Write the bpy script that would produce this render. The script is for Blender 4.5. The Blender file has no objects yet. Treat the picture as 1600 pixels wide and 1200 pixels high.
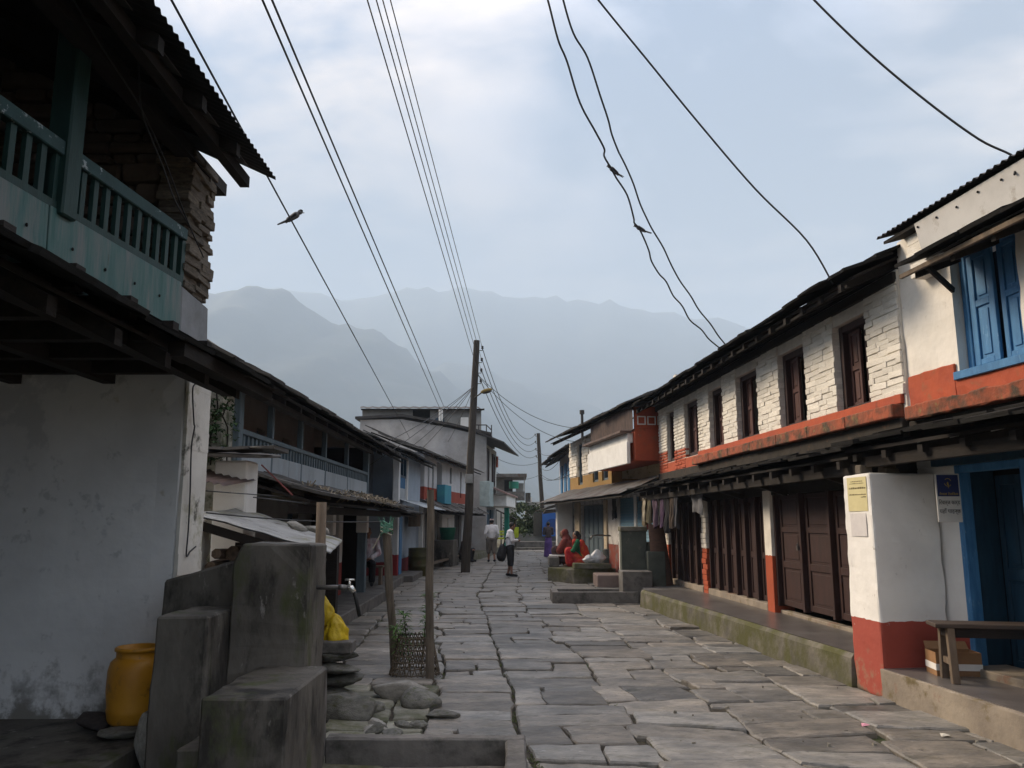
import bpy, bmesh, math, random
from mathutils import Vector, Matrix, noise
random.seed(7)
sc = bpy.context.scene
col = sc.collection
# ------------------------------------------------------------------ camera
FPX, PITCH, EYE = 1250.0, math.atan(215 / 1250.0), 1.6
cam_data = bpy.data.cameras.new("camera")
cam = bpy.data.objects.new("camera", cam_data)
col.objects.link(cam)
cam.location = (0, 0, EYE)
cam.rotation_euler = (math.pi / 2 + PITCH, 0, 0)
cam_data.sensor_width = 36.0
cam_data.lens = 36.0 * FPX / 1600.0
cam_data.clip_start = 0.05
cam_data.clip_end = 20000
sc.camera = cam
# ------------------------------------------------------------------ sky
SUN_EL, SUN_AZ = math.radians(31), math.radians(-58)   # azimuth from +Y, negative = left
world = bpy.data.worlds.new("World")
sc.world = world
world.use_nodes = True
wn, wl = world.node_tree.nodes, world.node_tree.links
wn.clear()
w_out = wn.new("ShaderNodeOutputWorld")
w_bg = wn.new("ShaderNodeBackground")
w_bg.inputs["Strength"].default_value = 0.15
sky = wn.new("ShaderNodeTexSky")
sky.sky_type = 'NISHITA'
sky.sun_disc = False
sky.sun_elevation = SUN_EL
sky.sun_rotation = SUN_AZ
sky.air_density = 1.0
sky.dust_density = 0.6
tc = wn.new("ShaderNodeTexCoord")
sep = wn.new("ShaderNodeSeparateXYZ")
wl.new(tc.outputs["Generated"], sep.inputs[0])
# cloud deck: project the direction on a flat layer so that clouds shrink towards the horizon
zc = wn.new("ShaderNodeMath"); zc.operation = 'ADD'; zc.inputs[1].default_value = 0.28
wl.new(sep.outputs["Z"], zc.inputs[0])
zm = wn.new("ShaderNodeMath"); zm.operation = 'MAXIMUM'; zm.inputs[1].default_value = 0.06
wl.new(zc.outputs[0], zm.inputs[0])
dv = wn.new("ShaderNodeVectorMath"); dv.operation = 'DIVIDE'
cz = wn.new("ShaderNodeCombineXYZ")
for k in ("X", "Y", "Z"):
    wl.new(zm.outputs[0], cz.inputs[k])
wl.new(tc.outputs["Generated"], dv.inputs[0]); wl.new(cz.outputs[0], dv.inputs[1])
mp = wn.new("ShaderNodeMapping")
mp.inputs["Scale"].default_value = (1.0, 1.25, 0.5)
mp.inputs["Location"].default_value = (0.68, 2.1, 0.0)
wl.new(dv.outputs[0], mp.inputs[0])
n1 = wn.new("ShaderNodeTexNoise"); n1.inputs["Scale"].default_value = 2.3
n1.inputs["Detail"].default_value = 7; n1.inputs["Roughness"].default_value = 0.56
n1.inputs["Distortion"].default_value = 0.25
wl.new(mp.outputs[0], n1.inputs["Vector"])
r1 = wn.new("ShaderNodeValToRGB")
r1.color_ramp.elements[0].position = 0.43; r1.color_ramp.elements[0].color = (0.05, 0.05, 0.05, 1)
r1.color_ramp.elements[1].position = 0.62; r1.color_ramp.elements[1].color = (1, 1, 1, 1)
wl.new(n1.outputs["Fac"], r1.inputs[0])
n2 = wn.new("ShaderNodeTexNoise"); n2.inputs["Scale"].default_value = 0.8; n2.inputs["Detail"].default_value = 4
wl.new(mp.outputs[0], n2.inputs["Vector"])
ccol = wn.new("ShaderNodeValToRGB")
ccol.color_ramp.elements[0].position = 0.42; ccol.color_ramp.elements[0].color = (5.9, 6.2, 7.6, 1)
ccol.color_ramp.elements[1].position = 0.60; ccol.color_ramp.elements[1].color = (15.5, 12.5, 10.0, 1)
wl.new(n2.outputs["Fac"], ccol.inputs[0])
wmix = wn.new("ShaderNodeMixRGB")
wl.new(r1.outputs["Color"], wmix.inputs["Fac"])
wl.new(sky.outputs[0], wmix.inputs[1]); wl.new(ccol.outputs[0], wmix.inputs[2])
# overcast-sky gradient: the deck is brighter overhead than towards the horizon
zp = wn.new("ShaderNodeMath"); zp.operation = 'MAXIMUM'; zp.inputs[1].default_value = 0.0
wl.new(sep.outputs["Z"], zp.inputs[0])
z2 = wn.new("ShaderNodeMath"); z2.operation = 'MULTIPLY'
wl.new(zp.outputs[0], z2.inputs[0]); wl.new(zp.outputs[0], z2.inputs[1])
gr = wn.new("ShaderNodeMath"); gr.operation = 'MULTIPLY_ADD'; gr.inputs[1].default_value = 1.05; gr.inputs[2].default_value = 0.028
wl.new(z2.outputs[0], gr.inputs[0])
gm = wn.new("ShaderNodeVectorMath"); gm.operation = 'SCALE'
wl.new(wmix.outputs[0], gm.inputs[0]); wl.new(gr.outputs[0], gm.inputs["Scale"])
wl.new(gm.outputs[0], w_bg.inputs["Color"])
wl.new(w_bg.outputs[0], w_out.inputs["Surface"])
# ------------------------------------------------------------------ sun (behind thin cloud)
sun_d = bpy.data.lights.new("sun", 'SUN')
sun = bpy.data.objects.new("sun", sun_d)
col.objects.link(sun)
sun_d.energy = 4.6
sun_d.angle = math.radians(22)
sun_d.color = (1.0, 0.82, 0.61)
sdir = Vector((math.sin(SUN_AZ) * math.cos(SUN_EL), math.cos(SUN_AZ) * math.cos(SUN_EL), math.sin(SUN_EL)))
sun.rotation_euler = sdir.to_track_quat('Z', 'Y').to_euler()
sun.location = sdir * 60
# ------------------------------------------------------------------ exposure
sc.view_settings.view_transform = 'Standard'
sc.view_settings.look = 'None'
sc.view_settings.gamma = 1.0
sc.view_settings.use_curve_mapping = False
sc.view_settings.exposure = 1.50
sc.cycles.volume_bounces = 1
sc.cycles.use_denoising = True

# ================================================================== helpers
CP, SP = math.cos(PITCH), math.sin(PITCH)
def ray(px, py):
    a = (px - 800) / FPX; b = (600 - py) / FPX
    return Vector((a, CP - b * SP, SP + b * CP))
def G(px, py, z=0.0):
    d = ray(px, py); t = (z - EYE) / d.z
    return Vector((d.x * t, d.y * t, z))
def atY(px, py, Y):
    d = ray(px, py); t = Y / d.y
    return Vector((d.x * t, Y, EYE + d.z * t))
def atX(px, py, X):
    d = ray(px, py); t = X / d.x
    return Vector((X, d.y * t, EYE + d.z * t))
def topx(p):
    q = Vector(p) - Vector((0, 0, EYE))
    f = q.y * CP + q.z * SP; u = -q.y * SP + q.z * CP
    return 800 + FPX * q.x / f, 600 - FPX * u / f
R = random.uniform
def tag(o, label, cat, group=None):
    o["label"] = label; o["category"] = cat
    if group: o["group"] = group
    return o
def thing(name, label, cat, loc=(0, 0, 0), rz=0.0, group=None):
    o = bpy.data.objects.new(name, None)
    o.empty_display_size = 0.1
    col.objects.link(o)
    o.location = loc; o.rotation_euler = (0, 0, rz)
    return tag(o, label, cat, group)
def structure(o):
    o["kind"] = "structure"; return o
def stuff(o):
    o["kind"] = "stuff"; return o
def inst(name, mesh, parent=None, M=None):
    o = bpy.data.objects.new(name, mesh)
    col.objects.link(o)
    if parent is not None: o.parent = parent
    if M is not None: o.matrix_local = M
    return o

class MB:
    """collects simple shapes, then becomes one mesh object"""
    def __init__(s, f=None):
        s.v = []; s.f = []; s.map = f
    def add(s, vs, fs):
        b = len(s.v)
        s.v += [tuple(s.map(*p)) if s.map else tuple(p) for p in vs]
        s.f += [[b + i for i in q] for q in fs]
        return s
    def box(s, x0, x1, y0, y1, z0, z1, j=0.0):
        p = [(x, y, z) for x in (x0, x1) for y in (y0, y1) for z in (z0, z1)]
        if j: p = [(a + R(-j, j), b + R(-j, j), c + R(-j, j)) for a, b, c in p]
        return s.add(p, [(0, 1, 3, 2), (4, 6, 7, 5), (0, 4, 5, 1), (2, 3, 7, 6), (0, 2, 6, 4), (1, 5, 7, 3)])
    def hexa(s, b4, t4):
        return s.add(list(b4) + list(t4), [(3, 2, 1, 0), (4, 5, 6, 7), (0, 1, 5, 4), (1, 2, 6, 5), (2, 3, 7, 6), (3, 0, 4, 7)])
    def bar(s, p, q, w, h, up=(0, 0, 1)):
        p, q = Vector(p), Vector(q); d = (q - p).normalized()
        a = d.cross(Vector(up))
        if a.length < 1e-4: a = d.cross(Vector((1, 0, 0)))
        a.normalize(); b = a.cross(d).normalized()
        a *= w / 2; b *= h / 2
        return s.hexa([p - a - b, p + a - b, p + a + b, p - a + b], [q - a - b, q + a - b, q + a + b, q - a + b])
    def tube(s, pts, r, n=6, cap=True):
        pts = [Vector(p) for p in pts]; m = len(pts)
        rs = r if isinstance(r, (list, tuple)) else [r] * m
        vs = []; a = None
        for i, p in enumerate(pts):
            d = (pts[min(i + 1, m - 1)] - pts[max(i - 1, 0)])
            d = d.normalized() if d.length > 1e-9 else Vector((0, 0, 1))
            if a is None:
                a = d.cross(Vector((0, 0, 1)))
                if a.length < 1e-3: a = d.cross(Vector((1, 0, 0)))
            else:
                a = a - d * a.dot(d)
            a.normalize(); b = d.cross(a)
            for k in range(n):
                t = 2 * math.pi * k / n
                vs.append(p + (a * math.cos(t) + b * math.sin(t)) * rs[i])
        fs = [(i * n + k, i * n + (k + 1) % n, (i + 1) * n + (k + 1) % n, (i + 1) * n + k) for i in range(m - 1) for k in range(n)]
        if cap: fs += [tuple(range(n - 1, -1, -1)), tuple(range((m - 1) * n, m * n))]
        return s.add(vs, fs)
    def lathe(s, prof, n=16, c=(0, 0, 0), cap=True):
        vs = [(c[0] + r * math.cos(2 * math.pi * k / n), c[1] + r * math.sin(2 * math.pi * k / n), c[2] + z) for r, z in prof for k in range(n)]
        m = len(prof)
        fs = [(i * n + k, i * n + (k + 1) % n, (i + 1) * n + (k + 1) % n, (i + 1) * n + k) for i in range(m - 1) for k in range(n)]
        if cap: fs += [tuple(range(n - 1, -1, -1)), tuple(range((m - 1) * n, m * n))]
        return s.add(vs, fs)
    def ell(s, c, r, n=10, m=6, rot=None):
        vs = [(0, 0, -1)]
        for i in range(1, m):
            t = math.pi * i / m
            for k in range(n):
                a = 2 * math.pi * k / n
                vs.append((math.sin(t) * math.cos(a), math.sin(t) * math.sin(a), -math.cos(t)))
        vs.append((0, 0, 1))
        fs = [(0, 1 + (k + 1) % n, 1 + k) for k in range(n)]
        for i in range(m - 2):
            for k in range(n):
                fs.append((1 + i * n + k, 1 + i * n + (k + 1) % n, 1 + (i + 1) * n + (k + 1) % n, 1 + (i + 1) * n + k))
        l = len(vs) - 1; b = 1 + (m - 2) * n
        fs += [(b + k, b + (k + 1) % n, l) for k in range(n)]
        out = []
        for p in vs:
            q = Vector((p[0] * r[0], p[1] * r[1], p[2] * r[2]))
            if rot: q = rot @ q
            out.append(q + Vector(c))
        return s.add(out, fs)
    def caps(s, p, q, r0, r1, n=8):
        p, q = Vector(p), Vector(q); d = q - p; L = d.length
        if L < 1e-6: return s
        d /= L
        pts = [p - d * r0 * .95, p - d * r0 * .6, p, p + (q - p) * .5, q, q + d * r1 * .6, q + d * r1 * .95]
        return s.tube(pts, [r0 * .3, r0 * .8, r0, (r0 + r1) / 2, r1, r1 * .8, r1 * .3], n)
    def mesh(s, name, mat, smooth=False, bevel=0.0, seg=1, fix=True, rough=None):
        me = bpy.data.meshes.new(name)
        me.from_pydata([tuple(p) for p in s.v], [], s.f)
        if fix or bevel:
            bm = bmesh.new(); bm.from_mesh(me)
            if fix: bmesh.ops.recalc_face_normals(bm, faces=bm.faces)
            if bevel:
                ed = [e for e in bm.edges if len(e.link_faces) == 2 and e.calc_face_angle(0) > .6]
                bmesh.ops.bevel(bm, geom=ed, offset=bevel, segments=seg, affect='EDGES', profile=.6, clamp_overlap=True)
            if rough:                            # worn, chipped surface: (amplitude, frequency, longest edge)
                for _ in range(6):
                    ed = [e for e in bm.edges if e.calc_length() > rough[2]]
                    if not ed: break
                    bmesh.ops.subdivide_edges(bm, edges=ed, cuts=1, use_grid_fill=True)
                bmesh.ops.triangulate(bm, faces=[f for f in bm.faces if len(f.verts) > 4])
                for v in bm.verts:
                    q = v.co * rough[1]; sh = 1.0 + 1.6 * max(0.0, 1 - min(abs(e.calc_face_angle(0)) < .3 for e in v.link_edges) if v.link_edges else 0)
                    n_ = noise.noise(q) * .6 + noise.noise(q * 3.1) * .4
                    v.co += v.normal * rough[0] * n_ * sh - v.normal * rough[0] * .8 * max(0, noise.noise(q * 1.7 + Vector((9, 2, 5))) - .25) * sh
            bm.to_mesh(me); bm.free()
        if smooth:
            me.polygons.foreach_set("use_smooth", [True] * len(me.polygons))
        if mat: me.materials.append(mat)
        return me
    def build(s, name, mat, parent=None, **k):
        return inst(name, s.mesh(name, mat, **k), parent)

class Frame:
    """a facade: u runs along it away from the camera, o stands out towards the street"""
    def __init__(s, A, B, side):
        s.A = Vector((A[0], A[1])); d = Vector((B[0] - A[0], B[1] - A[1]))
        s.L = d.length; s.u = d / s.L; s.side = side
        s.n = Vector((-s.u.y, s.u.x)) * side
        s.rz = math.atan2(s.u.y, s.u.x)
    def root(s, name, label, cat, group=None):
        s.r = thing(name, label, cat, (s.A.x, s.A.y, 0), s.rz, group); return s.r
    def m(s, u, o, z): return (u, o * s.side, z)
    def mb(s): return MB(s.m)
    def w(s, u, o, z=0.0):
        p = s.A + s.u * u + s.n * o; return Vector((p.x, p.y, z))
    def uz(s, px, py, o=0.0):
        d = ray(px, py); a = s.A + s.n * o; d2 = Vector((d.x, d.y))
        t = a.dot(s.n) / d2.dot(s.n)
        return (d2 * t - a).dot(s.u), EYE + d.z * t
    def wall(s, mb, u0, u1, z0, z1, o0, o1, holes=()):
        """solid wall between o0 and o1 with rectangular holes (ua, ub, za, zb)"""
        zs = sorted({z0, z1} | {min(max(h[i], z0), z1) for h in holes for i in (2, 3)})
        for za, zb in zip(zs[:-1], zs[1:]):
            zc = (za + zb) / 2
            cuts = sorted((h[0], h[1]) for h in holes if h[2] < zc < h[3])
            a = u0
            for c0, c1 in cuts:
                if c0 > a: mb.box(a, min(c0, u1), o0, o1, za, zb)
                a = max(a, c1)
            if a < u1: mb.box(a, u1, o0, o1, za, zb)
        return mb

# ------------------------------------------------------------------ materials
MATS = {}
def mat(name, c1, c2=None, c3=None, scale=4.0, rough=.85, bump=.2, bs=30.0, stretch=(1, 1, 1), rnd=0.0, spec=.3,
        metal=0.0, lo=.35, hi=.65, moss=None, base=None, hue=0.0, split=None, bdist=.01, alpha=None, emit=None, det=6):
    if name in MATS: return MATS[name]
    m = bpy.data.materials.new(name); m.use_nodes = True
    n, l = m.node_tree.nodes, m.node_tree.links
    p = n["Principled BSDF"]
    p.inputs["Roughness"].default_value = rough
    p.inputs["Specular IOR Level"].default_value = spec
    p.inputs["Metallic"].default_value = metal
    c2 = c2 or tuple(x * .72 for x in c1)
    t = n.new("ShaderNodeTexCoord"); oi = n.new("ShaderNodeObjectInfo")
    mu = n.new("ShaderNodeVectorMath"); mu.operation = 'MULTIPLY_ADD'
    mu.inputs[1].default_value = stretch
    rv = n.new("ShaderNodeMath"); rv.operation = 'MULTIPLY'; rv.inputs[1].default_value = 41.7
    l.new(oi.outputs["Random"], rv.inputs[0])
    l.new(t.outputs["Object"], mu.inputs[0]); l.new(rv.outputs[0], mu.inputs[2])
    no = n.new("ShaderNodeTexNoise"); no.inputs["Scale"].default_value = scale
    no.inputs["Detail"].default_value = det; no.inputs["Roughness"].default_value = .62
    l.new(mu.outputs[0], no.inputs["Vector"])
    rp = n.new("ShaderNodeValToRGB"); e = rp.color_ramp.elements
    e[0].position = lo; e[0].color = (*c1, 1); e[1].position = hi; e[1].color = (*c2, 1)
    if c3:
        x = e.new((lo + hi) / 2); x.color = (*c3, 1)
    l.new(no.outputs["Fac"], rp.inputs[0])
    c = rp.outputs["Color"]
    def mix(fac, a, b):
        mx = n.new("ShaderNodeMixRGB"); l.new(fac, mx.inputs[0]); l.new(a, mx.inputs[1])
        if isinstance(b, tuple): mx.inputs[2].default_value = (*b, 1)
        else: l.new(b, mx.inputs[2])
        return mx.outputs[0]
    if split:                                   # paint changes at a height: [(z, colour)], ragged edge
        for zs, cc in split:
            sp = n.new("ShaderNodeSeparateXYZ"); l.new(t.outputs["Object"], sp.inputs[0])
            ns = n.new("ShaderNodeTexNoise"); ns.inputs["Scale"].default_value = 9; ns.inputs["Detail"].default_value = 4
            l.new(t.outputs["Object"], ns.inputs["Vector"])
            ad = n.new("ShaderNodeMath"); ad.operation = 'MULTIPLY_ADD'; ad.inputs[1].default_value = .05; 
            l.new(ns.outputs["Fac"], ad.inputs[0]); l.new(sp.outputs["Z"], ad.inputs[2])
            lt = n.new("ShaderNodeMath"); lt.operation = 'LESS_THAN'; lt.inputs[1].default_value = zs + .025
            l.new(ad.outputs[0], lt.inputs[0])
            nv = n.new("ShaderNodeMixRGB"); l.new(no.outputs["Fac"], nv.inputs[0])
            nv.inputs[1].default_value = (*cc, 1); nv.inputs[2].default_value = (*[x * .62 for x in cc], 1)
            c = mix(lt.outputs[0], c, nv.outputs[0])
    if moss:                                    # (colour, scale, threshold, softness) patches of their own shape
        for mc, ms, th, so in (moss if isinstance(moss, list) else [moss]):
            nm = n.new("ShaderNodeTexNoise"); nm.inputs["Scale"].default_value = ms; nm.inputs["Detail"].default_value = 8
            nm.inputs["Roughness"].default_value = .68
            am = n.new("ShaderNodeVectorMath"); am.operation = 'ADD'; am.inputs[1].default_value = (ms * 3.3, 7.1, ms)
            l.new(mu.outputs[0], am.inputs[0]); l.new(am.outputs[0], nm.inputs["Vector"])
            mr = n.new("ShaderNodeMapRange"); mr.inputs[1].default_value = th - so; mr.inputs[2].default_value = th + so
            l.new(nm.outputs["Fac"], mr.inputs[0])
            c = mix(mr.outputs[0], c, mc)
    if base:
        for bc, z0, hh in base:
            sp = n.new("ShaderNodeSeparateXYZ"); l.new(t.outputs["Object"], sp.inputs[0])
            nb_ = n.new("ShaderNodeTexNoise"); nb_.inputs["Scale"].default_value = 4.5; nb_.inputs["Detail"].default_value = 9; nb_.inputs["Roughness"].default_value = .7
            l.new(mu.outputs[0], nb_.inputs["Vector"])
            zr = n.new("ShaderNodeMapRange"); zr.inputs[1].default_value = z0; zr.inputs[2].default_value = z0 + hh; zr.inputs[3].default_value = .42; zr.inputs[4].default_value = .72
            l.new(sp.outputs["Z"], zr.inputs[0])
            sb = n.new("ShaderNodeMath"); sb.operation = 'SUBTRACT'; l.new(nb_.outputs["Fac"], sb.inputs[0]); l.new(zr.outputs[0], sb.inputs[1])
            mr = n.new("ShaderNodeMapRange"); mr.inputs[1].default_value = -.05; mr.inputs[2].default_value = .07; mr.inputs[4].default_value = .85
            l.new(sb.outputs[0], mr.inputs[0]); c = mix(mr.outputs[0], c, bc)
    if hue:                                     # warm and cool individuals
        hm = n.new("ShaderNodeMath"); hm.operation = 'FRACT'; h5 = n.new("ShaderNodeMath"); h5.operation = 'MULTIPLY'; h5.inputs[1].default_value = 17.3
        l.new(oi.outputs["Random"], h5.inputs[0]); l.new(h5.outputs[0], hm.inputs[0])
        wr_ = n.new("ShaderNodeValToRGB"); wr_.color_ramp.elements[0].color = (1 + hue, 1, 1 - hue * 1.3, 1); wr_.color_ramp.elements[1].color = (1 - hue * .7, 1, 1 + hue * .6, 1)
        l.new(hm.outputs[0], wr_.inputs[0]); mm = n.new("ShaderNodeMixRGB"); mm.blend_type = 'MULTIPLY'; mm.inputs[0].default_value = 1
        l.new(c, mm.inputs[1]); l.new(wr_.outputs[0], mm.inputs[2]); c = mm.outputs[0]
    if rnd:
        hv = n.new("ShaderNodeHueSaturation")
        mr = n.new("ShaderNodeMapRange"); mr.inputs[3].default_value = 1 - rnd; mr.inputs[4].default_value = 1 + rnd
        l.new(oi.outputs["Random"], mr.inputs[0]); l.new(mr.outputs[0], hv.inputs["Value"]); l.new(c, hv.inputs["Color"])
        c = hv.outputs[0]
    l.new(c, p.inputs["Base Color"])
    if bump:
        nb = n.new("ShaderNodeTexNoise"); nb.inputs["Scale"].default_value = bs; nb.inputs["Detail"].default_value = 5
        l.new(mu.outputs[0], nb.inputs["Vector"])
        bp = n.new("ShaderNodeBump"); bp.inputs["Strength"].default_value = bump; bp.inputs["Distance"].default_value = bdist
        l.new(nb.outputs["Fac"], bp.inputs["Height"]); l.new(bp.outputs[0], p.inputs["Normal"])
    if emit:
        p.inputs["Emission Color"].default_value = (*emit, 1); p.inputs["Emission Strength"].default_value = 1
    MATS[name] = m
    return m
MOSS = (.045, .058, .014)
RED = (.42, .085, .035)
flag = mat("flagstone", (.238, .216, .188), (.112, .106, .098), (.168, .156, .14), scale=3.4, rough=.55, bump=.6, bs=13, stretch=(1, 1.7, 1), rnd=.42, hue=.05, moss=[((.12, .11, .088), 4, .60, .07), ((.29, .275, .25), 9, .66, .05), ((.08, .075, .066), 14, .63, .05), ((.05, .052, .036), 2.0, .66, .05)], bdist=.02, spec=.45)
flag_far = mat("flagstone_far", (.25, .23, .20), (.14, .135, .128), scale=1.4, rough=.6, bump=.5, bs=12, stretch=(1, 2.2, 1), bdist=.02, moss=((.11, .10, .085), 2.2, .57, .06))
flag_moss = mat("flagstone_mossy", (.25, .24, .20), (.13, .13, .10), scale=4, rough=.75, bump=.6, bs=18, rnd=.28, moss=((.075, .08, .035), 3.5, .56, .1), bdist=.02)
soil = mat("joint_soil", (.062, .053, .038), (.032, .027, .021), scale=7, rough=.95, bump=.8, bs=25, moss=((.05, .065, .018), 1.6, .57, .06), bdist=.03)
earth = mat("earth", (.12, .10, .075), (.07, .075, .04), scale=.4, rough=.95, bump=.4, bs=3)
conc = mat("concrete", (.16, .15, .14), (.085, .08, .076), scale=3, rough=.8, bump=.35, bs=35, moss=((.05, .05, .045), 6, .60, .1))
conc_dark = mat("concrete_dark", (.125, .115, .10), (.065, .059, .051), scale=3.2, rough=.75, bump=.4, bs=28, stretch=(1, 1, .45), moss=[((.026, .024, .021), 3.5, .56, .06), ((.055, .065, .024), 2.0, .60, .05), ((.21, .20, .185), 6, .655, .03)])
conc_moss = mat("concrete_mossy", (.17, .155, .125), (.075, .07, .06), scale=3.5, rough=.85, bump=.6, bs=22, moss=((.07, .07, .024), 2.6, .50, .10))
conc_plinth = mat("concrete_plinth", (.30, .255, .20), (.19, .16, .13), scale=2.4, rough=.75, bump=.45, bs=30, moss=[((.13, .10, .05), 5, .6, .06), ((.22, .12, .08), 2.5, .64, .05)])
conc_floor = mat("polished_floor", (.125, .115, .11), (.075, .068, .066), scale=2.5, rough=.33, bump=.12, bs=14, spec=.5)
plas_grey = mat("plaster_bluegrey_white", (.72, .725, .73), (.60, .605, .615), scale=1.3, rough=.85, bump=.22, bs=9, moss=[((.52, .53, .55), 1.7, .58, .02), ((.36, .31, .22), 3.3, .685, .05), ((.50, .51, .52), 6, .62, .03)], base=[((.33, .33, .33), .25, .75), ((.20, .19, .17), .25, .28)], bdist=.02)
plas_moss = mat("plaster_mossy_side", (.66, .64, .59), (.5, .48, .44), scale=2.2, rough=.85, bump=.3, bs=20, moss=[((.25, .24, .12), 2.3, .58, .07), ((.10, .095, .075), 3.6, .63, .04)])
plas_cream = mat("plaster_cream", (.80, .76, .69), (.68, .64, .57), scale=1.8, rough=.85, bump=.35, bs=7, moss=((.52, .47, .40), 6, .67, .05), bdist=.03)
plas_pillar = mat("plaster_pillar", (.80, .78, .74), (.68, .66, .63), scale=1.8, rough=.8, bump=.25, bs=12, moss=[((.40, .38, .35), 7, .68, .03), ((.50, .40, .34), 15, .70, .02)], split=[(.68, (.40, .08, .055))], base=[((.26, .17, .11), .0, .42), ((.12, .095, .065), .0, .20)], bdist=.02)
pil_split = mat("pillar_paint", (.76, .71, .63), (.60, .56, .49), scale=3, rough=.85, bump=.4, bs=14, split=[(1.12, RED)], bdist=.02)
brick_w = mat("whitewashed_brick", (.82, .78, .70), (.70, .655, .575), scale=5, rough=.88, bump=.5, bs=25, rnd=.10, moss=((.45, .41, .35), 9, .66, .05), bdist=.015)
mortar = mat("whitewash_mortar", (.70, .66, .585), (.56, .525, .47), scale=6, rough=.9, bump=.4, bs=20)
red_p = mat("red_paint", RED, (.34, .07, .035), scale=4, rough=.8, bump=.35, bs=12, moss=[((.28, .10, .05), 6, .62, .06), ((.48, .36, .28), 13, .70, .02), ((.16, .05, .03), 3, .66, .05)], bdist=.02)
red_stain = mat("red_ledge_stained", (.36, .085, .04), (.20, .07, .04), scale=3.2, rough=.85, bump=.5, bs=18, moss=[((.06, .045, .03), 4, .52, .09), ((.20, .15, .06), 7, .63, .05)], bdist=.02)
ochre = mat("ochre_wash", (.42, .24, .07), (.34, .15, .05), scale=5, rough=.9, bump=.5, bs=14, moss=((.20, .16, .03), 5, .56, .08), bdist=.02)
brown = mat("brown_paint_wood", (.042, .018, .0155), (.026, .012, .0105), scale=3, rough=.55, bump=.15, bs=40, stretch=(6, 6, 1), spec=.35)
brown_lt = mat("brown_paint_worn", (.095, .042, .036), (.055, .025, .022), scale=3, rough=.6, bump=.15, bs=40, stretch=(6, 6, 1))
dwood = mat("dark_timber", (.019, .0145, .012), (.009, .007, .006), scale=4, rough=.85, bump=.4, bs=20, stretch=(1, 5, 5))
wood = mat("weathered_timber", (.16, .12, .085), (.085, .065, .048), scale=4, rough=.85, bump=.4, bs=20, stretch=(3, 3, .6))
postw = mat("post_timber", (.15, .125, .098), (.07, .06, .048), scale=6, rough=.9, bump=.6, bs=14, stretch=(4, 4, .5), moss=((.17, .15, .12), 4, .63, .06))
bamboo = mat("bamboo", (.28, .22, .13), (.17, .13, .08), scale=5, rough=.6, bump=.2, bs=20)
slate = mat("slate", (.062, .058, .055), (.030, .029, .028), scale=3, rough=.75, bump=.45, bs=14, rnd=.35, moss=((.10, .095, .085), 5, .64, .05))
slate_bk = mat("slate_black", (.022, .021, .020), (.011, .0105, .010), scale=3, rough=.9, bump=.45, bs=14, rnd=.4, spec=.1, moss=((.05, .045, .038), 6, .67, .04))
slate_gr = mat("slate_grey", (.115, .108, .10), (.055, .052, .05), scale=3, rough=.78, bump=.45, bs=14, rnd=.35, moss=((.16, .15, .13), 5, .62, .06))
tin = mat("tin_weathered", (.16, .155, .15), (.075, .068, .062), scale=2, rough=.6, bump=.1, bs=20, metal=.2, moss=((.10, .055, .035), 3, .6, .08))
tin_dark = mat("tin_dark", (.055, .05, .048), (.03, .027, .026), scale=2.5, rough=.65, bump=.1, bs=20, metal=.2)
tin_lt = mat("tin_pale", (.36, .36, .35), (.22, .22, .21), scale=3.0, rough=.65, bump=.3, bs=15, metal=.1, moss=[((.15, .14, .07), 2.5, .57, .07), ((.12, .10, .08), 7, .62, .05)])
tin_white = mat("tin_whitewashed", (.50, .49, .47), (.38, .37, .355), scale=1.6, rough=.7, bump=.12, bs=6, moss=((.27, .24, .2), 4, .64, .06))
tin_brown = mat("tin_brown", (.13, .085, .07), (.07, .05, .045), scale=3, rough=.7, bump=.1, bs=15, stretch=(4, 1, 1))
tin_blue = mat("tin_bluegrey", (.38, .42, .45), (.28, .31, .335), scale=1.5, rough=.55, bump=.1, bs=10, stretch=(1, 1, .4), moss=((.36, .42, .46), 4, .6, .06))
green_sheet = mat("green_sheet", (.032, .098, .094), (.13, .16, .152), (.062, .13, .122), scale=5, rough=.6, bump=.2, bs=25, stretch=(3.2, 3.2, .35), lo=.3, hi=.68, moss=[((.15, .162, .158), 2.2, .57, .07), ((.05, .05, .04), 5, .66, .04)])
green_w = mat("green_paint_wood", (.016, .046, .041), (.010, .030, .027), scale=5, rough=.55, bump=.2, bs=30, stretch=(4, 4, .6))
green_rail = mat("green_rail_chipped", (.025, .065, .065), (.016, .045, .048), scale=5, rough=.6, bump=.2, bs=30, moss=((.30, .34, .35), 16, .615, .02))
blue_w = mat("blue_paint_wood", (.065, .215, .42), (.035, .14, .30), scale=3, rough=.5, bump=.15, bs=30, stretch=(5, 5, 1), moss=((.16, .32, .5), 7, .65, .05))
blue_dk = mat("blue_paint_dark", (.014, .05, .085), (.008, .03, .055), scale=3, rough=.5, bump=.15, bs=30, stretch=(5, 5, 1))
blue_gr = mat("bluegrey_paint_wood", (.12, .16, .185), (.08, .11, .13), scale=4, rough=.6, bump=.15, bs=30, stretch=(4, 4, .6))
stone_b = mat("rubble_stone", (.20, .165, .125), (.09, .075, .06), (.14, .118, .094), scale=4, rough=.9, bump=.7, bs=15, rnd=.3, bdist=.02)
stone_d = mat("rubble_stone_dark", (.10, .075, .06), (.05, .04, .034), scale=3, rough=.9, bump=.9, bs=7, bdist=.05)
rock = mat("river_rock", (.17, .165, .15), (.085, .085, .075), scale=3.5, rough=.85, bump=.6, bs=26, bdist=.015, rnd=.3, moss=((.07, .075, .035), 3, .6, .08))
rock_lt = mat("pale_rock", (.34, .33, .30), (.22, .21, .19), scale=4, rough=.85, bump=.5, bs=22, rnd=.15)
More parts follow.
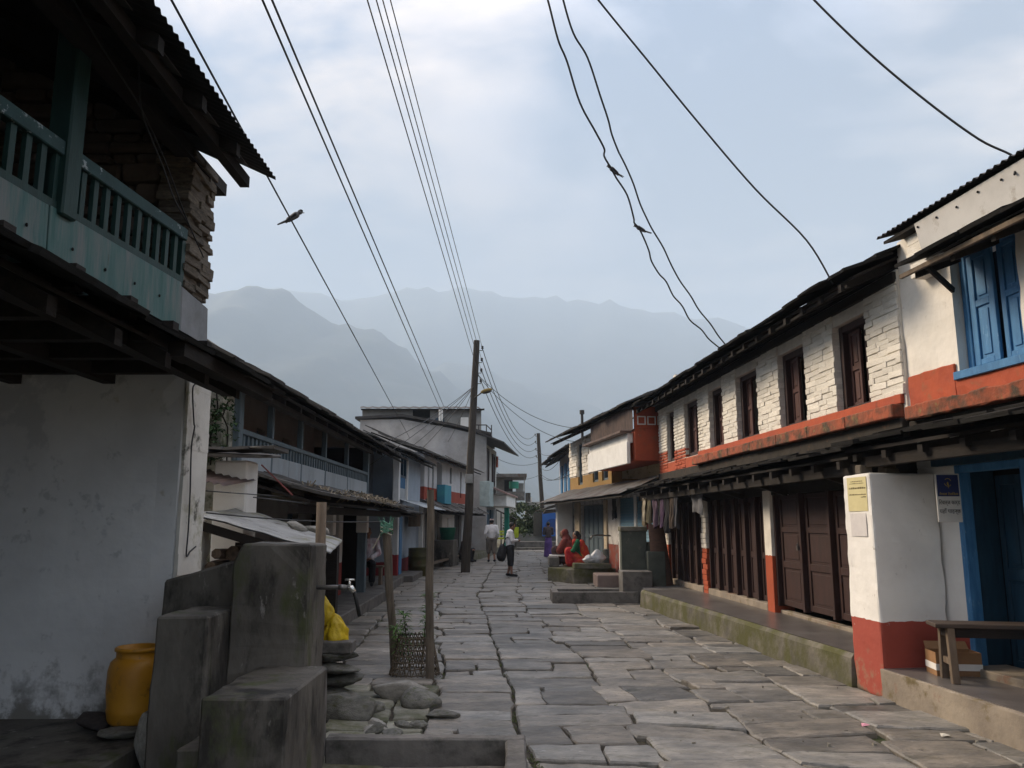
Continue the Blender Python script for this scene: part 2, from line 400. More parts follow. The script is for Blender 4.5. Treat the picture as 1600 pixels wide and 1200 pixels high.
iron = mat("galvanised_pipe", (.20, .19, .18), (.10, .095, .09), scale=8, rough=.4, bump=.05, bs=30, metal=.7)
rubber = mat("black_rubber", (.02, .02, .02), (.012, .012, .012), rough=.6, bump=0)
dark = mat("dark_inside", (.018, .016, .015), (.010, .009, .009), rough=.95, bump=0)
white = mat("white_paint", (.78, .77, .74), (.66, .65, .62), scale=3, rough=.75, bump=.15, bs=20)
yellow_pl = mat("yellow_plastic", (.56, .27, .02), (.43, .19, .014), scale=3, rough=.45, bump=.08, bs=15, moss=[((.22, .11, .02), 5, .60, .05), ((.12, .08, .04), 11, .66, .03)], spec=.4)
# ================================================================== terrain
def hill(name, prof, Y0, depth, seed, m, rough=.10):
    """ridge whose skyline passes the given pixels at distance Y0; slopes run down on both sides"""
    xs = [p[0] for p in prof]
    def sky_z(px):
        if px <= xs[0]: q = prof[0][1]
        elif px >= xs[-1]: q = prof[-1][1]
        else:
            for (a, ya), (b, yb) in zip(prof[:-1], prof[1:]):
                if a <= px <= b:
                    t = (px - a) / (b - a); q = ya + (yb - ya) * t; break
        return max(atY(px, q, Y0).z, -5)
    NX, NY = 260, 90
    mb = MB(); X0, X1 = xs[0], xs[-1]
    for i in range(NX + 1):
        px = X0 + (X1 - X0) * i / NX
        x = (px - 800) / FPX * Y0 * 1.0
        zt = sky_z(px)
        for j in range(NY + 1):
            t = j / NY
            y = Y0 - depth + depth * 1.7 * t
            k = min(1, t * 1.7) if t * 1.7 <= 1 else 1 - (t * 1.7 - 1) / .7
            f = noise.fractal(Vector((x / 230 + seed, y / 300, seed * 2.1)), 1.0, 2.0, 6)
            sc_ = Y0 / 1300
            wx = x / sc_ + 60 * noise.noise(Vector((x / 400 / sc_, y / 400 / sc_, seed)))
            g = 1 - abs(noise.noise(Vector((wx / 150 + seed * 3, y / 520 / sc_, 0)))) * 1.6
            g2 = 1 - abs(noise.noise(Vector((wx / 52 + seed * 5, y / 190 / sc_, 4)))) * 1.6
            z = zt * (k ** 1.1) * (1 + rough * f * (1 - k * .7) * 1.3 + (.26 * (g - .6) + .10 * (g2 - .6)) * (1 - k * .8)) + (8 * f + 7 * (g2 - .6)) * min(sc_, 1.2) * k * (zt > 20)
            mb.v.append((x + 18 * f * (1 - k), y, z - 3))
    for i in range(NX):
        for j in range(NY):
            a = i * (NY + 1) + j
            mb.f.append((a, a + NY + 1, a + NY + 2, a + 1))
    return structure(mb.build(name, m, smooth=True))
forest = mat("far_forest", (.022, .032, .024), (.036, .046, .030), scale=.02, rough=.95, bump=0, moss=[((.055, .056, .04), .012, .60, .04), ((.012, .02, .014), .05, .58, .06)])
hill("hill", [(-2600, 760), (-1500, 560), (-700, 480), (-200, 470), (100, 480), (250, 466), (325, 456), (375, 448), (400, 446), (432, 450), (470, 474), (540, 500), (600, 533), (650, 566), (700, 590), (760, 640), (840, 740), (930, 812)], 2050, 1100, 1.3, forest)
hill("hill", [(-300, 700), (300, 620), (520, 590), (640, 575), (700, 572), (740, 575), (790, 585), (830, 600), (873, 616), (950, 648), (1010, 680), (1100, 730), (1300, 770), (1800, 800), (2600, 812)], 2450, 1000, 4.1, forest)
hill("mountain", [(-1500, 560), (-300, 470), (300, 480), (420, 466), (480, 461), (560, 464), (600, 455), (622, 450), (680, 458), (735, 455), (780, 464), (850, 468), (920, 471), (980, 480), (1060, 492), (1200, 515), (1500, 560), (2000, 640), (3000, 760)], 3300, 1300, 8.7, forest, .06)
gb = MB()
for k, r in enumerate((0, 3, 8, 20, 60, 200, 800, 2600)):
    for a in range(48):
        t = 2 * math.pi * a / 48
        gb.v.append((r * math.cos(t), r * math.sin(t), -.07 if r < 70 else -.4))
for k in range(7):
    for a in range(48):
        b = (a + 1) % 48
        gb.f.append((k * 48 + a, k * 48 + b, (k + 1) * 48 + b, (k + 1) * 48 + a))
structure(gb.build("ground", earth, fix=False))

# ================================================================== paved street
EY = (3.2, 8.0, 18.0, 47.0)
EX = ([-3.3, -2.6, -1.8, -.75, .25, 1.15, 2.0, 2.9, 4.2],
      [-3.6, -2.7, -1.8, -.72, .0, .85, 1.75, 2.7, 3.7],
      [-4.0, -3.3, -2.5, -1.62, -.75, .15, 1.05, 1.95, 3.3],
      [-5.2, -3.6, -2.5, -1.5, -.6, .3, 1.2, 2.2, 3.4])
def edge(k, y):
    for i in range(3):
        if y <= EY[i + 1] or i == 2:
            t = (y - EY[i]) / (EY[i + 1] - EY[i])
            return EX[i][k] * (1 - t) + EX[i + 1][k] * t + (.09 if k == 4 else .13) * noise.noise(Vector((k * 9.1, y * .8, 2.2)))
street = MB()
for i in range(45):
    y = 3.0 + i
    street.v += [(edge(0, y) - .1, y, -.028), (edge(8, y) + .1, y, -.028)]
for i in range(44):
    street.f.append((2 * i, 2 * i + 1, 2 * i + 3, 2 * i + 2))
street_o = structure(street.build("street", soil, fix=False))

def flag_geo(poly, zt, tilt, th=.10, gap=.014):
    """one slab: ragged outline, worn rounded edge, slightly dished top. returns verts, faces"""
    c = sum((Vector(p) for p in poly), Vector((0, 0))) / len(poly)
    ring = []
    n = len(poly)
    for i in range(n):
        a, b = Vector(poly[i]), Vector(poly[(i + 1) % n])
        m = max(1, int((b - a).length / .13))
        nx = (b - a).normalized()
        for k in range(m):
            p = a + (b - a) * (k / m)
            w = .0 if k == 0 else R(-.026, .012)
            d = (c - p).normalized()
            p = p + d * (gap + (R(.0, .012) if k == 0 else 0)) + Vector((-nx.y, nx.x)) * w
            ring.append(p)
    m = len(ring)
    vs, fs = [], []
    def zz(p): return zt + tilt[0] * (p.x - c.x) + tilt[1] * (p.y - c.y)
    for f, dz in ((1.0, -th), (1.0, -.016), (.965, -.003), (.86, .0)):
        for p in ring:
            q = c + (p - c) * f
            vs.append((q.x, q.y, zz(q) + dz + (R(-.004, .004) if dz > -.01 else 0)))
    for r in range(3):
        for i in range(m):
            j = (i + 1) % m
            fs.append((r * m + i, r * m + j, (r + 1) * m + j, (r + 1) * m + i))
    vs.append((c.x, c.y, zz(c) + R(-.003, .003)))
    fs += [(3 * m + i, 3 * m + (i + 1) % m, len(vs) - 1) for i in range(m)]
    return c, vs, fs
slabs = []
rs = random.Random(21)
def step_j(k, y):
    if k in (0, 4, 8): return 0.0
    return .075 * math.copysign(1, noise.noise(Vector((k * 5.3, math.floor(y / .62) * 3.7, .5)))) * (.4 + abs(noise.noise(Vector((math.floor(y / .62) * 1.3, k, 7)))))
for b in range(8):
    y = 3.3 + rs.uniform(0, .5)
    skew0 = 0.0
    while y < 46.6:
        near_moss = b in (1, 2) and y < 8.2
        dep = rs.uniform(.17, .34) if b == 3 else rs.uniform(.26, .60)
        if near_moss: dep = rs.uniform(.22, .45)
        if y > 26: dep *= 1.15
        skew1 = rs.uniform(-.06, .06) * (2 if b > 4 else 1)
        ja, jb = step_j(b, y + dep / 2), step_j(b + 1, y + dep / 2)
        xa0, xb0, xa1, xb1 = edge(b, y) + ja, edge(b + 1, y) + jb, edge(b, y + dep) + ja, edge(b + 1, y + dep) + jb
        parts = 1
        w = xb0 - xa0
        q = rs.random()
        if near_moss: parts = 3 if q < .5 else 2
        elif b == 3: parts = 1 if q < .8 else 2
        elif w > .8: parts = 2 if q < .38 else 1
        cuts = [0] + sorted(rs.uniform(.3, .7) if parts == 2 else (.33 * k + rs.uniform(-.08, .08)) for k in range(1, parts)) + [1]
        sh_ = [0] + [rs.uniform(-.06, .06) for _ in cuts[1:-1]] + [0]
        for ci, (c0, c1) in enumerate(zip(cuts[:-1], cuts[1:])):
            sa, s = sh_[ci], sh_[ci + 1]
            P = lambda t, e: (xa0 + (xb0 - xa0) * t, y + skew0 * (t - .5) * 2) if e == 0 else (xa1 + (xb1 - xa1) * t, y + dep + skew1 * (t - .5) * 2)
            poly = [P(c0, 0), P(c1, 0), P(min(1, c1 + (s if c1 < 1 else 0)), 1), P(max(0, c0 + sa), 1)]
            if dep > .5 and c1 - c0 > .6 and rs.random() < .22:      # a split stone: two thin courses
                h = rs.uniform(.35, .65)
                mid = [tuple((Vector(poly[0]) * (1 - h) + Vector(poly[3]) * h)), tuple((Vector(poly[1]) * (1 - h) + Vector(poly[2]) * h))]
                slabs.append((b, near_moss, [poly[0], poly[1], mid[1], mid[0]])); slabs.append((b, near_moss, [mid[0], mid[1], poly[2], poly[3]]))
            else:
                slabs.append((b, near_moss, poly))
        skew0 = skew1; y += dep
def score(sl):
    c = sum((Vector(p) for p in sl[2]), Vector((0, 0))) / 4
    px, py = topx((c.x, c.y, 0))
    if not (-60 < px < 1660 and py < 1290): return 0
    if c.x < edge(2, c.y) + .2 and c.y < 8.6: return 0 if c.x < -1.75 or c.y < 5.6 else 1.0 / c.y ** 2
    ar = abs((Vector(sl[2][2]) - Vector(sl[2][0])).cross(Vector(sl[2][3]) - Vector(sl[2][1]))) / 2
    return ar / c.y ** 3 * (1 if c.x < 3.45 or c.y > 9 else .05)
slabs.sort(key=score, reverse=True)
rest, rest_m = MB(), MB()
for i, (b, mossy, poly) in enumerate(slabs):
    zt = random.gauss(.008, .009)
    if b == 3: tilt = (R(-.015, .015), R(.015, .07)); zt += .006
    else: tilt = (R(-.018, .018), R(-.012, .028))
    if mossy: zt -= .006; tilt = (R(-.05, .05), R(-.04, .05))
    c, vs, fs = flag_geo(poly, zt, tilt, gap=.016 if mossy else .0135)
    if i < 292:
        me = bpy.data.meshes.new("paving_stone")
        me.from_pydata([(v[0] - c.x, v[1] - c.y, v[2]) for v in vs], [], fs)
        me.materials.append(flag_moss if mossy else flag)
        o = inst("paving_stone", me, street_o); o.location = (c.x, c.y, 0)
    else:
        (rest_m if mossy else rest).add(vs, fs)
stuff(rest.build("paving_stone_field", flag_far, street_o, fix=False))
if rest_m.v: stuff(rest_m.build("paving_stone_field", flag_moss, street_o, fix=False))

# ================================================================== shared pieces
def unit_box_mesh(name, m, j=.06, bev=.10, seg=2):
    b = MB(); b.box(-.14, .14, -.09, .09, -.038, .038, .004)
    me = b.mesh(name, m, smooth=False, bevel=.007, seg=2)
    for v in me.vertices: v.co = (v.co.x / .28, v.co.y / .18, v.co.z / .076)
    return me
def slate_mesh(m):
    b = MB()
    pts = [(-.5, 0), (-.2, R(-.05, .05)), (.15, R(-.05, .05)), (.5, R(-.03, .06)), (.5 + R(-.04, .04), 1), (-.5 + R(-.04, .04), 1)]
    n = len(pts)
    b.add([(x, y, 0) for x, y in pts] + [(x, y, 1) for x, y in pts],
          [tuple(range(n - 1, -1, -1)), tuple(range(n, 2 * n))] + [(i, (i + 1) % n, n + (i + 1) % n, n + i) for i in range(n)])
    return b.mesh("slate", m)
SL = {m.name: [slate_mesh(m) for _ in range(5)] for m in (slate, slate_gr, slate_bk)}
BR = {m.name: [unit_box_mesh("brick", m, .09, .09) for _ in range(8)] for m in (brick_w, red_p, stone_b)}
def slates(fr, u0, u1, e, r, w=.45, rows=3, m=slate, th=.022, parent=None, jit=1.0, seed=1):
    rr = random.Random(seed)
    S = math.hypot(r[0] - e[0], r[1] - e[1]); exp = S / rows
    s = Vector((0, fr.side * (r[0] - e[0]) / S, (r[1] - e[1]) / S)); x = Vector((1, 0, 0)); nn = x.cross(s)
    if nn.z < 0: nn = -nn
    for k in range(rows):
        u = u0 - rr.uniform(0, w * .5)
        while u < u1:
            ww = w * rr.uniform(.7, 1.3); a = max(u, u0); b = min(u + ww, u1)
            if b - a > .08:
                yaw = rr.uniform(-.05, .05) * jit
                tilt = -.055 + rr.uniform(-.02, .03) * jit
                xs = (x + s * yaw).normalized(); ss = (s + nn * tilt).normalized()
                zz = xs.cross(ss).normalized()
                if zz.z < 0: zz = -zz
                L = exp * 1.45
                org = Vector(fr.m((a + b) / 2, e[0], e[1])) + s * (k * exp - rr.uniform(0, .06) * jit) + nn * (.03 + rr.uniform(0, .012) * jit)
                M = Matrix.Identity(4)
                for i in range(3):
                    M[i][0] = xs[i] * (b - a) * 1.02; M[i][1] = ss[i] * L; M[i][2] = zz[i] * th * rr.uniform(.7, 1.4); M[i][3] = org[i]
                o = inst("slate", rr.choice(SL[m.name]), parent or fr.r)
                o.matrix_local = M
            u += ww
def corr(mb, u0, u1, e, r, pitch=.085, amp=.011, wav=0.0, n=6, seed=0):
    """corrugated sheet, ridges run along the slope"""
    k = int((u1 - u0) / pitch * n); S = 4
    b = len(mb.v)
    L = math.hypot(r[0] - e[0], r[1] - e[1]); no, nz = -(r[1] - e[1]) / L, (r[0] - e[0]) / L
    if nz < 0: no, nz = -no, -nz
    for j in range(S + 1):
        t = j / S
        for i in range(k + 1):
            u = u0 + (u1 - u0) * i / k
            h = amp * math.sin(2 * math.pi * (u - u0) / pitch) + wav * noise.noise(Vector((u * .8 + seed, t * 2, 3.3)))
            oo = e[0] + (r[0] - e[0]) * t + no * h; z = e[1] + (r[1] - e[1]) * t + nz * h
            p = (u, oo, z)
            mb.v.append(tuple(mb.map(*p)) if mb.map else p)
    for j in range(S):
        for i in range(k):
            a = b + j * (k + 1) + i
            mb.f.append((a, a + 1, a + k + 2, a + k + 1))
    return mb
def rafters(fr, us, e, r, w=.07, h=.09, m=dwood, drop=.06, over=.0, name="rafter"):
    for u in us:
        b = fr.mb(); de = Vector((e[0] - r[0], e[1] - r[1])); de.normalize()
        p = (u, e[0] + de.x * over, e[1] + de.y * over - drop); q = (u, r[0], r[1] - drop)
        b.hexa([(u - w / 2, p[1], p[2] - h), (u + w / 2, p[1], p[2] - h), (u + w / 2, p[1], p[2]), (u - w / 2, p[1], p[2])],
               [(u - w / 2, q[1], q[2] - h), (u + w / 2, q[1], q[2] - h), (u + w / 2, q[1], q[2]), (u - w / 2, q[1], q[2])])
        b.build(name, m, fr.r)
def slope(fr, name, u0, u1, e, r, th, m, drop=0.0, parent=None):
    b = fr.mb()
    b.hexa([(u0, e[0], e[1] - drop - th), (u1, e[0], e[1] - drop - th), (u1, r[0], r[1] - drop - th), (u0, r[0], r[1] - drop - th)],
           [(u0, e[0], e[1] - drop), (u1, e[0], e[1] - drop), (u1, r[0], r[1] - drop), (u0, r[0], r[1] - drop)])
    return b.build(name, m, parent or fr.r)
def leaf(fr, u0, u1, z0, z1, o, m, parent, name="door_leaf", panels=((.06, .46), (.52, .95)), st=.07, ang=0.0):
    """panelled leaf: stiles and rails proud of recessed panels; ang swings it outwards about u1"""
    def mp(u, oo, z):
        d = u1 - u; return fr.m(u1 - d * math.cos(ang), oo + d * math.sin(ang), z)
    b = MB(mp); H = z1 - z0
    b.box(u0, u0 + st, o, o + .035, z0, z1); b.box(u1 - st, u1, o, o + .035, z0, z1)
    zs = [z0] + [v for p in panels for v in (z0 + p[0] * H, z0 + p[1] * H)] + [z1]
    for i in range(0, len(zs), 2): b.box(u0 + st, u1 - st, o + .001, o + .034, zs[i], zs[i + 1])
    lf = b.build(name, m, parent, bevel=.004)
    for p in panels:
        c = MB(mp); c.box(u0 + st, u1 - st, o + .006, o + .016, z0 + p[0] * H, z0 + p[1] * H)
        if u1 - u0 - 2 * st > .14: c.box(u0 + st + .035, u1 - st - .035, o + .016, o + .026, z0 + p[0] * H + .035, z0 + p[1] * H - .035)
        c.build("panel", m, lf, bevel=.003)
    return lf
def frame_rect(mb, u0, u1, z0, z1, o0, o1, w, bottom=True):
    mb.box(u0, u0 + w, o0, o1, z0, z1); mb.box(u1 - w, u1, o0, o1, z0, z1)
    mb.box(u0 + w, u1 - w, o0, o1 - .002, z1 - w, z1)
    if bottom: mb.box(u0 + w, u1 - w, o0, o1 - .002, z0, z0 + w)
    return mb
def cloth(name, p, w, h, m, parent=None, label=None, cat=None, group=None, seed=0, d=(0, 1, 0), folds=3, amp=.03, taper=0.0):
    """hanging cloth: pleated sheet with thickness, hung from its top edge"""
    b = MB(); d = Vector(d).normalized(); n = Vector((-d.y, d.x, 0)); NX, NZ = 12, 8
    for sgn in (1, -1):
        for j in range(NZ + 1):
            t = j / NZ
            for i in range(NX + 1):
                s = i / NX - .5
                ww = w * (1 - taper * t) * (1 + .15 * noise.noise(Vector((seed, t * 2, 1))))
                f = amp * math.sin(folds * 6.28 * s + seed) * (.3 + t) + .03 * noise.noise(Vector((s * 3 + seed, t * 3, 0)))
                hh = h * (1 + .22 * noise.noise(Vector((s * 2.5, seed * 1.7, 4))))
                q = Vector(p) + d * (s * ww) + n * (f + sgn * .004) - Vector((0, 0, t * hh))
                b.v.append(tuple(q))
    N = (NX + 1) * (NZ + 1)
    for g in (0, N):
        for j in range(NZ):
            for i in range(NX):
                a = g + j * (NX + 1) + i
                b.f.append((a, a + 1, a + NX + 2, a + NX + 1) if g == 0 else (a, a + NX + 1, a + NX + 2, a + 1))
    o = b.build(name, m, parent, smooth=True, fix=False)
    if label: tag(o, label, cat, group)
    return o
ROCKS = {}
def rock_mesh(m, seed, flat=1.0):
    bm = bmesh.new(); bmesh.ops.create_icosphere(bm, subdivisions=3, radius=1.0)
    for v in bm.verts:
        p = v.co.normalized()
        f = 1 + .34 * noise.noise(p * 1.3 + Vector((seed, 0, 0))) + .16 * noise.noise(p * 3.1 + Vector((0, seed, 0)))
        v.co = p * f
        for ax in range(11):                      # a few flattened faces
            rr = random.Random(seed * 31 + ax); nn = Vector((rr.uniform(-1, 1), rr.uniform(-1, 1), rr.uniform(-1, 1))).normalized()
            dd = v.co.dot(nn) - .66
            if dd > 0: v.co -= nn * dd * .85
    me = bpy.data.meshes.new("rock"); bm.to_mesh(me); bm.free()
    me.polygons.foreach_set("use_smooth", [True] * len(me.polygons)); me.materials.append(m)
    return me
def stone(name, c, size, m, label=None, seed=0, rot=(0, 0, 0), group=None, parent=None, cat="stone"):
    o = inst(name, rock_mesh(m, seed + 1.37), parent)
    o.location = c; o.scale = size; o.rotation_euler = rot
    if label: tag(o, label, cat, group)
    return o
# ================================================================== right side: house with the blue shutters
plas_dark = mat("plaster_dark", (.040, .033, .027), (.022, .019, .016), scale=4, rough=.9, bump=.4, bs=14, moss=((.10, .05, .03), 6, .64, .05))  # very dark plaster with brownish patches, for the bands under the ledges
R1 = Frame((4.52, 4.4), (4.07, 8.12), 1)
r = R1.root("plastered_house", "cream plastered house with blue shuttered window and red painted band", "house")
wb = R1.mb()
UB0, UB1 = 2.10, 2.94                      # blue window
R1.wall(wb, -.6, 3.72, 2.72, 4.50, -.32, 0, [(UB0, UB1, 2.92, 4.14)])
wb.build("upper_wall", plas_cream, r, rough=(.014, 2.6, .16))
wb = R1.mb()
R1.wall(wb, -.6, 3.72, 0.0, 2.715, -.30, -.004, [(2.24, 3.14, .20, 2.12)])
wb.box(-.6, 3.72, -3.6, -3.4, 0, 4.5); wb.box(-.8, -.6, -3.6, -.01, 0, 4.5); wb.box(3.52, 3.72, -3.4, -.33, 0, 4.5)
wb.build("lower_wall", plas_pillar, r, bevel=.01)
# red band below the window, stepped up beside it, with ledge
b = R1.mb(); b.box(2.98, 3.70, 0, .022, 2.74, 3.06); b.box(-.6, 2.98, 0, .020, 2.74, 2.93)
b.build("red_band", red_p, r, bevel=.008, rough=(.008, 4, .12))
b = R1.mb(); b.box(-.6, 3.62, -.02, .15, 2.60, 2.738)
b.build("ledge", red_stain, r, bevel=.012, rough=(.012, 5, .12))
b = R1.mb(); b.box(-.6, 3.70, -.002, .05, 2.44, 2.598); b.build("dark_band", plas_dark, r, bevel=.008)  # dark band from the ledge down to the pent roof
# blue window
wf = frame_rect(R1.mb(), UB0 + .005, UB1 - .005, 2.925, 4.135, -.16, -.09, .075)
wf.box(UB0 - .03, UB1 + .03, -.13, .05, 2.895, 2.972)
win = wf.build("window", blue_w, r, bevel=.006)
leaf(R1, 2.52, 2.85, 3.01, 4.05, -.135, blue_w, win, "shutter", panels=((.05, .52), (.58, .96)), st=.075, ang=.02)
leaf(R1, 2.185, 2.47, 3.01, 4.05, -.150, blue_w, win, "shutter", panels=((.05, .52), (.58, .96)), st=.06, ang=.06)
b = R1.mb(); b.box(2.17, 2.87, -.30, -.26, 3.0, 4.06); b.build("dark_backing", blue_dk, win)
# top roof: corrugated sheet over a whitewashed tin fascia
b = R1.mb(); corr(b, -.7, 3.62, (.30, 4.50), (-3.0, 5.5), .085, .012); b.build("corrugated_roof", tin_dark, r, smooth=True)
slope(R1, "roof_boarding", -.7, 3.58, (.24, 4.49), (-3.0, 5.46), .03, dwood, drop=.03)
b = R1.mb(); b.hexa([(-.7, .205, 4.06), (2.98, .205, 4.06), (2.98, .225, 4.06), (-.7, .225, 4.06)], [(-.7, .225, 4.475), (3.06, .225, 4.455), (3.06, .245, 4.455), (-.7, .245, 4.475)])
fas = b.build("tin_fascia", tin_white, r, bevel=.003)
for i in range(7):
    b = R1.mb(); b.ell((3.0 - i * .28, .25, 4.40 - .012 * (i % 3)), (.012, .008, .012), 8, 5); b.build("nail_head", dark, fas)
for i in range(5):                          # small whitewashed corner stones under the roof end
    o = inst("corner_stone", BR[brick_w.name][i % 6], r)
    o.location = R1.m(3.2 + R(-.03, .03), .06 + R(-.02, .02), 4.02 + i * .085); o.scale = (.26, .18, .085)
# slate awning over the window
slates(R1, .6, 2.95, (.52, 3.93), (.0, 4.13), .55, 2, slate_bk, .03, seed=3)
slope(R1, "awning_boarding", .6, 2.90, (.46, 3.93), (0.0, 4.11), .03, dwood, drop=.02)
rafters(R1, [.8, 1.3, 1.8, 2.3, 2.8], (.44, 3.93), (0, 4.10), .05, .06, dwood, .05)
b = R1.mb(); b.bar((2.98, .48, 3.885), (.6, .46, 3.885), .03, .04); b.build("eave_purlin", wood, r)
b = R1.mb(); b.bar((2.88, .03, 3.74), (2.70, .40, 3.90), .03, .05); b.build("bracket", dwood, r)
# pent roof over the shop front
slates(R1, -.4, 3.86, (.74, 2.33), (.06, 2.48), .6, 3, slate_bk, .03, seed=5, jit=2.2)
slope(R1, "pent_boarding", -.4, 3.82, (.68, 2.33), (.0, 2.48), .03, dwood, drop=.02)
rafters(R1, [-.1, .45, 1.0, 1.55, 2.1, 2.65, 3.2, 3.7], (.66, 2.31), (0, 2.45), .07, .07, dwood, .05)
b = R1.mb(); b.bar((-.3, .55, 2.18), (3.7, .55, 2.18), .10, .10); b.build("eave_beam", dwood, r)
b = R1.mb(); b.box(-.5, 3.38, .005, .07, 2.12, 2.24); b.build("blue_fascia", blue_dk, r)
# projecting side wall between the two shop fronts
b = R1.mb(); b.box(3.40, 3.90, .02, .70, 0, 2.06)
fin = b.build("side_wall", plas_pillar, r, bevel=.025, seg=2, rough=(.010, 3.5, .12))
for i, (u, o_, w_) in enumerate(((3.52, .30, .12), (3.62, .52, .1), (3.75, .2, .1))):
    b = R1.mb(); b.box(u, u + w_, o_, o_ + .14, 2.055, 2.12 + .03 * i, .01); b.build("loose_brick", stone_b, r, bevel=.01)
# blue door frame, set back leaves
b = frame_rect(R1.mb(), 2.245, 3.135, .20, 2.118, -.10, .012, .07, bottom=False); b.build("door_frame", blue_w, r, bevel=.005)
b = R1.mb(); b.box(3.085, 3.137, -.345, -.101, .336, 2.115); b.build("door_reveal", blue_dk, r)
for (a, c) in ((2.75, 3.05), (2.33, 2.74)):
    leaf(R1, a, c, .28, 2.02, -.36, blue_dk, r, "door_leaf", st=.05)
b = R1.mb(); b.box(2.24, 3.14, -.30, .10, .20, .335); b.build("threshold", conc_plinth, r, bevel=.008); b = R1.mb(); b.box(2.1, 3.3, -.46, -.42, .2, 2.4); b.build("doorway_dark", dark, r)  # dark sheet behind the leaves paints in the shade of the room
# its platform
pf = R1.mb()
pf.add([(3.43, .72, -.1), (-1.2, .80, -.1), (-1.2, -.02, -.1), (3.43, -.02, -.1), (3.43, .72, .265), (-1.2, .80, .265), (-1.2, -.02, .265), (3.43, -.02, .265)],
       [(3, 2, 1, 0), (4, 5, 6, 7), (0, 1, 5, 4), (1, 2, 6, 5), (2, 3, 7, 6), (3, 0, 4, 7)])
o = structure(pf.build("platform", conc_plinth, bevel=.012, seg=2, rough=(.009, 4, .15))); o.location = (R1.A.x, R1.A.y, 0); o.rotation_euler.z = R1.rz
pf = R1.mb(); pf.box(-1.2, 3.40, -.02, .70, .262, .269)
o = structure(pf.build("platform_floor", conc_floor)); o.location = (R1.A.x, R1.A.y, 0); o.rotation_euler.z = R1.rz

# ================================================================== right side: long whitewashed brick house
R2 = Frame((4.05, 8.16), (3.33, 18.25), 1)
r = R2.root("brick_house", "long whitewashed brick house with brown shutters and slate roof", "house")
L = R2.L
WINS = [(.62, 1.40), (2.22, 3.10), (3.92, 4.84), (5.52, 6.26), (6.96, 7.86), (8.64, 9.22)]
ZB, ZT = 2.86, 3.94
wb = R2.mb(); R2.wall(wb, -.06, L - .2, 2.62, 4.22, -.35, .012, [(a, c, ZB, ZT) for a, c in WINS])
wb.box(-.06, .14, -4.2, -.36, 0, 4.9); wb.box(L - .40, L - .20, -4.2, -.36, 0, 4.9); wb.box(.15, L - .41, -4.2, -4.0, 0, 4.2)
wb.build("core_wall", mortar, r)
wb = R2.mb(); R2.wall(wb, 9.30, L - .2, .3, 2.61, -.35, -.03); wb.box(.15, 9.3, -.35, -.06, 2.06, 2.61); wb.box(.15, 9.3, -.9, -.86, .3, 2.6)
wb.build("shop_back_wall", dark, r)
# bricks of the piers, course by course
edges = [-.05] + [x for w in WINS for x in w] + [L - .2]
cand = []
rb = random.Random(4)
for k in range(0, len(edges), 2):
    a0, a1 = edges[k], edges[k + 1]
    z = 2.90; row = 0
    red_to = 3.10 if a0 > 7.5 else 2.8
    if a0 > 7.5: z = 2.66
    while z < 4.08:
        h = rb.uniform(.052, .076); u = a0 - (rb.uniform(.05, .14) if row % 2 else 0)
        while u < a1 - .02:
            l_ = rb.uniform(.16, .34); s0 = max(u, a0 - rb.uniform(0, .008)); s1 = min(u + l_, a1 + rb.uniform(0, .008))
            if a1 - s1 < .07: s1 = a1 + rb.uniform(-.004, .008)
            if s1 - s0 > .04: cand.append((s0, s1, z, h, z < red_to - .04))
            if s1 >= a1 - .001: break
            u = s1
        z += h; row += 1
cand.sort(key=lambda q: q[0])
rest = {True: R2.mb(), False: R2.mb()}
for i, (s0, s1, z, h, rd) in enumerate(cand):
    if i < 285:
        o = inst("brick", rb.choice(BR[(red_p if rd else brick_w).name]), r)
        o.location = R2.m((s0 + s1) / 2, -.058 + rb.uniform(-.008, .009), z + h / 2 + rb.uniform(-.004, .004))
        o.scale = (s1 - s0 - .004, .18, h - .002); o.rotation_euler = (rb.uniform(-.07, .02), rb.uniform(-.03, .03), rb.uniform(-.015, .015))
    else:
        e = rb.uniform(-.004, .008)
        rest[rd].box(s0 + .003, s1 - .003, -.12, .028 + e, z + .004, z + h - .004, .004)
for rd in (True, False):
    if rest[rd].v: stuff(rest[rd].build("brick_field", red_p if rd else brick_w, r, bevel=.012))
# lower red band and stained ledge
b = R2.mb(); b.box(-.02, 6.95, -.02, .052, 2.80, 2.90); b.build("red_band", red_p, r, bevel=.008)
b = R2.mb(); b.box(-.02, L - .21, -.04, .06, 2.38, 2.652); b.build("dark_band", plas_dark, r, bevel=.008)  # dark band filling the wall between ledge and pent roof
b = R2.mb()
for i in range(7): b.box(i, min(i + 1.0, 6.97), -.02, .16 + R(-.012, .012), 2.655 + R(-.008, .008), 2.80 + R(-.01, .005))
b.build("ledge", red_stain, r, bevel=.012)
b = R2.mb(); b.box(6.98, L - .22, -.05, .02, 2.60, 2.855); b.build("red_sill_wall", red_p, r, bevel=.01)
# windows
for i, (a, c) in enumerate(WINS):
    wf = frame_rect(R2.mb(), a + .004, c - .004, ZB, ZT - .004, -.20, -.05, .085)
    win = wf.build("window", brown, r, bevel=.006)
    mid = (a + c) / 2 + .02
    leaf(R2, mid, c - .09, ZB + .09, ZT - .09, -.16, brown_lt, win, "shutter", panels=((.05, .47), (.54, .95)), st=.055, ang=.05 + .06 * (i % 3))
    leaf(R2, a + .09, mid - .06 - .03 * (i % 2), ZB + .09, ZT - .09, -.18, brown, win, "shutter", panels=((.05, .47), (.54, .95)), st=.055, ang=.30 if i % 2 == 0 else .18)
    b = R2.mb(); b.box(a + .08, c - .08, -.345, -.30, ZB + .08, ZT - .08); b.build("dark_backing", dark, win)  # dark sheet painted in for the unlit room behind the shutters
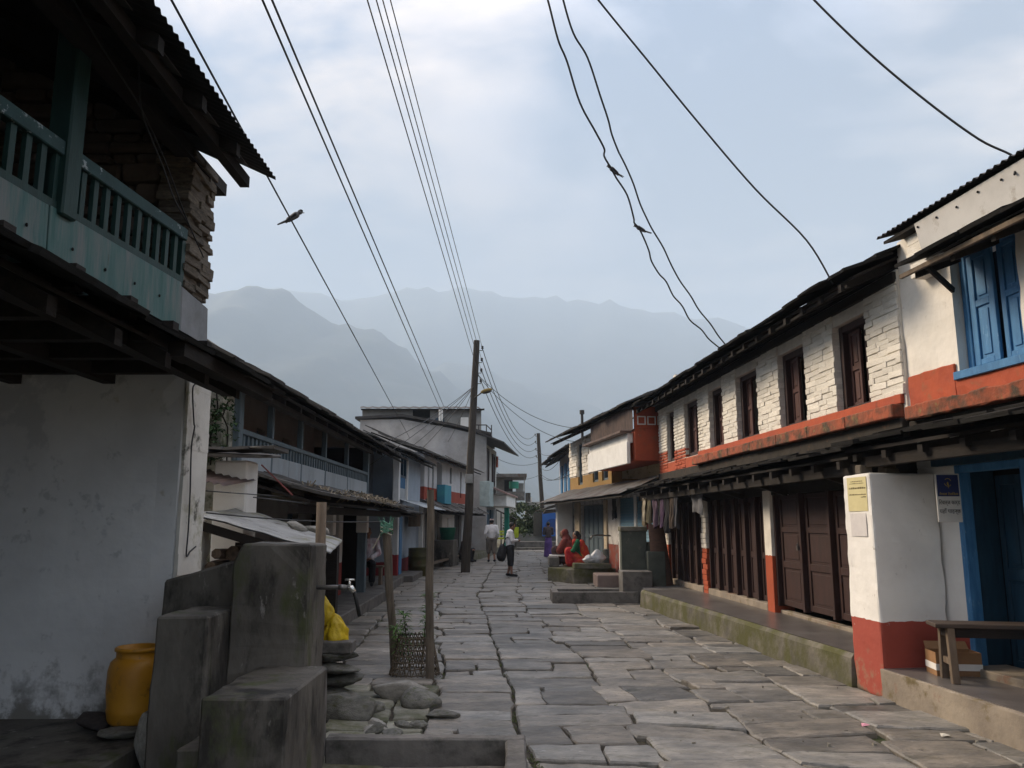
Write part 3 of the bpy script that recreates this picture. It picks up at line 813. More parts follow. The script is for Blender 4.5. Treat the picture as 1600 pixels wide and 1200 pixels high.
# wall plate, rafters, slates
b = R2.mb(); b.box(-.05, L, -.12, .05, 4.08, 4.20); b.build("wall_plate", dwood, r, bevel=.01)
EV, RG = (.56, 4.13), (-2.5, 5.50)
slope(R2, "roof_boarding", -.08, L + .1, (.50, 4.15), RG, .025, dwood, drop=.02)
slope(R2, "rear_roof", -.08, L + .1, (-4.9, 4.3), RG, .06, slate)
rafters(R2, [.1 + .48 * k for k in range(21)], EV, (-.6, 4.65), .07, .08, dwood, .05, name="rafter")
sl_e, sl_r = (.60, 4.13), (-.55, 4.64)
slates(R2, -.12, L + .15, sl_e, sl_r, .50, 3, slate_bk, .028, seed=9, jit=1.8)
slope(R2, "upper_slating", -.08, L + .1, (-.45, 4.62), RG, .05, slate, drop=-.035)
b = R2.mb()
for k in range(5): b.bar((2.02 * k, .50 + R(-.02, .02), 4.045), (2.02 * k + 2.06, .50 + R(-.02, .02), 4.045), .03, .03)
b.build("eave_batten", dwood, r)
# pent roof over the shop fronts
slates(R2, .0, 9.9, (.70, 2.27), (.05, 2.43), .55, 3, slate_bk, .026, seed=12, jit=2.6)
slope(R2, "pent_boarding", .02, 9.86, (.64, 2.27), (.02, 2.43), .025, dwood, drop=.02)
rafters(R2, [.2 + .6 * k for k in range(16)], (.66, 2.26), (0, 2.40), .07, .08, dwood, .05)
b = R2.mb(); b.bar((.05, .50, 2.13), (9.8, .50, 2.10), .10, .11); b.build("eave_beam", dwood, r)
for i, u in enumerate((.9, 3.0, 4.7, 6.4, 8.2)):
    b = R2.mb(); b.bar((u, .04, 1.98), (u, .50, 2.12), .07, .07); b.build("bracket", dwood, r)
b = R2.mb(); b.box(.05, 9.25, -.10, .015, 1.98, 2.12); b.build("lintel", dwood, r)
# shop fronts: pillars and folding doors
for (a, c, sd) in ((3.62, 3.88, 0), (6.68, 6.95, 1), (9.28, 9.86, 2)):
    b = R2.mb()
    if sd == 0: b.box(a, c, -.25, .05, .30, 2.05)
    else:
        z = .30
        while z < 2.0:
            h = rb.uniform(.08, .11); b.box(a + rb.uniform(-.02, .02), c + rb.uniform(-.02, .02), -.25, .05 + rb.uniform(-.015, .015), z, min(z + h - .004, 2.05)); z += h
    b.build("pillar", pil_split, r, bevel=.012, seg=2)
bays = [(.20, 3.60, 4), (3.92, 6.64, 6), (7.0, 9.24, 5)]
for bi, (a, c, n) in enumerate(bays):
    b = R2.mb(); b.box(a - .02, c + .02, -.14, .045 if bi else -.03, .315, .42 if bi else .365); b.build("door_sill", conc_plinth, r, bevel=.008)
    w = (c - a) / n
    for k in range(n):
        u0 = a + k * w
        b = R2.mb(); b.box(u0 - .025, u0 + .035, -.13, .0, .42, 1.98); b.build("door_post", brown, r, bevel=.004)
        if bi == 0: leaf(R2, u0 + .05, u0 + w - .04, .44, 1.97, -.10, brown, r, panels=((.05, .34), (.40, .66), (.71, .96)), st=.075, ang=.05 if k % 2 else .0)
        else: leaf(R2, u0 + .04, u0 + w - .04, .43, 1.97, -.10, brown, r, panels=((.05, .40), (.46, .95)), st=.06, ang=(.12 if k % 2 else -.0))
    b = R2.mb(); b.box(c - .03, c + .02, -.13, .002, .42, 1.98); b.build("door_post", brown, r, bevel=.004)
padlock = R2.mb(); padlock.box(2.78, 2.83, .0, .03, 1.22, 1.28); padlock.tube([(2.79, .015, 1.28), (2.79, .015, 1.31), (2.82, .015, 1.31), (2.82, .015, 1.28)], .006)
padlock.build("padlock", iron, r)
# raised step in front, mossy face
A0, A1 = Vector((3.34, 8.22)), Vector((2.46, 15.75))
st = MB(); N = 24
for i in range(N + 1):
    t = i / N; p = A0.lerp(A1, t); p.x += .025 * noise.noise(Vector((t * 9, 0, 0)))
    q = R2.w(0 + t * 7.6, -.05)
    st.v += [(p.x - .02, p.y, -.1), (p.x + .0, p.y, .27 + .012 * noise.noise(Vector((t * 14, 3, 0)))), (p.x + .03, p.y, .318), (q.x, q.y, .318), (q.x, q.y, -.1)]
for i in range(N):
    for k in range(4):
        a = i * 5 + k; st.f.append((a, a + 1, a + 6, a + 5))
st.f += [(4, 3, 2, 1, 0), tuple(N * 5 + k for k in range(5))]
structure(st.build("kerb_step", conc_moss))
st = MB()
for i in range(N + 1):
    t = i / N; p = A0.lerp(A1, t); q = R2.w(t * 7.6, -.04)
    st.v += [(p.x + .045, p.y, .3225), (q.x, q.y, .3225)]
for i in range(N): st.f.append((2 * i, 2 * i + 1, 2 * i + 3, 2 * i + 2))
structure(st.build("step_floor", conc_floor, fix=True))
st = MB(); p0, p1, p2, p3 = R2.w(7.55, .95), R2.w(10.3, .7), R2.w(10.3, -.05), R2.w(7.55, -.05)
st.hexa([(p.x, p.y, -.1) for p in (p0, p1, p2, p3)], [(p.x, p.y, .312) for p in (p0, p1, p2, p3)])
structure(st.build("step_end", conc, bevel=.01))

# ================================================================== right side: house with the blank signboard
R3 = Frame((3.30, 18.3), (1.95, 27.0), 1)
r = R3.root("corner_shop_house", "house with brown corrugated upper wall, red flank and blue rolling shutters", "house")
wb = R3.mb(); R3.wall(wb, 3.75, 8.8, 2.45, 4.20, -.3, 0, [(7.05, 7.65, 2.75, 4.05), (5.15, 5.8, 2.75, 3.9), (4.1, 4.75, 2.75, 3.9)])
wb.box(8.6, 8.8, -4, -.31, 0, 4.2); wb.box(0, 8.6, -4.2, -4.0, 0, 4.2)
wb.build("upper_wall", mat("wash_over_ochre", (.78, .72, .63), (.62, .56, .48), scale=5, rough=.9, bump=.6, bs=12, split=[(3.02, (.36, .215, .075))], moss=((.24, .19, .06), 5, .60, .06), bdist=.03), r)
for (a, c, z1) in ((7.05, 7.65, 4.05), (5.15, 5.8, 3.9), (4.1, 4.75, 3.9)):
    win = frame_rect(R3.mb(), a, c, 2.75, z1, -.18, -.05, .07).build("window", blue_gr, r, bevel=.005)
    leaf(R3, a + .08, (a + c) / 2, 2.83, z1 - .08, -.15, blue_gr, win, "shutter", st=.04); b = R3.mb(); b.box(a + .05, c - .05, -.3, -.26, 2.8, z1 - .05); b.build("dark_backing", dark, win)  # sheet coloured dark to give the shade inside the window
# whitewashed brick pier edges
for (a, c) in ((7.72, 8.78), (5.86, 6.98)):
    z = 3.05
    b = R3.mb()
    while z < 4.1:
        h = rb.uniform(.09, .13); u = a
        while u < c: 
            l_ = rb.uniform(.22, .35); b.box(u, min(u + l_ - .012, c), 0, .03 + rb.uniform(-.01, .015), z, z + h - .012, .006); u += l_
        z += h
    stuff(b.build("brick_field", brick_w, r, bevel=.01))
# projecting upper room: corrugated sheet above, red flank, board
b = R3.mb(); b.box(-.08, 3.70, -.3, .52, 2.96, 3.70); b.box(-.08, .0, -.3, .52, 3.70, 4.2)
b.build("red_upper_room", red_p, r, bevel=.01)
b = R3.mb(); b.map = R3.m
k = int(3.8 / .09 * 6)
for j, z in enumerate((3.66, 4.24)):
    for i in range(k + 1):
        u = -.1 + 3.8 * i / k; b.v.append(R3.m(u, .57 + .012 * math.sin(2 * math.pi * (u + .1) / .09), z))
for i in range(k): b.f.append((i, i + 1, k + 2 + i, k + 1 + i))
b.build("corrugated_wall", tin_brown, r, smooth=True)
b = R3.mb(); b.box(0.02, 3.62, .57, .84, 3.60, 3.655); b.build("board_canopy", tin_brown, r, bevel=.006)
b = R3.mb(); b.box(.06, 3.56, .53, .66, 3.38, 3.60); b.build("white_strip", white, r, bevel=.006)
b = R3.mb(); b.box(-.02, 3.60, .62, .70, 2.90, 3.40)
o = b.build("blank_signboard", white, r, bevel=.006)
for i in range(3):
    b = R3.mb(); u = -.07; o_ = -.22 + .24 * i
    frame_rect(MB(lambda a_, b_, c_: R3.m(-.10 + b_, a_, c_)), o_, o_ + .2, 3.78, 3.98, 0, .03, .025).build("vent", white, r)
# roof
slates(R3, -.2, 8.95, (.72, 4.22), (-.3, 4.66), .6, 2, slate, .035, seed=21, jit=2)
slope(R3, "roof_boarding", -.15, 8.9, (.64, 4.22), (-2.3, 5.45), .03, dwood, drop=.02); slope(R3, "rear_roof", -.15, 8.9, (-4.6, 4.3), (-2.3, 5.45), .05, slate)
slope(R3, "upper_slating", -.15, 8.9, (-.2, 4.63), (-2.3, 5.45), .05, slate, drop=-.035)
rafters(R3, [3.9 + .55 * i for i in range(9)], (.68, 4.2), (-.2, 4.6), .06, .08, dwood, .05)
# pent roof of tin
b = R3.mb(); corr(b, -.3, 9.2, (.98, 2.22), (.0, 2.62), .11, .012, .03); b.build("pent_roof", tin, r, smooth=True)
slope(R3, "pent_boarding", -.3, 9.1, (.92, 2.19), (.0, 2.59), .03, dwood, drop=.02)
# ground floor
wb = R3.mb(); R3.wall(wb, -.1, 8.8, 0, 2.44, -.3, 0, [(.15, 1.55, .3, 2.2), (1.75, 3.0, .3, 2.2), (4.55, 7.3, .3, 2.1)])
wb.build("lower_wall", mat("worn_wash", (.62, .60, .57), (.42, .40, .38), scale=3, rough=.9, bump=.4, bs=12, split=[(1.0, (.26, .06, .04))], moss=((.15, .13, .12), 4, .6, .06)), r)
shut = mat("blue_shutter", (.20, .36, .46), (.16, .30, .40), scale=3, rough=.5, bump=.05)
for (a, c) in ((.16, 1.54), (1.76, 2.99)):
    b = R3.mb(); z = .3
    while z < 2.18: b.hexa([(a, -.06, z), (c, -.06, z), (c, .012, z), (a, .012, z)], [(a, -.06, z + .068), (c, -.06, z + .068), (c, -.018, z + .068), (a, -.018, z + .068)]); z += .072
    b.build("rolling_shutter", shut, r)
b = R3.mb(); b.box(1.56, 1.74, -.05, .03, .3, 2.25); b.box(3.01, 3.10, -.05, .03, .3, 2.25); b.build("door_post", white, r, bevel=.01)
for k in range(5): leaf(R3, 4.58 + k * .545, 4.58 + (k + 1) * .545 - .03, .32, 2.08, -.12, blue_gr, r, st=.05)
b = R3.mb(); b.box(7.35, 8.0, .0, .06, .2, 2.2); b.box(4.2, 4.5, .0, .05, .2, 2.2); b.build("door_post", mat("cream_wash", (.55, .46, .33), (.42, .34, .24), scale=4, bump=.3, moss=((.2, .15, .1), 6, .62, .05)), r, bevel=.01)
b = R3.mb(); b.box(8.35, 8.6, .03, .55, .1, 2.3); b.build("corner_post", white, r, bevel=.01)
# small tin canopy past the end of the pent roof
b = R3.mb(); b.hexa([(8.6, .2, 2.0), (10.1, .1, 1.93), (10.1, .7, 1.86), (8.6, .9, 1.95)], [(8.6, .2, 2.03), (10.1, .1, 1.95), (10.1, .7, 1.88), (8.6, .9, 1.98)]); b.build("end_canopy", tin, r)
# next house beyond
R4 = Frame((2.14, 28.6), (2.0, 34.0), 1)
r = R4.root("slate_roofed_house", "narrow white house with blue window half hidden beyond the signboard house", "house")
wb = R4.mb(); R4.wall(wb, 0, 5.2, 0, 4.3, -3, 0, []); wb.build("wall", mat("white_red_wall", (.7, .68, .66), (.55, .54, .52), scale=3, bump=.3, split=[(2.75, (.40, .08, .06)), (2.2, (.5, .5, .5))]), r)
for u in (.5, 2.0, 3.6):
    w_ = R4.mb(); w_.box(u, u + .8, 0, .05, 2.5, 3.8); w_.build("window", blue_w, r, bevel=.01)
slates(R4, -.4, 5.4, (.7, 3.9), (-.6, 4.6), .6, 3, slate, .04, seed=31, jit=2)
slope(R4, "roof_boarding", -.3, 5.3, (.6, 3.9), (-2.2, 5.3), .05, dwood, drop=.02)
slates(R4, -.4, 5.4, (.9, 2.0), (.0, 2.3), .6, 2, slate, .04, seed=32, jit=2)
b = R4.mb(); b.tube([(1.0, -.5, 4.4), (1.0, -.5, 5.6)], .05, 8); b.tube([(1.0, -.5, 5.55), (1.0, -.5, 5.7)], .09, 8); b.build("chimney_pipe", tin_dark, r)
# ================================================================== left side: near house with the green balcony
L1 = Frame((-2.4, 1.0), (-2.4, 6.3), -1)
r = L1.root("balcony_house", "house with green painted balcony and blue white plastered end wall", "house")
b = L1.mb(); b.box(4.87, 5.30, -5.0, -.022, .0, 2.74); b.build("end_wall", plas_grey, r, bevel=.015, seg=1, rough=(.020, 1.6, .2))
b = L1.mb()
NZ = 18
for i in range(NZ):                         # uneven, weathered edge of the wall towards the street
    z0, z1 = 2.74 * i / NZ, 2.74 * (i + 1) / NZ
    b.box(4.872 - .012 * noise.noise(Vector((i * .5, 1, 0))), 5.31, -.024, .012 * noise.noise(Vector((i * .7, 0, 3))), z0, z1)
b.build("weathered_side", plas_moss, r)
b = L1.mb(); b.box(-2.5, 4.86, -5.0, -4.7, 0, 4.6); b.box(-2.5, 4.86, -2.7, -2.4, .25, 2.72); b.build("rear_wall", plas_grey, r)
# balcony floor with joists
LB = lambda u, o, z: L1.m(u, o + .02 + .097 * (u - 4.55), z)      # the balcony front runs slightly askew
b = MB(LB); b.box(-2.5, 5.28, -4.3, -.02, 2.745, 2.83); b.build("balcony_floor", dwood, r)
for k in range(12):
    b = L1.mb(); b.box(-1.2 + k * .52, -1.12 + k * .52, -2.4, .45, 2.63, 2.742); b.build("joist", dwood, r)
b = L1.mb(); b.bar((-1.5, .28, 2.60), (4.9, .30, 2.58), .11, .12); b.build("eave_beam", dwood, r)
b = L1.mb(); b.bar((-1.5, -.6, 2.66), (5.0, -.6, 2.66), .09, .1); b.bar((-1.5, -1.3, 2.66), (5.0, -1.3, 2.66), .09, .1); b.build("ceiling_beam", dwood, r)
# pent roof of slates between the storeys
slates(L1, -1.5, 4.75, (.62, 2.53), (-.12, 2.90), .42, 4, slate_bk, .022, seed=41, jit=2.2)
slope(L1, "pent_boarding", -1.5, 4.7, (.54, 2.55), (-.5, 3.05), .02, dwood, drop=.012)
rafters(L1, [-1.2 + .55 * k for k in range(11)], (.56, 2.53), (0, 2.83), .07, .08, dwood, .04)
for (u, e, z) in ((4.72, .62, 2.50), (4.60, .48, 2.56)):
    b = L1.mb(); b.bar((u - 1.5, e - .03, z + .02), (u, e, z), .09, .08); b.build("beam_end", dwood, r)
# tin skirt in painted sheets
cuts = [-1.5, .35, 1.65, 3.10, 4.52]
for i, (a, c) in enumerate(zip(cuts[:-1], cuts[1:])):
    b = MB(LB); t = R(-.006, .006)
    b.hexa([(a + .006, .015, 2.865), (c - .006, .015, 2.865 + t), (c - .006, .035, 2.865 + t), (a + .006, .035, 2.865)],
           [(a + .006, .004, 3.29), (c - .006, .004, 3.285), (c - .006, .022, 3.285), (a + .006, .022, 3.29)])
    sk = b.build("skirt_sheet", green_sheet, r, bevel=.003)
    u = a + .2
    while u < c - .05:
        n_ = MB(LB); n_.ell((u, .034, 3.10 + R(-.012, .012)), (.008, .006, .011), 8, 5); n_.build("nail_head", dark, sk); u += R(.24, .34)
b = L1.mb(); b.hexa([(4.53, .0, 2.84), (5.06, .0, 2.72), (5.06, .05, 2.72), (4.53, .05, 2.84)], [(4.53, -.01, 3.27), (5.04, -.01, 3.24), (5.04, .035, 3.24), (4.53, .035, 3.27)])
b.build("corner_plaster", mat("grey_render", (.24, .25, .26), (.15, .155, .16), scale=3, rough=.85, bump=.3, bs=15), r, bevel=.012)
b = L1.mb(); b.box(4.55, 5.02, -.4, -.012, 2.75, 3.26); b.build("corner_core", stone_d, r)
# railing
b = MB(LB); b.box(-1.5, 4.53, -.035, .035, 3.60, 3.685); b.build("top_rail", green_rail, r, bevel=.006)
b = MB(LB); b.box(-1.5, 4.53, -.03, .02, 3.285, 3.33); b.build("bottom_rail", green_w, r)
u = -1.4
while u < 4.48:
    if abs(u - 3.22) > .09 and abs(u - .7) > .09:
        b = MB(LB); b.box(u, u + .042, -.015, .012, 3.32, 3.605); b.build("baluster", green_w, r)
    u += .116
for u in (3.22, .7):
    b = MB(LB); b.box(u - .065, u + .065, -.075, .055, 3.26, 4.45); b.build("post", green_w, r, bevel=.01)
b = L1.mb(); b.box(4.50, 4.56, -.05, .03, 3.27, 3.70); b.build("end_post", green_w, r)
# stone cross wall and stone corner
b = L1.mb(); gp = [(-4.7, 2.83), (-.16, 2.83), (-.16, 4.555), (-2.6, 5.71), (-4.7, 4.68)]
b.add([(4.66, o_, z_) for o_, z_ in gp] + [(4.95, o_, z_) for o_, z_ in gp], [(0, 1, 2, 3, 4), (9, 8, 7, 6, 5)] + [(i, (i + 1) % 5, 5 + (i + 1) % 5, 5 + i) for i in range(5)]); b.build("stone_core", stone_d, r)
b = L1.mb(); b.box(-2.5, 4.65, -1.75, -1.55, 2.83, 5.235); b.build("loft_wall", stone_d, r)
b = L1.mb(); b.box(1.6, 2.3, -1.56, -1.50, 2.84, 4.2); b.build("loft_door", dwood, r)
rk = random.Random(3)
z = 3.27
while z < 4.30:
    h = rk.uniform(.035, .075); u = 4.55 + rk.uniform(-.02, .02)
    while u < 5.0:
        l_ = min(rk.uniform(.16, .32), 5.04 - u)
        o = inst("stone", rk.choice(BR[stone_b.name]), r)
        o.location = L1.m(u + l_ / 2, -.09 + rk.uniform(-.025, .03), z + h / 2); o.scale = (l_, .24, h); o.rotation_euler = (rk.uniform(-.06, .06), rk.uniform(-.06, .06), rk.uniform(-.08, .08))
        u += l_
    z += h - .004
z = 2.85
fld = L1.mb()
while z < 5.4:
    h = rk.uniform(.08, .17); o_ = -.22 if z < 4.35 else .57 - (z + .17 - 4.22) / .473
    while o_ > -2.5:
        l_ = rk.uniform(.15, .42); fld.box(4.57 + rk.uniform(0, .04), 4.70, o_ - l_ + .015, o_, z, z + h - .014, .012); o_ -= l_
    z += h
stuff(fld.build("stone_field", mat("dark_rubble", (.15, .115, .095), (.085, .068, .058), scale=3, rough=.9, bump=.8, bs=12), r, bevel=.02))
# overhanging roof
b = L1.mb(); corr(b, -2.5, 4.86, (.57, 4.22), (-2.6, 5.72), .076, .008); b.build("corrugated_roof", tin_dark, r, smooth=True)
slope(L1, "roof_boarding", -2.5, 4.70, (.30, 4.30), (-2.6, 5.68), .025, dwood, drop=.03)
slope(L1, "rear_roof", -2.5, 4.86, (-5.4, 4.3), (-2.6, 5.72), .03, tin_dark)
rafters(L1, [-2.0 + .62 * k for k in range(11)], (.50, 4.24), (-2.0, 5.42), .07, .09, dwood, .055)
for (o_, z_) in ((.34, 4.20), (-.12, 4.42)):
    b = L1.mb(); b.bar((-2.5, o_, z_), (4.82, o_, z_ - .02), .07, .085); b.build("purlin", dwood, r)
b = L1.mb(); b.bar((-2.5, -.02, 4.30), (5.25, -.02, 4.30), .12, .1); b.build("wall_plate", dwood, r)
for k in range(6):
    b = L1.mb(); u = 4.35 - k * .62; b.hexa([(u, .33, 4.255), (u + .26, .33, 4.255), (u + .26, .44, 4.20), (u, .44, 4.20)], [(u, .33, 4.262), (u + .26, .33, 4.262), (u + .26, .44, 4.207), (u, .44, 4.207)]); b.build("packing_slate", slate_gr, r)
# paved platform under the balcony
b = MB(); b.hexa([(-7, 2, -.1), (-2.26, 2, -.1), (-2.30, 5.9, -.1), (-7, 5.9, -.1)], [(-7, 2, .25), (-2.26, 2, .25), (-2.30, 5.9, .25), (-7, 5.9, .25)])
structure(b.build("veranda_floor", conc_dark, bevel=.012))
b = MB(); b.hexa([(-2.2, 4.5, -.1), (-1.60, 4.5, -.1), (-1.66, 4.92, -.1), (-2.2, 4.95, -.1)], [(-2.2, 4.5, .115), (-1.62, 4.5, .115), (-1.67, 4.9, .115), (-2.2, 4.95, .12)])
structure(b.build("stepping_block", conc_dark, bevel=.015))

# ================================================================== public tap in the foreground
tp = thing("water_tap_stand", "stepped dark concrete tap stand with trough beside the plastered end wall", "water tap", (-1.55, 5.3, 0))
def tb(name, x0, x1, y0, y1, z0, z1, m=conc_dark, bev=.012, top=0.0):
    b = MB(); x0 += 1.55; x1 += 1.55; y0 -= 5.3; y1 -= 5.3
    b.hexa([(x0, y0, z0), (x1, y0, z0), (x1, y1, z0), (x0, y1, z0)], [(x0 + top, y0 + top, z1), (x1 - top * .5, y0 + top, z1), (x1 - top * .5, y1, z1), (x0 + top, y1, z1)])
    return b.build(name, m, tp, bevel=bev, seg=1, rough=(.008, 4, .09))
b = MB(); X = lambda x: x + 1.55
b.add([(X(-1.80), -.02, -.05), (X(-1.30), -.02, -.05), (X(-1.30), -.02, 1.455), (X(-1.74), -.02, 1.46), (X(-1.80), -.02, 1.34)] + [(X(-1.80), .36, -.05), (X(-1.28), .36, -.05), (X(-1.28), .36, 1.45), (X(-1.74), .36, 1.46), (X(-1.80), .36, 1.34)],
      [(0, 1, 2, 3, 4), (9, 8, 7, 6, 5), (0, 5, 6, 1), (1, 6, 7, 2), (2, 7, 8, 3), (3, 8, 9, 4), (4, 9, 5, 0)])
b.build("tall_block", conc_dark, tp, bevel=.012, seg=1, rough=(.008, 4, .09))
b = MB(); b.add([(X(-2.34), .22, -.05), (X(-1.80), .22, -.05), (X(-1.80), .22, 1.36), (X(-2.34), .22, 1.21)] + [(X(-2.34), .42, -.05), (X(-1.80), .42, -.05), (X(-1.80), .42, 1.36), (X(-2.34), .42, 1.21)],
      [(0, 1, 2, 3), (7, 6, 5, 4), (0, 4, 5, 1), (1, 5, 6, 2), (2, 6, 7, 3), (3, 7, 4, 0)])
b.build("back_wall", conc_dark, tp, bevel=.015, rough=(.008, 4, .09))
tb("side_block", -2.12, -1.80, 4.90, 5.50, -.05, 1.045, top=.01)
tb("front_block", -1.62, -1.16, 4.34, 5.27, -.05, .70, top=.012)
tb("base_block", -1.80, -1.62, 4.55, 5.27, -.05, .40)
tb("side_plate", -1.34, -1.235, 5.05, 5.62, -.05, .63, conc, .01)
# trough
for (nm, a) in (("trough_rim", (-1.235, .09, 5.60, 5.71, -.05, .19)), ("trough_rim", (-.04, .09, 3.9, 5.595, -.05, .185)), ("trough_rim", (-1.235, .09, 3.78, 3.895, -.05, .18)), ("trough_floor", (-1.24, -.045, 3.9, 5.598, -.06, .012))):
    tb(nm, *a, m=conc if nm == "trough_rim" else conc_floor, bev=.012 if nm == "trough_rim" else 0)
# tap: pipe, elbow, handle, hose
px = atY(496, 918, 5.45)
b = MB(); p0 = px - Vector((-1.55, 5.3, 0))
b.tube([p0 - Vector((.12, 0, 0)), p0 + Vector((.15, 0, .002)), p0 + Vector((.2, 0, .0))], .0155, 10); b.tube([p0 + Vector((.14, 0, .002)), p0 + Vector((.185, 0, 0))], .019, 10)
pipe = b.build("tap_pipe", iron, tp, smooth=True)
q = p0 + Vector((.20, 0, 0))
b = MB(); b.tube([q, q + Vector((.025, 0, 0)), q + Vector((.045, 0, -.03))], .017, 10); b.tube([q + Vector((.012, 0, 0)), q + Vector((.012, 0, .045))], .009, 8); b.box(q.x - .018, q.x + .042, q.y - .008, q.y + .008, q.z + .045, q.z + .056)
b.build("faucet", mat("chrome", (.7, .7, .68), (.6, .6, .58), rough=.25, metal=.8, bump=0), tp, smooth=True)
b = MB(); b.tube([q + Vector((.045, 0, -.028)), q + Vector((.062, 0, -.09)), q + Vector((.085, .0, -.185))], .013, 10); b.build("hose", rubber, tp, smooth=True)
# shallow woven tray standing in the trough
b = MB()
for k in range(5): b.lathe([(.17 + .022 * k, .010 + .018 * k), (.182 + .022 * k, .012 + .018 * k), (.182 + .022 * k, .026 + .018 * k), (.17 + .022 * k, .026 + .018 * k), (.17 + .022 * k, .010 + .018 * k)], 28, cap=False)
b.lathe([(0.02, .012), (.19, .012), (.19, .02), (.02, .02)], 28)
o = tag(b.build("wicker_tray", bamboo, smooth=True), "round shallow wicker tray lying in the concrete trough", "tray"); o.location = (-.86, 4.86, .01)

# ================================================================== drum and stones by the end wall
d = thing("plastic_drum", "dirty yellow plastic drum without lid beside the tap stand", "drum", (-2.50, 5.58, .30))
b = MB(); b.lathe([(.145, 0), (.158, .02), (.168, .07), (.172, .085), (.168, .10), (.180, .20), (.1795, .215), (.180, .225), (.178, .33), (.165, .385), (.140, .408), (.134, .412), (.134, .455), (.139, .46), (.139, .478), (.128, .478), (.126, .41), (.10, .36), (.10, .05)], 30)
b.build("body", yellow_pl, d, smooth=True)
b = MB(); b.lathe([(.139, .452), (.146, .455), (.146, .472), (.139, .476), (.139, .452)], 30, cap=False); b.build("rim", yellow_pl, d, smooth=True)
b = MB(); b.lathe([(.0, .30), (.122, .30), (.122, .31), (.0, .31)], 20); b.build("dark_inside", dark, d)
stone("flat_stone", (-2.46, 5.40, .275), (.24, .13, .045), rock, "flat grey stone in front of the yellow drum", 3, (0, 0, .1))
stone("dark_stone", (-2.74, 5.60, .30), (.15, .12, .075), mat("wet_dark_stone", (.06, .048, .045), (.035, .03, .03), rough=.7, bump=.4), "dark rounded stone behind the yellow drum", 5)
stone("drum_rest_stone", (-2.50, 5.60, .262), (.20, .16, .045), rock, "low stone carrying the yellow drum", 9)
stone("upright_stone", (-2.215, 5.14, .30), (.072, .062, .21), rock_lt, "pale pointed stone standing upright beside the drum", 7, (.18, -.05, .5))

# ================================================================== cobbled corner: rubble, boulders, posts, basket with plant
pile = [((510, 1000), .62, (.20, .13, .05)), ((525, 1018), .45, (.24, .15, .045)), ((520, 1030), .33, (.27, .17, .06)), ((540, 1012), .52, (.10, .10, .04)), ((545, 1040), .22, (.22, .2, .07))]
z = .0
for i, (w_, h_, y_) in enumerate(((.30, .085, 7.3), (.26, .066, 7.35), (.25, .058, 7.3), (.21, .056, 7.35))):
    stone("rubble_stone", (-1.58 + .02 * (i % 2), y_ + .1, z + h_), (w_, .19, h_ * 1.08), rock, ("lowest and widest", "second lowest", "third", "topmost rough")[i] + " mossy flat stone of the small stack behind the tap stand", 20 + i, (0, 0, R(-.3, .3)), "stones of the small stack")
    z += h_ * 1.75
b = MB(); b.hexa([(-1.86, 7.3, z - .005), (-1.40, 7.28, z - .005), (-1.40, 7.5, z - .005), (-1.86, 7.52, z - .005)], [(-1.86, 7.3, z + .1), (-1.40, 7.28, z + .1), (-1.40, 7.5, z + .1), (-1.86, 7.52, z + .1)])
tag(b.build("concrete_block", conc, bevel=.012), "squared concrete block on top of the small stone stack", "block")
stone("boulder", (-1.36, 6.95, .05), (.33, .2, .15), rock, "long dark boulder lying at the foot of the stone stack", 31, (0, 0, -.1))
stone("boulder", (-1.02, 7.75, .07), (.25, .17, .11), rock_lt, "pale flat topped boulder beside the wooden posts", 32, (0, .05, .15))
stone("boulder", (-.80, 7.35, .05), (.24, .16, .12), rock, "grey round boulder at the foot of the straight post", 33)
stone("boulder", (-1.18, 7.25, .03), (.13, .1, .07), rock, "small grey stone among the boulders by the posts", 34)
stone("boulder", (-.55, 7.0, .02), (.17, .11, .045), rock, "low worn stone in front of the straight post", 35)
for i in range(7):
    stone("cobble", (R(-1.6, -.75), R(6.2, 6.8), .012), (R(.08, .16), R(.06, .11), R(.03, .05)), rock_lt if i % 3 == 0 else rock, "small rounded cobble set in the mossy paving corner", 40 + i, (0, 0, R(0, 3)), "cobbles of the mossy corner")
def post(name, base, top, r0, r1, label, m=postw, n=12):
    b = MB(); base, top = Vector(base), Vector(top); pts = []; rr_ = []
    for k in range(9):
        t = k / 8; p = base.lerp(top, t) + Vector((.018 * noise.noise(Vector((t * 3, base.x, 0))), .018 * noise.noise(Vector((t * 3, 0, base.x))), 0)) * (k > 0)
        pts.append(p); rr_.append((r0 + (r1 - r0) * t) * (1 + .10 * noise.noise(Vector((t * 5, base.x * 3, 2)))))
    b.tube(pts, rr_, n)
    return tag(b.build(name, m, smooth=False), label, "post")
g1, g2 = G(672, 1062), G(617, 1043)
post("wooden_post", g1 - Vector((0, 0, .08)), atY(672, 765, g1.y - .03), .046, .038, "straight grey wooden post beside the bamboo basket")
post("wooden_post", g2 - Vector((0, 0, .08)), atY(604, 832, g2.y - .1), .042, .048, "leaning dark wooden post with green twine at its top")
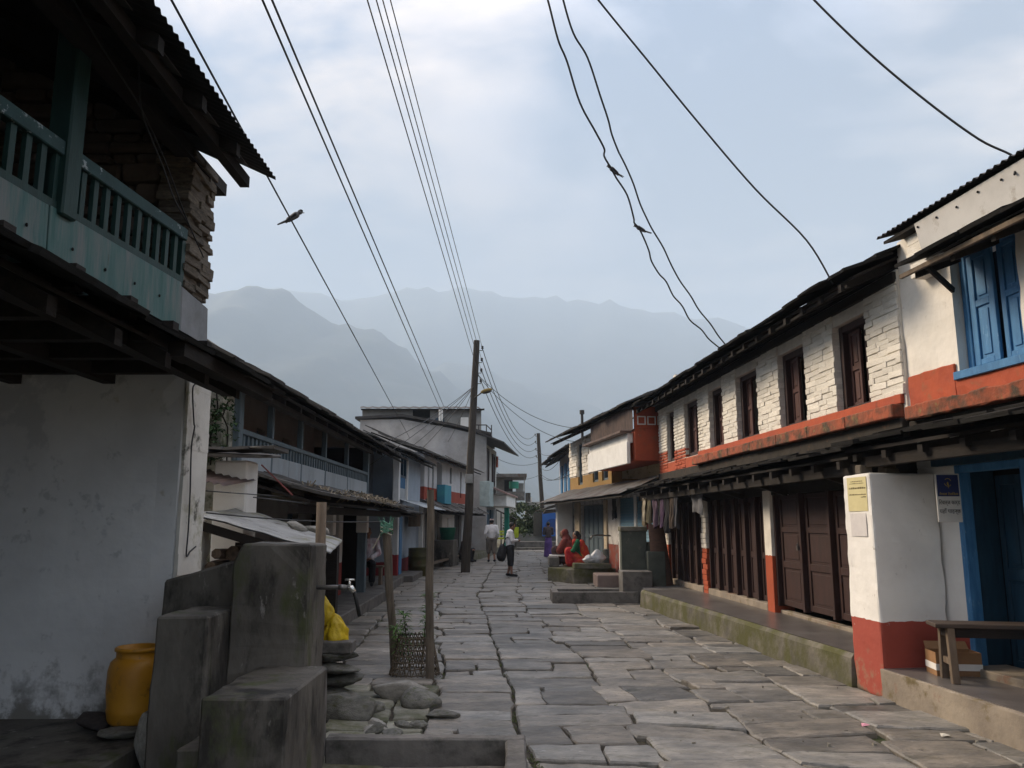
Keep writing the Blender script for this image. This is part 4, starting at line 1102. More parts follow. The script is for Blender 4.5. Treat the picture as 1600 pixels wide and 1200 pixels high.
# green twine on the post, rope to the shed
tw = MB(); c = atY(604, 832, g2.y - .1); rk = random.Random(8)
for k in range(14):
    a = rk.uniform(0, 6.28); z0 = rk.uniform(-.02, .10)
    pts = [c + Vector((.068 * math.cos(a + t * 5), .068 * math.sin(a + t * 5), z0 + .03 * math.sin(t * 7 + k))) for t in [i / 10 for i in range(11)]]
    tw.tube(pts, .006, 5)
for k in range(6):
    a = rk.uniform(0, 6.28); tw.tube([c + Vector((.05 * math.cos(a), .05 * math.sin(a), .08)), c + Vector((.1 * math.cos(a), .1 * math.sin(a), .14 + rk.uniform(0, .05)))], [.006, .003], 5)
tag(tw.build("twine_knot", mat("green_twine", (.05, .19, .12), (.12, .25, .18), scale=12, rough=.7, bump=0)), "tangle of green twine tied round the leaning post", "twine")
tw = MB(); tw.tube([c + Vector((-.06, 0, .0)), c + Vector((-.10, -.02, -.10)), c + Vector((-.15, -.02, -.18))], .009, 6); tw.tube([c + Vector((-.06, -.06, .02)), c + Vector((.07, -.05, -.03))], .009, 6); tw.tube([c + Vector((-.06, -.06, .06)), c + Vector((.08, -.05, .03))], .008, 6)
tag(tw.build("rope_end", mat("pale_rope", (.42, .39, .33), (.3, .28, .23), rough=.9, bump=.2)), "frayed pale rope end hanging from the leaning post", "rope")
# basket: open woven bamboo cage
bc = Vector((-1.04, 8.95, 0)); bk = thing("bamboo_basket", "open woven bamboo cage round a young plant between two posts", "basket", bc)
cane = mat("dark_cane", (.12, .095, .065), (.07, .056, .04), scale=9, rough=.8, bump=.2)
NB, HB = 28, .40
def bp_(a, z): 
    rr_ = .27 - .09 * (z / HB); return Vector((rr_ * math.cos(a), rr_ * math.sin(a), z))
for sgn in (1, -1):
    b = MB()
    for k in range(NB):
        a0 = 2 * math.pi * k / NB
        b.tube([bp_(a0 + sgn * .55 * t, HB * t) * 1.0 for t in (0, .25, .5, .75, 1)], .0055, 4)
    b.build("slanted_weave", cane, bk)
b = MB()
for k in range(7):
    z = .02 + k * .06; b.tube([bp_(2 * math.pi * i / 28, z) * 1.0 + Vector((0, 0, .006 * (-1) ** i)) for i in range(29)], .0065, 4)
b.build("ring_weave", cane, bk)
leafm = mat("plant_leaf", (.10, .20, .045), (.06, .13, .03), scale=8, rough=.6, bump=.1, rnd=.1)
def leaf_tuft(mb, c, n, l, rk, w=.012, down=.15):
    for k in range(n):
        a = rk.uniform(0, 6.28); e = rk.uniform(-.3, .75); dl = l * rk.uniform(.6, 1.1)
        d = Vector((math.cos(a) * math.cos(e), math.sin(a) * math.cos(e), math.sin(e))); s = d.cross(Vector((0, 0, 1))).normalized() * w
        c_ = Vector(c); m_ = c_ + d * dl * .55 + Vector((0, 0, .01)); t = c_ + d * dl - Vector((0, 0, down * dl))
        mb.add([c_, m_ + s, t, m_ - s, m_ - Vector((0, 0, .004))], [(0, 1, 4), (1, 2, 4), (2, 3, 4), (3, 0, 4)])
pl = thing("young_plant", "young plant with narrow green leaves growing inside the bamboo cage", "plant", bc)
rk = random.Random(5); stm, lv = MB(), MB()
for (x, y, h, lx) in ((.07, -.02, .80, .07), (-.05, .03, .60, -.09), (-.10, -.03, .46, -.10)):
    tip = Vector((x + lx, y, h)); stm.tube([(x, y, 0), (x + lx * .4, y, h * .5), tip], [.009, .007, .004], 5)
    for k in range(9):
        t = .38 + .62 * k / 8; p = Vector((x, y, 0)).lerp(tip, t); leaf_tuft(lv, p, 11, .13, rk, .010)
    leaf_tuft(lv, tip, 16, .13, rk, .010)
stm.build("stem", mat("plant_stem", (.08, .09, .04), (.06, .05, .03)), pl); lv.build("foliage", leafm, pl, fix=False)
# yellow bags hung behind the tap stand
bagm = mat("yellow_bag", (.58, .42, .02), (.42, .29, .012), scale=5, rough=.4, bump=.7, bs=11, bdist=.03, moss=((.12, .08, .02), 5, .68, .02))
def bag(name, c, w, h, m, label, seed, dpt=.6):
    bm = bmesh.new(); bmesh.ops.create_icosphere(bm, subdivisions=4, radius=1)
    for v in bm.verts:
        p = v.co.copy(); t = (p.z + 1) / 2
        k = (1 - .62 * t ** 1.4); an = math.atan2(p.y, p.x); f = 1 + .34 * noise.noise(p * 1.9 + Vector((seed, 0, 0))) + .20 * abs(noise.noise(p * 4.5 + Vector((0, seed, 0)))) + .16 * t * math.sin(7 * an + 3 * noise.noise(p * 2 + Vector((seed, 1, 0))))
        v.co = Vector((p.x * k * f * w / 2, p.y * k * f * w / 2 * dpt, t * h if t > .06 else .06 * h * t))
    me = bpy.data.meshes.new(name); bm.to_mesh(me); bm.free(); me.polygons.foreach_set("use_smooth", [True] * len(me.polygons)); me.materials.append(m)
    o = inst(name, me); o.location = c
    return tag(o, label, "bag")
bz = z + .1
bag("plastic_bag", (-1.59, 7.42, bz), .29, .31, bagm, "yellow plastic bag standing on the concrete block", 3)
bag("plastic_bag", (-1.70, 7.42, bz + .20), .24, .27, bagm, "yellow plastic bag with dark print hanging from the shed post", 8)
bag("cloth_sack", (-1.78, 7.42, bz), .16, .24, mat("brown_sack", (.06, .035, .03), (.035, .022, .02), rough=.9, bump=.4), "dark brown sack below the yellow bags", 12)

# ================================================================== woodshed between the houses
sh = thing("woodshed", "lean to shed with pale tin sheet roof over stacked firewood", "shed", (-2.5, 7.2, 0))
S = lambda p: Vector(p) - Vector((-2.5, 7.2, 0))
b = MB(); n_, m_ = 26, 5
c0, c1, c2, c3 = Vector((-2.60, 6.55, 1.66)), Vector((-1.50, 6.75, 1.36)), Vector((-1.74, 8.35, 1.40)), Vector((-2.75, 8.3, 1.72))
for sgn in (0, .012):
    for j in range(m_ + 1):
        for i in range(n_ + 1):
            s, t = i / n_, j / m_
            p = (c0.lerp(c1, s)).lerp(c3.lerp(c2, s), t); p.z += .012 * math.sin(j * 3.1) + .03 * noise.noise(Vector((s * 4, t * 3, 1))) + sgn - .02 * s * s * (1 - t)
            b.v.append(tuple(S(p)))
N_ = (n_ + 1) * (m_ + 1)
for g in (0, N_):
    for j in range(m_):
        for i in range(n_):
            a = g + j * (n_ + 1) + i; b.f.append((a, a + 1, a + n_ + 2, a + n_ + 1))
b.build("tin_roof", tin_lt, sh, smooth=True)
for (x, y, h) in ((-1.60, 6.80, 1.76), (-2.62, 6.62, 1.64), (-1.80, 8.2, 1.38)):
    b = MB(); b.tube([S((x, y, -.05)), S((x + .01, y, h * .5)), S((x, y, h))], [.05, .046, .042], 9); b.build("shed_post", wood, sh, smooth=True)
b = MB(); b.bar(S((-2.65, 6.62, 1.60)), S((-1.55, 6.80, 1.26)), .07, .07); b.build("shed_beam", dwood, sh)
b = MB(); b.box(-.26, -.10, -.60, -.2, 0, 1.60); b.build("side_wall", brick_w, sh, bevel=.03, seg=1, rough=(.03, 7, .07))
b = MB(); b.box(-.2, .8, .75, .85, 0, 1.4); b.build("rear_boarding", dwood, sh)
rk = random.Random(14)
logm = mat("firewood", (.17, .12, .085), (.075, .055, .04), scale=5, rough=.9, bump=.6, bs=15, stretch=(4, .5, 4), rnd=.35)
row = 0
for z in [k * .115 + .07 for k in range(12)]:
    x = -2.52 + (row % 2) * .05
    while x < -1.95:
        rr_ = rk.uniform(.042, .066); y0 = 6.84 + rk.uniform(-.07, .07)
        b = MB(); b.tube([S((x, y0, z)), S((x + rk.uniform(-.04, .04), y0 + .5, z + rk.uniform(-.02, .02))), S((x + rk.uniform(-.05, .05), y0 + 1.0, z))], [rr_, rr_ * 1.05, rr_ * .9], 7)
        o = b.build("firewood_log", logm)
        o.location = (-2.5, 7.2, 0); tag(o, "split firewood log in the stack under the tin roof", "log", "firewood logs in the shed")
        x += rr_ * 2 + rk.uniform(0, .03)
    row += 1
for i, (x, y) in enumerate(((-2.06, 7.75), (-1.86, 7.8))):
    stone("roof_stone", (x, y, 1.56 - .04 * i), (.12, .08, .045), rock_lt, "pale stone weighing down the shed's tin roof", 60 + i, (0, .3, .3), "stones on the shed roof")
# small rusty roof, slate roof and white pier behind the shed
lt = thing("side_outhouse", "low outhouse with rusty corrugated and slate roofs and a white pier", "outhouse", (-2.9, 7.9, 0))
T = lambda p: Vector(p) - Vector((-2.9, 7.9, 0))
fr_ = Frame((-2.9, 7.9), (-2.9, 9.0), -1); fr_.r = lt
b = MB(fr_.m); b.map = None
k = 40
for j in range(2):
    for i in range(k + 1):
        s = i / k; x = -3.6 + 1.02 * s; y = 7.25 + .9 * j
        b.v.append(tuple(T((x, y, 2.12 - .20 * s + .10 * j + .012 * math.sin(s * 75)))))
for i in range(k): b.f.append((i, i + 1, k + 2 + i, k + 1 + i))
b.build("rusty_sheet", tin_brown, lt, smooth=True)
b = MB(); b.hexa([T(p) for p in ((-3.8, 7.7, 2.24), (-2.42, 7.7, 2.20), (-2.42, 8.4, 2.26), (-3.8, 8.4, 2.36))], [T(p) for p in ((-3.8, 7.7, 2.29), (-2.42, 7.7, 2.23), (-2.42, 8.4, 2.29), (-3.8, 8.4, 2.41))]); b.build("slate_slab", slate_gr, lt, bevel=.008)
for i in range(5):
    b = MB(); x = -3.5 + i * .25; b.box(*[v for p in zip(T((x, 7.62, 2.285)), T((x + .24, 8.1, 2.31))) for v in p], .012); b.build("slate", slate_gr, lt)
b = MB(); b.hexa([T((-2.95, 8.0, 0)), T((-2.60, 7.95, 0)), T((-2.60, 8.3, 0)), T((-2.95, 8.3, 0))], [T((-2.97, 8.0, 2.2)), T((-2.62, 7.95, 2.2)), T((-2.62, 8.3, 2.2)), T((-2.97, 8.3, 2.2))]); b.build("white_pier", plas_pillar, lt, bevel=.02)
b = MB(); b.tube([T((-2.5, 8.0, 2.16)), T((-2.2, 8.1, 1.86))], .008, 6); b.build("red_stick", mat("red_stick", (.22, .06, .055), rough=.6, bump=0), lt)

# ================================================================== weeds and grit in the joints
gw = MB(); rk = random.Random(33)
for k in range(330):
    yy = 5.4 + 13 * rk.random() ** 1.6; kk = rk.choice((2, 3, 3, 4, 4, 4, 5, 6)); xx = edge(kk, yy) + rk.gauss(0, .035)
    if (-1.3 < xx < .15 and yy < 5.8): continue
    leaf_tuft(gw, (xx, yy, -.02), rk.randint(3, 8), rk.uniform(.02, .05), rk, .004, .2)
stuff(gw.build("joint_weeds", mat("weed_green", (.09, .12, .03), (.06, .085, .022), rough=.8, bump=0), fix=False))
gr_ = MB()
for k in range(70):
    yy = 5.2 + 14 * rk.random() ** 1.5; xx = rk.uniform(edge(2, yy), edge(8, yy) - .3); s_ = rk.uniform(.004, .013)
    if (-1.3 < xx < .15 and yy < 5.8): continue
    gr_.box(xx - s_, xx + s_, yy - s_, yy + s_, .0, .012 + s_, s_ * .5)
stuff(gr_.build("joint_grit", mat("grit", (.26, .24, .20), (.14, .13, .11), scale=3, bump=0), fix=False))
# ================================================================== left side: house with the blue grey balcony
L2 = Frame((-3.1, 8.6), (-3.15, 17.4), -1)
r = L2.root("veranda_house", "long house with blue grey slatted balcony and slate roof", "house")
mossy_wall = mat("mossy_wash", (.46, .44, .39), (.26, .25, .21), scale=3, rough=.9, bump=.6, bs=10, moss=[((.07, .08, .045), 1.8, .53, .06), ((.22, .16, .07), 3.5, .62, .05)])
b = L2.mb(); b.box(.0, .35, -4.5, -.02, 0, 3.3); b.build("end_wall", mossy_wall, r, bevel=.02)
pinkish = mat("faded_pink_wash", (.50, .455, .435), (.40, .36, .345), scale=2, rough=.9, bump=.2, bs=10)
doors_u = [(.9, 1.45), (2.2, 2.75), (3.3, 3.8), (4.75, 5.2), (6.3, 6.8)]
b = L2.mb(); L2.wall(b, .36, 8.8, 2.16, 3.96, -1.35, -1.15, [(a, c, 2.2, 3.15) for a, c in doors_u]); b.build("upper_wall", pinkish, r)
for a, c in doors_u:
    d_ = L2.mb(); d_.box(a, c, -1.33, -1.27, 2.2, 3.15); d_.build("door", blue_dk, r)
b = L2.mb(); b.box(7.7, 8.8, -1.15, -1.08, 2.5, 2.64); b.build("red_strip", mat("crimson", (.25, .02, .03), bump=0), r)
b = L2.mb(); b.hexa([(8.70, .0, 3.18), (8.97, .0, 3.18), (8.97, -1.5, 3.2), (8.70, -1.5, 3.2)], [(8.70, .0, 3.30), (8.97, .0, 3.30), (8.97, -1.5, 4.08), (8.70, -1.5, 4.08)]); b.build("end_gable", pinkish, r)
b = L2.mb(); b.box(.3, 8.85, -1.3, .0, 2.08, 2.16); b.box(8.82, 8.98, -1.4, .0, 0, 3.3); b.build("balcony_floor", dwood, r)
cut = [.30, 2.5, 4.7, 6.9, 8.84]
for a, c in zip(cut[:-1], cut[1:]):
    b = L2.mb(); b.box(a + .01, c - .01, .0, .03, 2.13, 2.43); b.build("skirt_sheet", tin_blue, r, bevel=.004)
b = L2.mb(); b.box(.3, 8.84, -.04, .04, 2.585, 2.645); b.build("top_rail", blue_gr, r, bevel=.006)
u = .42
while u < 8.8:
    b = L2.mb(); b.box(u, u + .07, -.02, .015, 2.42, 2.59); b.build("baluster", blue_gr, r); u += .155
for p in (423, 470, 508, 543):
    u = L2.uz(p, 680)[0]; b = L2.mb(); b.box(u - .035, u + .035, -.045, .035, 2.16, 3.22); b.build("post", blue_gr, r, bevel=.008)
for u in (.38, 8.78):
    b = L2.mb(); b.box(u - .07, u + .07, -.07, .05, 2.1, 3.22); b.build("post", blue_gr, r, bevel=.008)
b = L2.mb(); b.box(.2, 9.0, .0, .10, 3.06, 3.22); b.build("eave_fascia", mat("grey_fascia", (.13, .125, .12), (.085, .08, .078), scale=3, stretch=(1, 6, 6)), r, bevel=.006)
slates(L2, -.15, 9.1, (.45, 3.10), (-1.9, 4.36), .62, 6, slate_gr, .028, seed=51, jit=2.2)
slope(L2, "roof_boarding", -.1, 9.05, (.40, 3.10), (-1.9, 4.34), .03, dwood, drop=.02); slope(L2, "rear_roof", -.1, 9.05, (-4.6, 3.2), (-1.9, 4.36), .05, slate)
rafters(L2, [.1 + .75 * k for k in range(12)], (.40, 3.08), (-1.0, 3.8), .06, .07, dwood, .04)
b = MB(L2.m); corr(b, 3.1, 3.9, (-1.2, 4.10), (-2.05, 4.56), .09, .012); b.build("blue_tin_sheet", tin_blue, r, smooth=True)
# lean-to roof above the veranda, dressed with straw
slates(L2, .2, 8.9, (.95, 1.86), (.04, 2.12), .6, 3, slate_gr, .028, seed=55, jit=2)
slope(L2, "pent_boarding", .2, 8.85, (.9, 1.85), (.02, 2.11), .03, dwood, drop=.02)
b = L2.mb(); b.bar((.2, .72, 1.74), (8.8, .72, 1.74), .09, .1); b.build("eave_beam", dwood, r)
straw = L2.mb(); rk = random.Random(71)
for k in range(420):
    u = rk.uniform(1.5, 7.6) if k % 3 else rk.uniform(4.2, 6.6); o_ = rk.uniform(.55, 1.0); z0 = 1.86 + (.95 - o_) * .28 + .05
    a = rk.uniform(0, 6.28); l_ = rk.uniform(.06, .2)
    p = Vector((u, o_, z0 + rk.uniform(0, .04))); q = p + Vector((l_ * math.cos(a), l_ * math.sin(a) * .6, rk.uniform(-.08, .06)))
    straw.bar(p, q, .012, .008)
o = straw.build("straw_litter", mat("straw", (.34, .29, .21), (.22, .18, .13), scale=3, bump=0), r); o["kind"] = "stuff"
# ground floor
b = L2.mb(); L2.wall(b, .36, 8.8, .2, 2.07, -1.35, -1.15, [(3.0, 3.8, .2, 1.75), (6.9, 7.7, .2, 1.75)]); b.build("lower_wall", mat("grey_wash", (.30, .295, .28), (.22, .215, .205), scale=2, rough=.9, bump=.2, bs=10, split=[(.75, (.26, .05, .04))]), r)
for a, c in ((3.0, 3.8), (6.9, 7.7)):
    leaf(L2, a, c, .22, 1.75, -1.3, blue_dk, r, "door_leaf", st=.08)
for p in (512, 566):
    u = L2.uz(p, 860, .1)[0]; b = L2.mb(); b.box(u - .09, u + .09, .0, .18, .1, 1.80); b.build("veranda_post", blue_gr, r, bevel=.012)
    b = L2.mb(); b.box(u - .11, u + .11, -.02, .2, 1.38, 1.72); b.build("post_head", white, r, bevel=.008)
u = L2.uz(532, 860, -.2)[0]
b = L2.mb(); b.box(u - .18, u + .18, -.5, -.2, .1, 1.9); b.build("red_white_pillar", mat("pillar_pale_red", (.60, .58, .55), (.48, .46, .44), scale=3, bump=.2, split=[(.82, (.28, .04, .03))]), r, bevel=.012)
b = MB(); b.hexa([L2.w(2.0, .55, -.1), L2.w(8.9, .55, -.1), L2.w(8.9, -1.2, -.1), L2.w(2.0, -1.2, -.1)], [L2.w(2.0, .55, .20), L2.w(8.9, .55, .20), L2.w(8.9, -1.2, .20), L2.w(2.0, -1.2, .20)])
structure(b.build("veranda_step", conc, bevel=.015))
# bundles on the lean-to
bundm = mat("thatch_bundle", (.30, .27, .22), (.18, .16, .125), scale=6, rough=.95, bump=.9, bs=25, bdist=.03)
for i, (p, Y, s, lb) in enumerate((((448, 770), 9.3, (.24, .20, .115), "grey sack bundle lying on the lean to roof"), ((492, 779), 10.4, (.24, .2, .12), "tied straw bundle beside the grey sack bundle"), ((505, 792), 10.2, (.1, .09, .06), "small pale stone under the straw bundle"))):
    c_ = atY(p[0], p[1], Y); stone("roof_bundle", c_, s, bundm if i < 2 else rock_lt, lb, 80 + i, (0, .15, .3), None, None, "bundle" if i < 2 else "stone")
st_ = MB(); c_ = atY(478, 772, 10.2); rk = random.Random(9)
for k in range(60):
    d = Vector((rk.uniform(-1, 1), rk.uniform(-.6, .6), rk.uniform(-.3, 1))).normalized() * rk.uniform(.1, .22); st_.bar(c_, c_ + d, .012, .01)
tag(st_.build("straw_tuft", mat("straw", (.34, .29, .21))), "loose straw tuft sticking up from the lean to roof", "straw")
# climbing vine on the end wall
vn = thing("climbing_vine", "leafy vine climbing the mossy end wall of the balcony house's neighbour", "vine", (-3.3, 8.55, 2.2))
rk = random.Random(10); vl, vs_ = MB(), MB()
for k in range(6):
    x0 = rk.uniform(-.35, .25); pts = [(x0, 0, rk.uniform(-.2, .1))]
    for t in range(5): pts.append((pts[-1][0] + rk.uniform(-.08, .1), -.03, pts[-1][2] + rk.uniform(.12, .26)))
    vs_.tube(pts, .008, 5)
    for p in pts[1:]:
        for q in range(7): leaf_tuft(vl, Vector(p) + Vector((rk.uniform(-.12, .12), rk.uniform(-.09, 0), rk.uniform(-.1, .1))), 5, .07, rk, .022, .3)
vs_.build("stem", dwood, vn); vl.build("foliage", mat("vine_leaf", (.04, .085, .03), (.022, .05, .02), scale=6, rough=.7, bump=0), vn, fix=False)

# ================================================================== narrow grey house set back
L3 = Frame((-3.2, 17.55), (-3.25, 22.0), -1)
r = L3.root("grey_house", "narrow unpainted grey house set back between two balconies", "house")
grey_mud = mat("grey_mud_wall", (.19, .175, .16), (.12, .11, .10), scale=2.5, rough=.9, bump=.4, bs=8, bdist=.02)
b = L3.mb(); L3.wall(b, .05, 4.4, 0, 3.5, -3.5, -.9, []); b.build("wall", grey_mud, r)
b = L3.mb(); b.box(.05, 4.4, -.9, -.25, 1.98, 2.12); b.build("floor_band", grey_mud, r)
b = L3.mb(); b.box(1.9, 2.9, -.9, -.7, 2.62, 2.75); b.build("shelf", dwood, r)
slates(L3, -.1, 4.5, (.35, 3.22), (-1.6, 4.15), .7, 4, slate, .035, seed=61, jit=1.0); slope(L3, "roof_boarding", -.05, 4.45, (.28, 3.22), (-1.6, 4.13), .04, dwood, drop=.02)
slates(L3, -.1, 4.4, (.75, 1.78), (-.2, 2.08), .7, 2, slate, .03, seed=62, jit=2); slope(L3, "pent_boarding", -.05, 4.4, (.68, 1.77), (-.2, 2.07), .03, dwood, drop=.02)
b = L3.mb(); b.box(2.2, 3.1, -.9, -.84, .2, 1.7); b.build("door", blue_dk, r)
# ================================================================== pale blue house
L4 = Frame((-3.25, 22.05), (-3.1, 27.7), -1)
r = L4.root("pale_blue_house", "pale blue house with dark blue balcony slats and tall white corner post", "house")
pale = mat("pale_blue_wash", (.40, .47, .55), (.33, .39, .47), scale=2, rough=.85, bump=.2, bs=10, split=[(.52, (.27, .03, .035))])
b = L4.mb(); L4.wall(b, 2.2, 5.6, 2.2, 3.7, -3.5, -.05, []); b.build("upper_wall", pale, r)
b = L4.mb(); L4.wall(b, .1, 5.6, 0, 2.19, -3.5, -.08, [(.5, 1.5, 0, 1.95)]); b.build("lower_wall", pale, r)
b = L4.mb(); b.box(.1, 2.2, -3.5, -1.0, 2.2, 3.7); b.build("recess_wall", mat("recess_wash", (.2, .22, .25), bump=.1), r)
b = L4.mb(); b.box(.0, .2, -.02, .16, .15, 3.52); b.build("corner_post", mat("white_red_post", (.70, .72, .74), (.58, .6, .62), scale=3, bump=.1, split=[(.72, (.30, .03, .035))]), r, bevel=.015)
b = L4.mb(); b.box(.2, 2.2, .0, .04, 2.22, 2.55); b.build("skirt_sheet", tin_blue, r)
b = L4.mb(); b.box(.2, 2.2, -.02, .05, 2.86, 2.92); b.build("top_rail", blue_dk, r)
for k in range(14):
    b = L4.mb(); b.box(.25 + k * .14, .32 + k * .14, .0, .03, 2.55, 2.87); b.build("baluster", blue_w, r)
for u in (.75, 1.3, 1.85):
    b = L4.mb(); b.box(u, u + .07, -.02, .05, 2.9, 3.5); b.build("slat_post", blue_dk, r)
b = L4.mb(); b.box(.45, .85, -.02, .14, .1, 1.95); b.build("blue_post", blue_w, r, bevel=.01)
for a_ in ((5.2, 5.35, -.02, .12, .1, 2.1), (1.9, 2.0, -.03, .1, 2.2, 3.4)):
    b = L4.mb(); b.box(*a_); b.build("white_post", white, r, bevel=.01)
b = L4.mb(); b.box(2.5, 3.4, .04, .3, 1.45, 1.9); b.build("wooden_box", wood, r, bevel=.01)
b = L4.mb(); corr(b, .15, 5.5, (.85, 1.98), (.05, 2.24), .1, .012, .02); b.build("pent_roof", tin_blue, r, smooth=True)
slates(L4, -.2, 5.8, (.45, 3.45), (-1.8, 4.35), .7, 4, slate, .035, seed=65, jit=1.0); slope(L4, "roof_boarding", -.1, 5.7, (.38, 3.45), (-1.8, 4.33), .04, dwood, drop=.02)
b = MB(); b.hexa([L4.w(-.1, .6, -.1), L4.w(2.2, .55, -.1), L4.w(2.2, -.1, -.1), L4.w(-.1, -.1, -.1)], [L4.w(-.1, .6, .17), L4.w(2.2, .55, .17), L4.w(2.2, -.1, .17), L4.w(-.1, -.1, .17)])
structure(b.build("door_step", conc, bevel=.015))
# ================================================================== white and red house
L5 = Frame((-3.05, 27.8), (-1.9, 37.0), -1)
r = L5.root("white_red_house", "white two storey house with red lower band and turquoise balcony panel", "house")
wr = mat("white_red_wash", (.70, .70, .71), (.58, .58, .60), scale=2, rough=.85, bump=.2, bs=10, split=[(2.80, (.42, .085, .05)), (2.35, (.5, .5, .5))])
b = L5.mb(); L5.wall(b, .1, 9.2, 2.3, 4.0, -4, 0, [(2.1, 3.0, 2.3, 3.8), (.6, .85, 2.55, 3.7), (1.3, 1.6, 2.55, 3.7), (4.5, 4.9, 3.1, 3.75), (6.7, 7.0, 2.6, 3.7), (8.1, 8.4, 2.6, 3.7)]); b.build("upper_wall", wr, r)
for (a, c, z0, z1) in ((.6, .85, 2.55, 3.7), (1.3, 1.6, 2.55, 3.7), (4.5, 4.9, 3.1, 3.75), (6.7, 7.0, 2.6, 3.7), (8.1, 8.4, 2.6, 3.7)):
    w_ = frame_rect(L5.mb(), a, c, z0, z1, -.15, -.05, .04); w_.box(a, c, -.3, -.2, z0, z1); w_.build("window", blue_gr, r)
b = L5.mb(); b.box(2.1, 3.0, -.9, -.8, 2.3, 3.8); b.build("balcony_door", blue_dk, r)
b = L5.mb(); b.box(2.05, 3.25, .02, .32, 2.25, 2.95); b.build("balcony_panel", mat("turquoise", (.06, .30, .36), (.05, .22, .34), scale=2, bump=.1), r, bevel=.01)
b = L5.mb(); L5.wall(b, .1, 9.2, 0, 2.29, -4, -.03, [(.5, 1.4, .1, 1.9), (5.2, 6.4, .1, 1.9), (7.3, 8.2, .1, 1.9)]); b.build("lower_wall", mat("grey_ground_floor", (.32, .31, .31), (.22, .215, .21), scale=2, bump=.2, split=[(.45, (.12, .11, .1))]), r)
b = L5.mb(); L5.wall(b, 2.5, 4.85, .62, 2.1, -.02, .14, [(3.45, 3.68, 1.1, 1.75)]); b.build("white_shop_wall", white, r, bevel=.02)
b = L5.mb(); b.box(2.4, 4.9, -.02, .3, .0, .6); b.build("shop_plinth", conc_dark, r, bevel=.015)
for a, c in ((.5, 1.4), (5.2, 6.4), (7.3, 8.2)):
    leaf(L5, a, c, .1, 1.9, -.25, mat("dark_green_door", (.03, .05, .045), bump=.1), r, "door_leaf", st=.1)
b = L5.mb(); b.box(6.5, 7.2, .0, .12, .3, 2.1); b.build("white_pier", wr, r, bevel=.01)
slates(L5, -.1, 9.3, (.75, 1.92), (.02, 2.26), .7, 2, slate_gr, .035, seed=68, jit=2); slope(L5, "pent_boarding", -.1, 9.25, (.7, 1.9), (.0, 2.24), .04, dwood, drop=.02)
slates(L5, -.2, 9.4, (.55, 3.78), (-1.9, 4.75), .75, 4, slate_gr, .04, seed=69, jit=1.0); slope(L5, "roof_boarding", -.1, 9.3, (.48, 3.78), (-1.9, 4.73), .05, dwood, drop=.02)
b = MB(); b.hexa([L5.w(4.9, .75, -.1), L5.w(15, .75, -.1), L5.w(15, -.2, -.1), L5.w(4.9, -.2, -.1)], [L5.w(4.9, .75, .28), L5.w(15, .75, .28), L5.w(15, -.2, .28), L5.w(4.9, -.2, .28)])
structure(b.build("stone_terrace", conc_moss, bevel=.02))
# ================================================================== tall gabled house behind
L6 = Frame((-1.55, 38.2), (-.85, 45.5), -1)
r = L6.root("gabled_house", "tall house with bare grey gable wall and concrete rooftop room", "house")
gable = mat("grey_gable_render", (.40, .39, .385), (.26, .255, .25), scale=1.1, rough=.9, bump=.3, bs=4, moss=((.36, .36, .37), .9, .58, .07), bdist=.03)
gy = 38.2
def P6(px, py): p = atY(px, py, gy); return p - Vector((-1.55, 38.2, 0))
rot6 = Matrix.Rotation(-L6.rz, 3, 'Z')
pr = [(560, 700), (563, 656), (628, 655), (700, 668), (760, 682), (760, 860), (560, 860)]
f_ = [rot6 @ P6(*p) for p in pr]; bk_ = [rot6 @ (P6(*p) + Vector((0, .5, 0))) for p in pr]
b = MB(); n_ = len(pr); b.add(f_ + bk_, [tuple(range(n_)), tuple(range(2 * n_ - 1, n_ - 1, -1))] + [(i, (i + 1) % n_, n_ + (i + 1) % n_, n_ + i) for i in range(n_)])
b.build("gable_wall", gable, r)
b = MB()
for (p, q) in (((556, 656), (630, 652)), ((630, 652), (705, 666)), ((705, 666), (768, 681))):
    a_, c_ = rot6 @ (P6(*p) + Vector((0, -.2, .02))), rot6 @ (P6(*q) + Vector((0, -.2, .02))); a2, c2_ = rot6 @ (P6(*p) + Vector((0, 7.5, .02))), rot6 @ (P6(*q) + Vector((0, 7.5, .02)))
    up = Vector((0, 0, .12)); b.hexa([a_, c_, c2_, a2], [a_ + up, c_ + up, c2_ + up, a2 + up])
b.build("roof_slab", tin_dark, r)
b = L6.mb(); b.box(.3, 7.2, -6, -.02, 2.4, 5.5); b.build("upper_wall", mat("old_white", (.56, .55, .53), (.42, .41, .40), scale=2, bump=.2), r)
for (a, c, z0, z1) in ((1.2, 3.4, 3.0, 5.3), (5.0, 5.9, 3.4, 5.2)):
    w_ = frame_rect(L6.mb(), a, c, z0, z1, -.02, .06, .12); w_.box(a, c, -.03, .01, z0, z1); w_.build("window", brown, r)
b = L6.mb(); b.hexa([(-.3, 1.2, 5.25), (7.6, 1.2, 5.25), (7.6, -.5, 5.95), (-.3, -.5, 5.95)], [(-.3, 1.2, 5.33), (7.6, 1.2, 5.33), (7.6, -.5, 6.03), (-.3, -.5, 6.03)]); b.build("eave_roof", tin_dark, r)
b = L6.mb(); b.box(6.7, 7.1, .02, .1, 4.6, 5.2); b.build("red_panel", red_p, r)
b = L6.mb(); b.box(.2, 7.2, -5, -.04, 0, 2.39); b.build("lower_wall", mat("dim_wash", (.3, .29, .28), bump=.2, split=[(1.1, (.2, .04, .05))]), r)
b = L6.mb(); b.box(.0, 1.6, .0, .5, 2.3, 3.5); b.build("pale_balcony_panel", mat("pale_teal", (.38, .46, .46), bump=.1), r, bevel=.02)
b = L6.mb(); b.box(2.0, 6.8, .1, 1.1, 2.35, 2.95); b.build("white_signboard", white, r, bevel=.02)
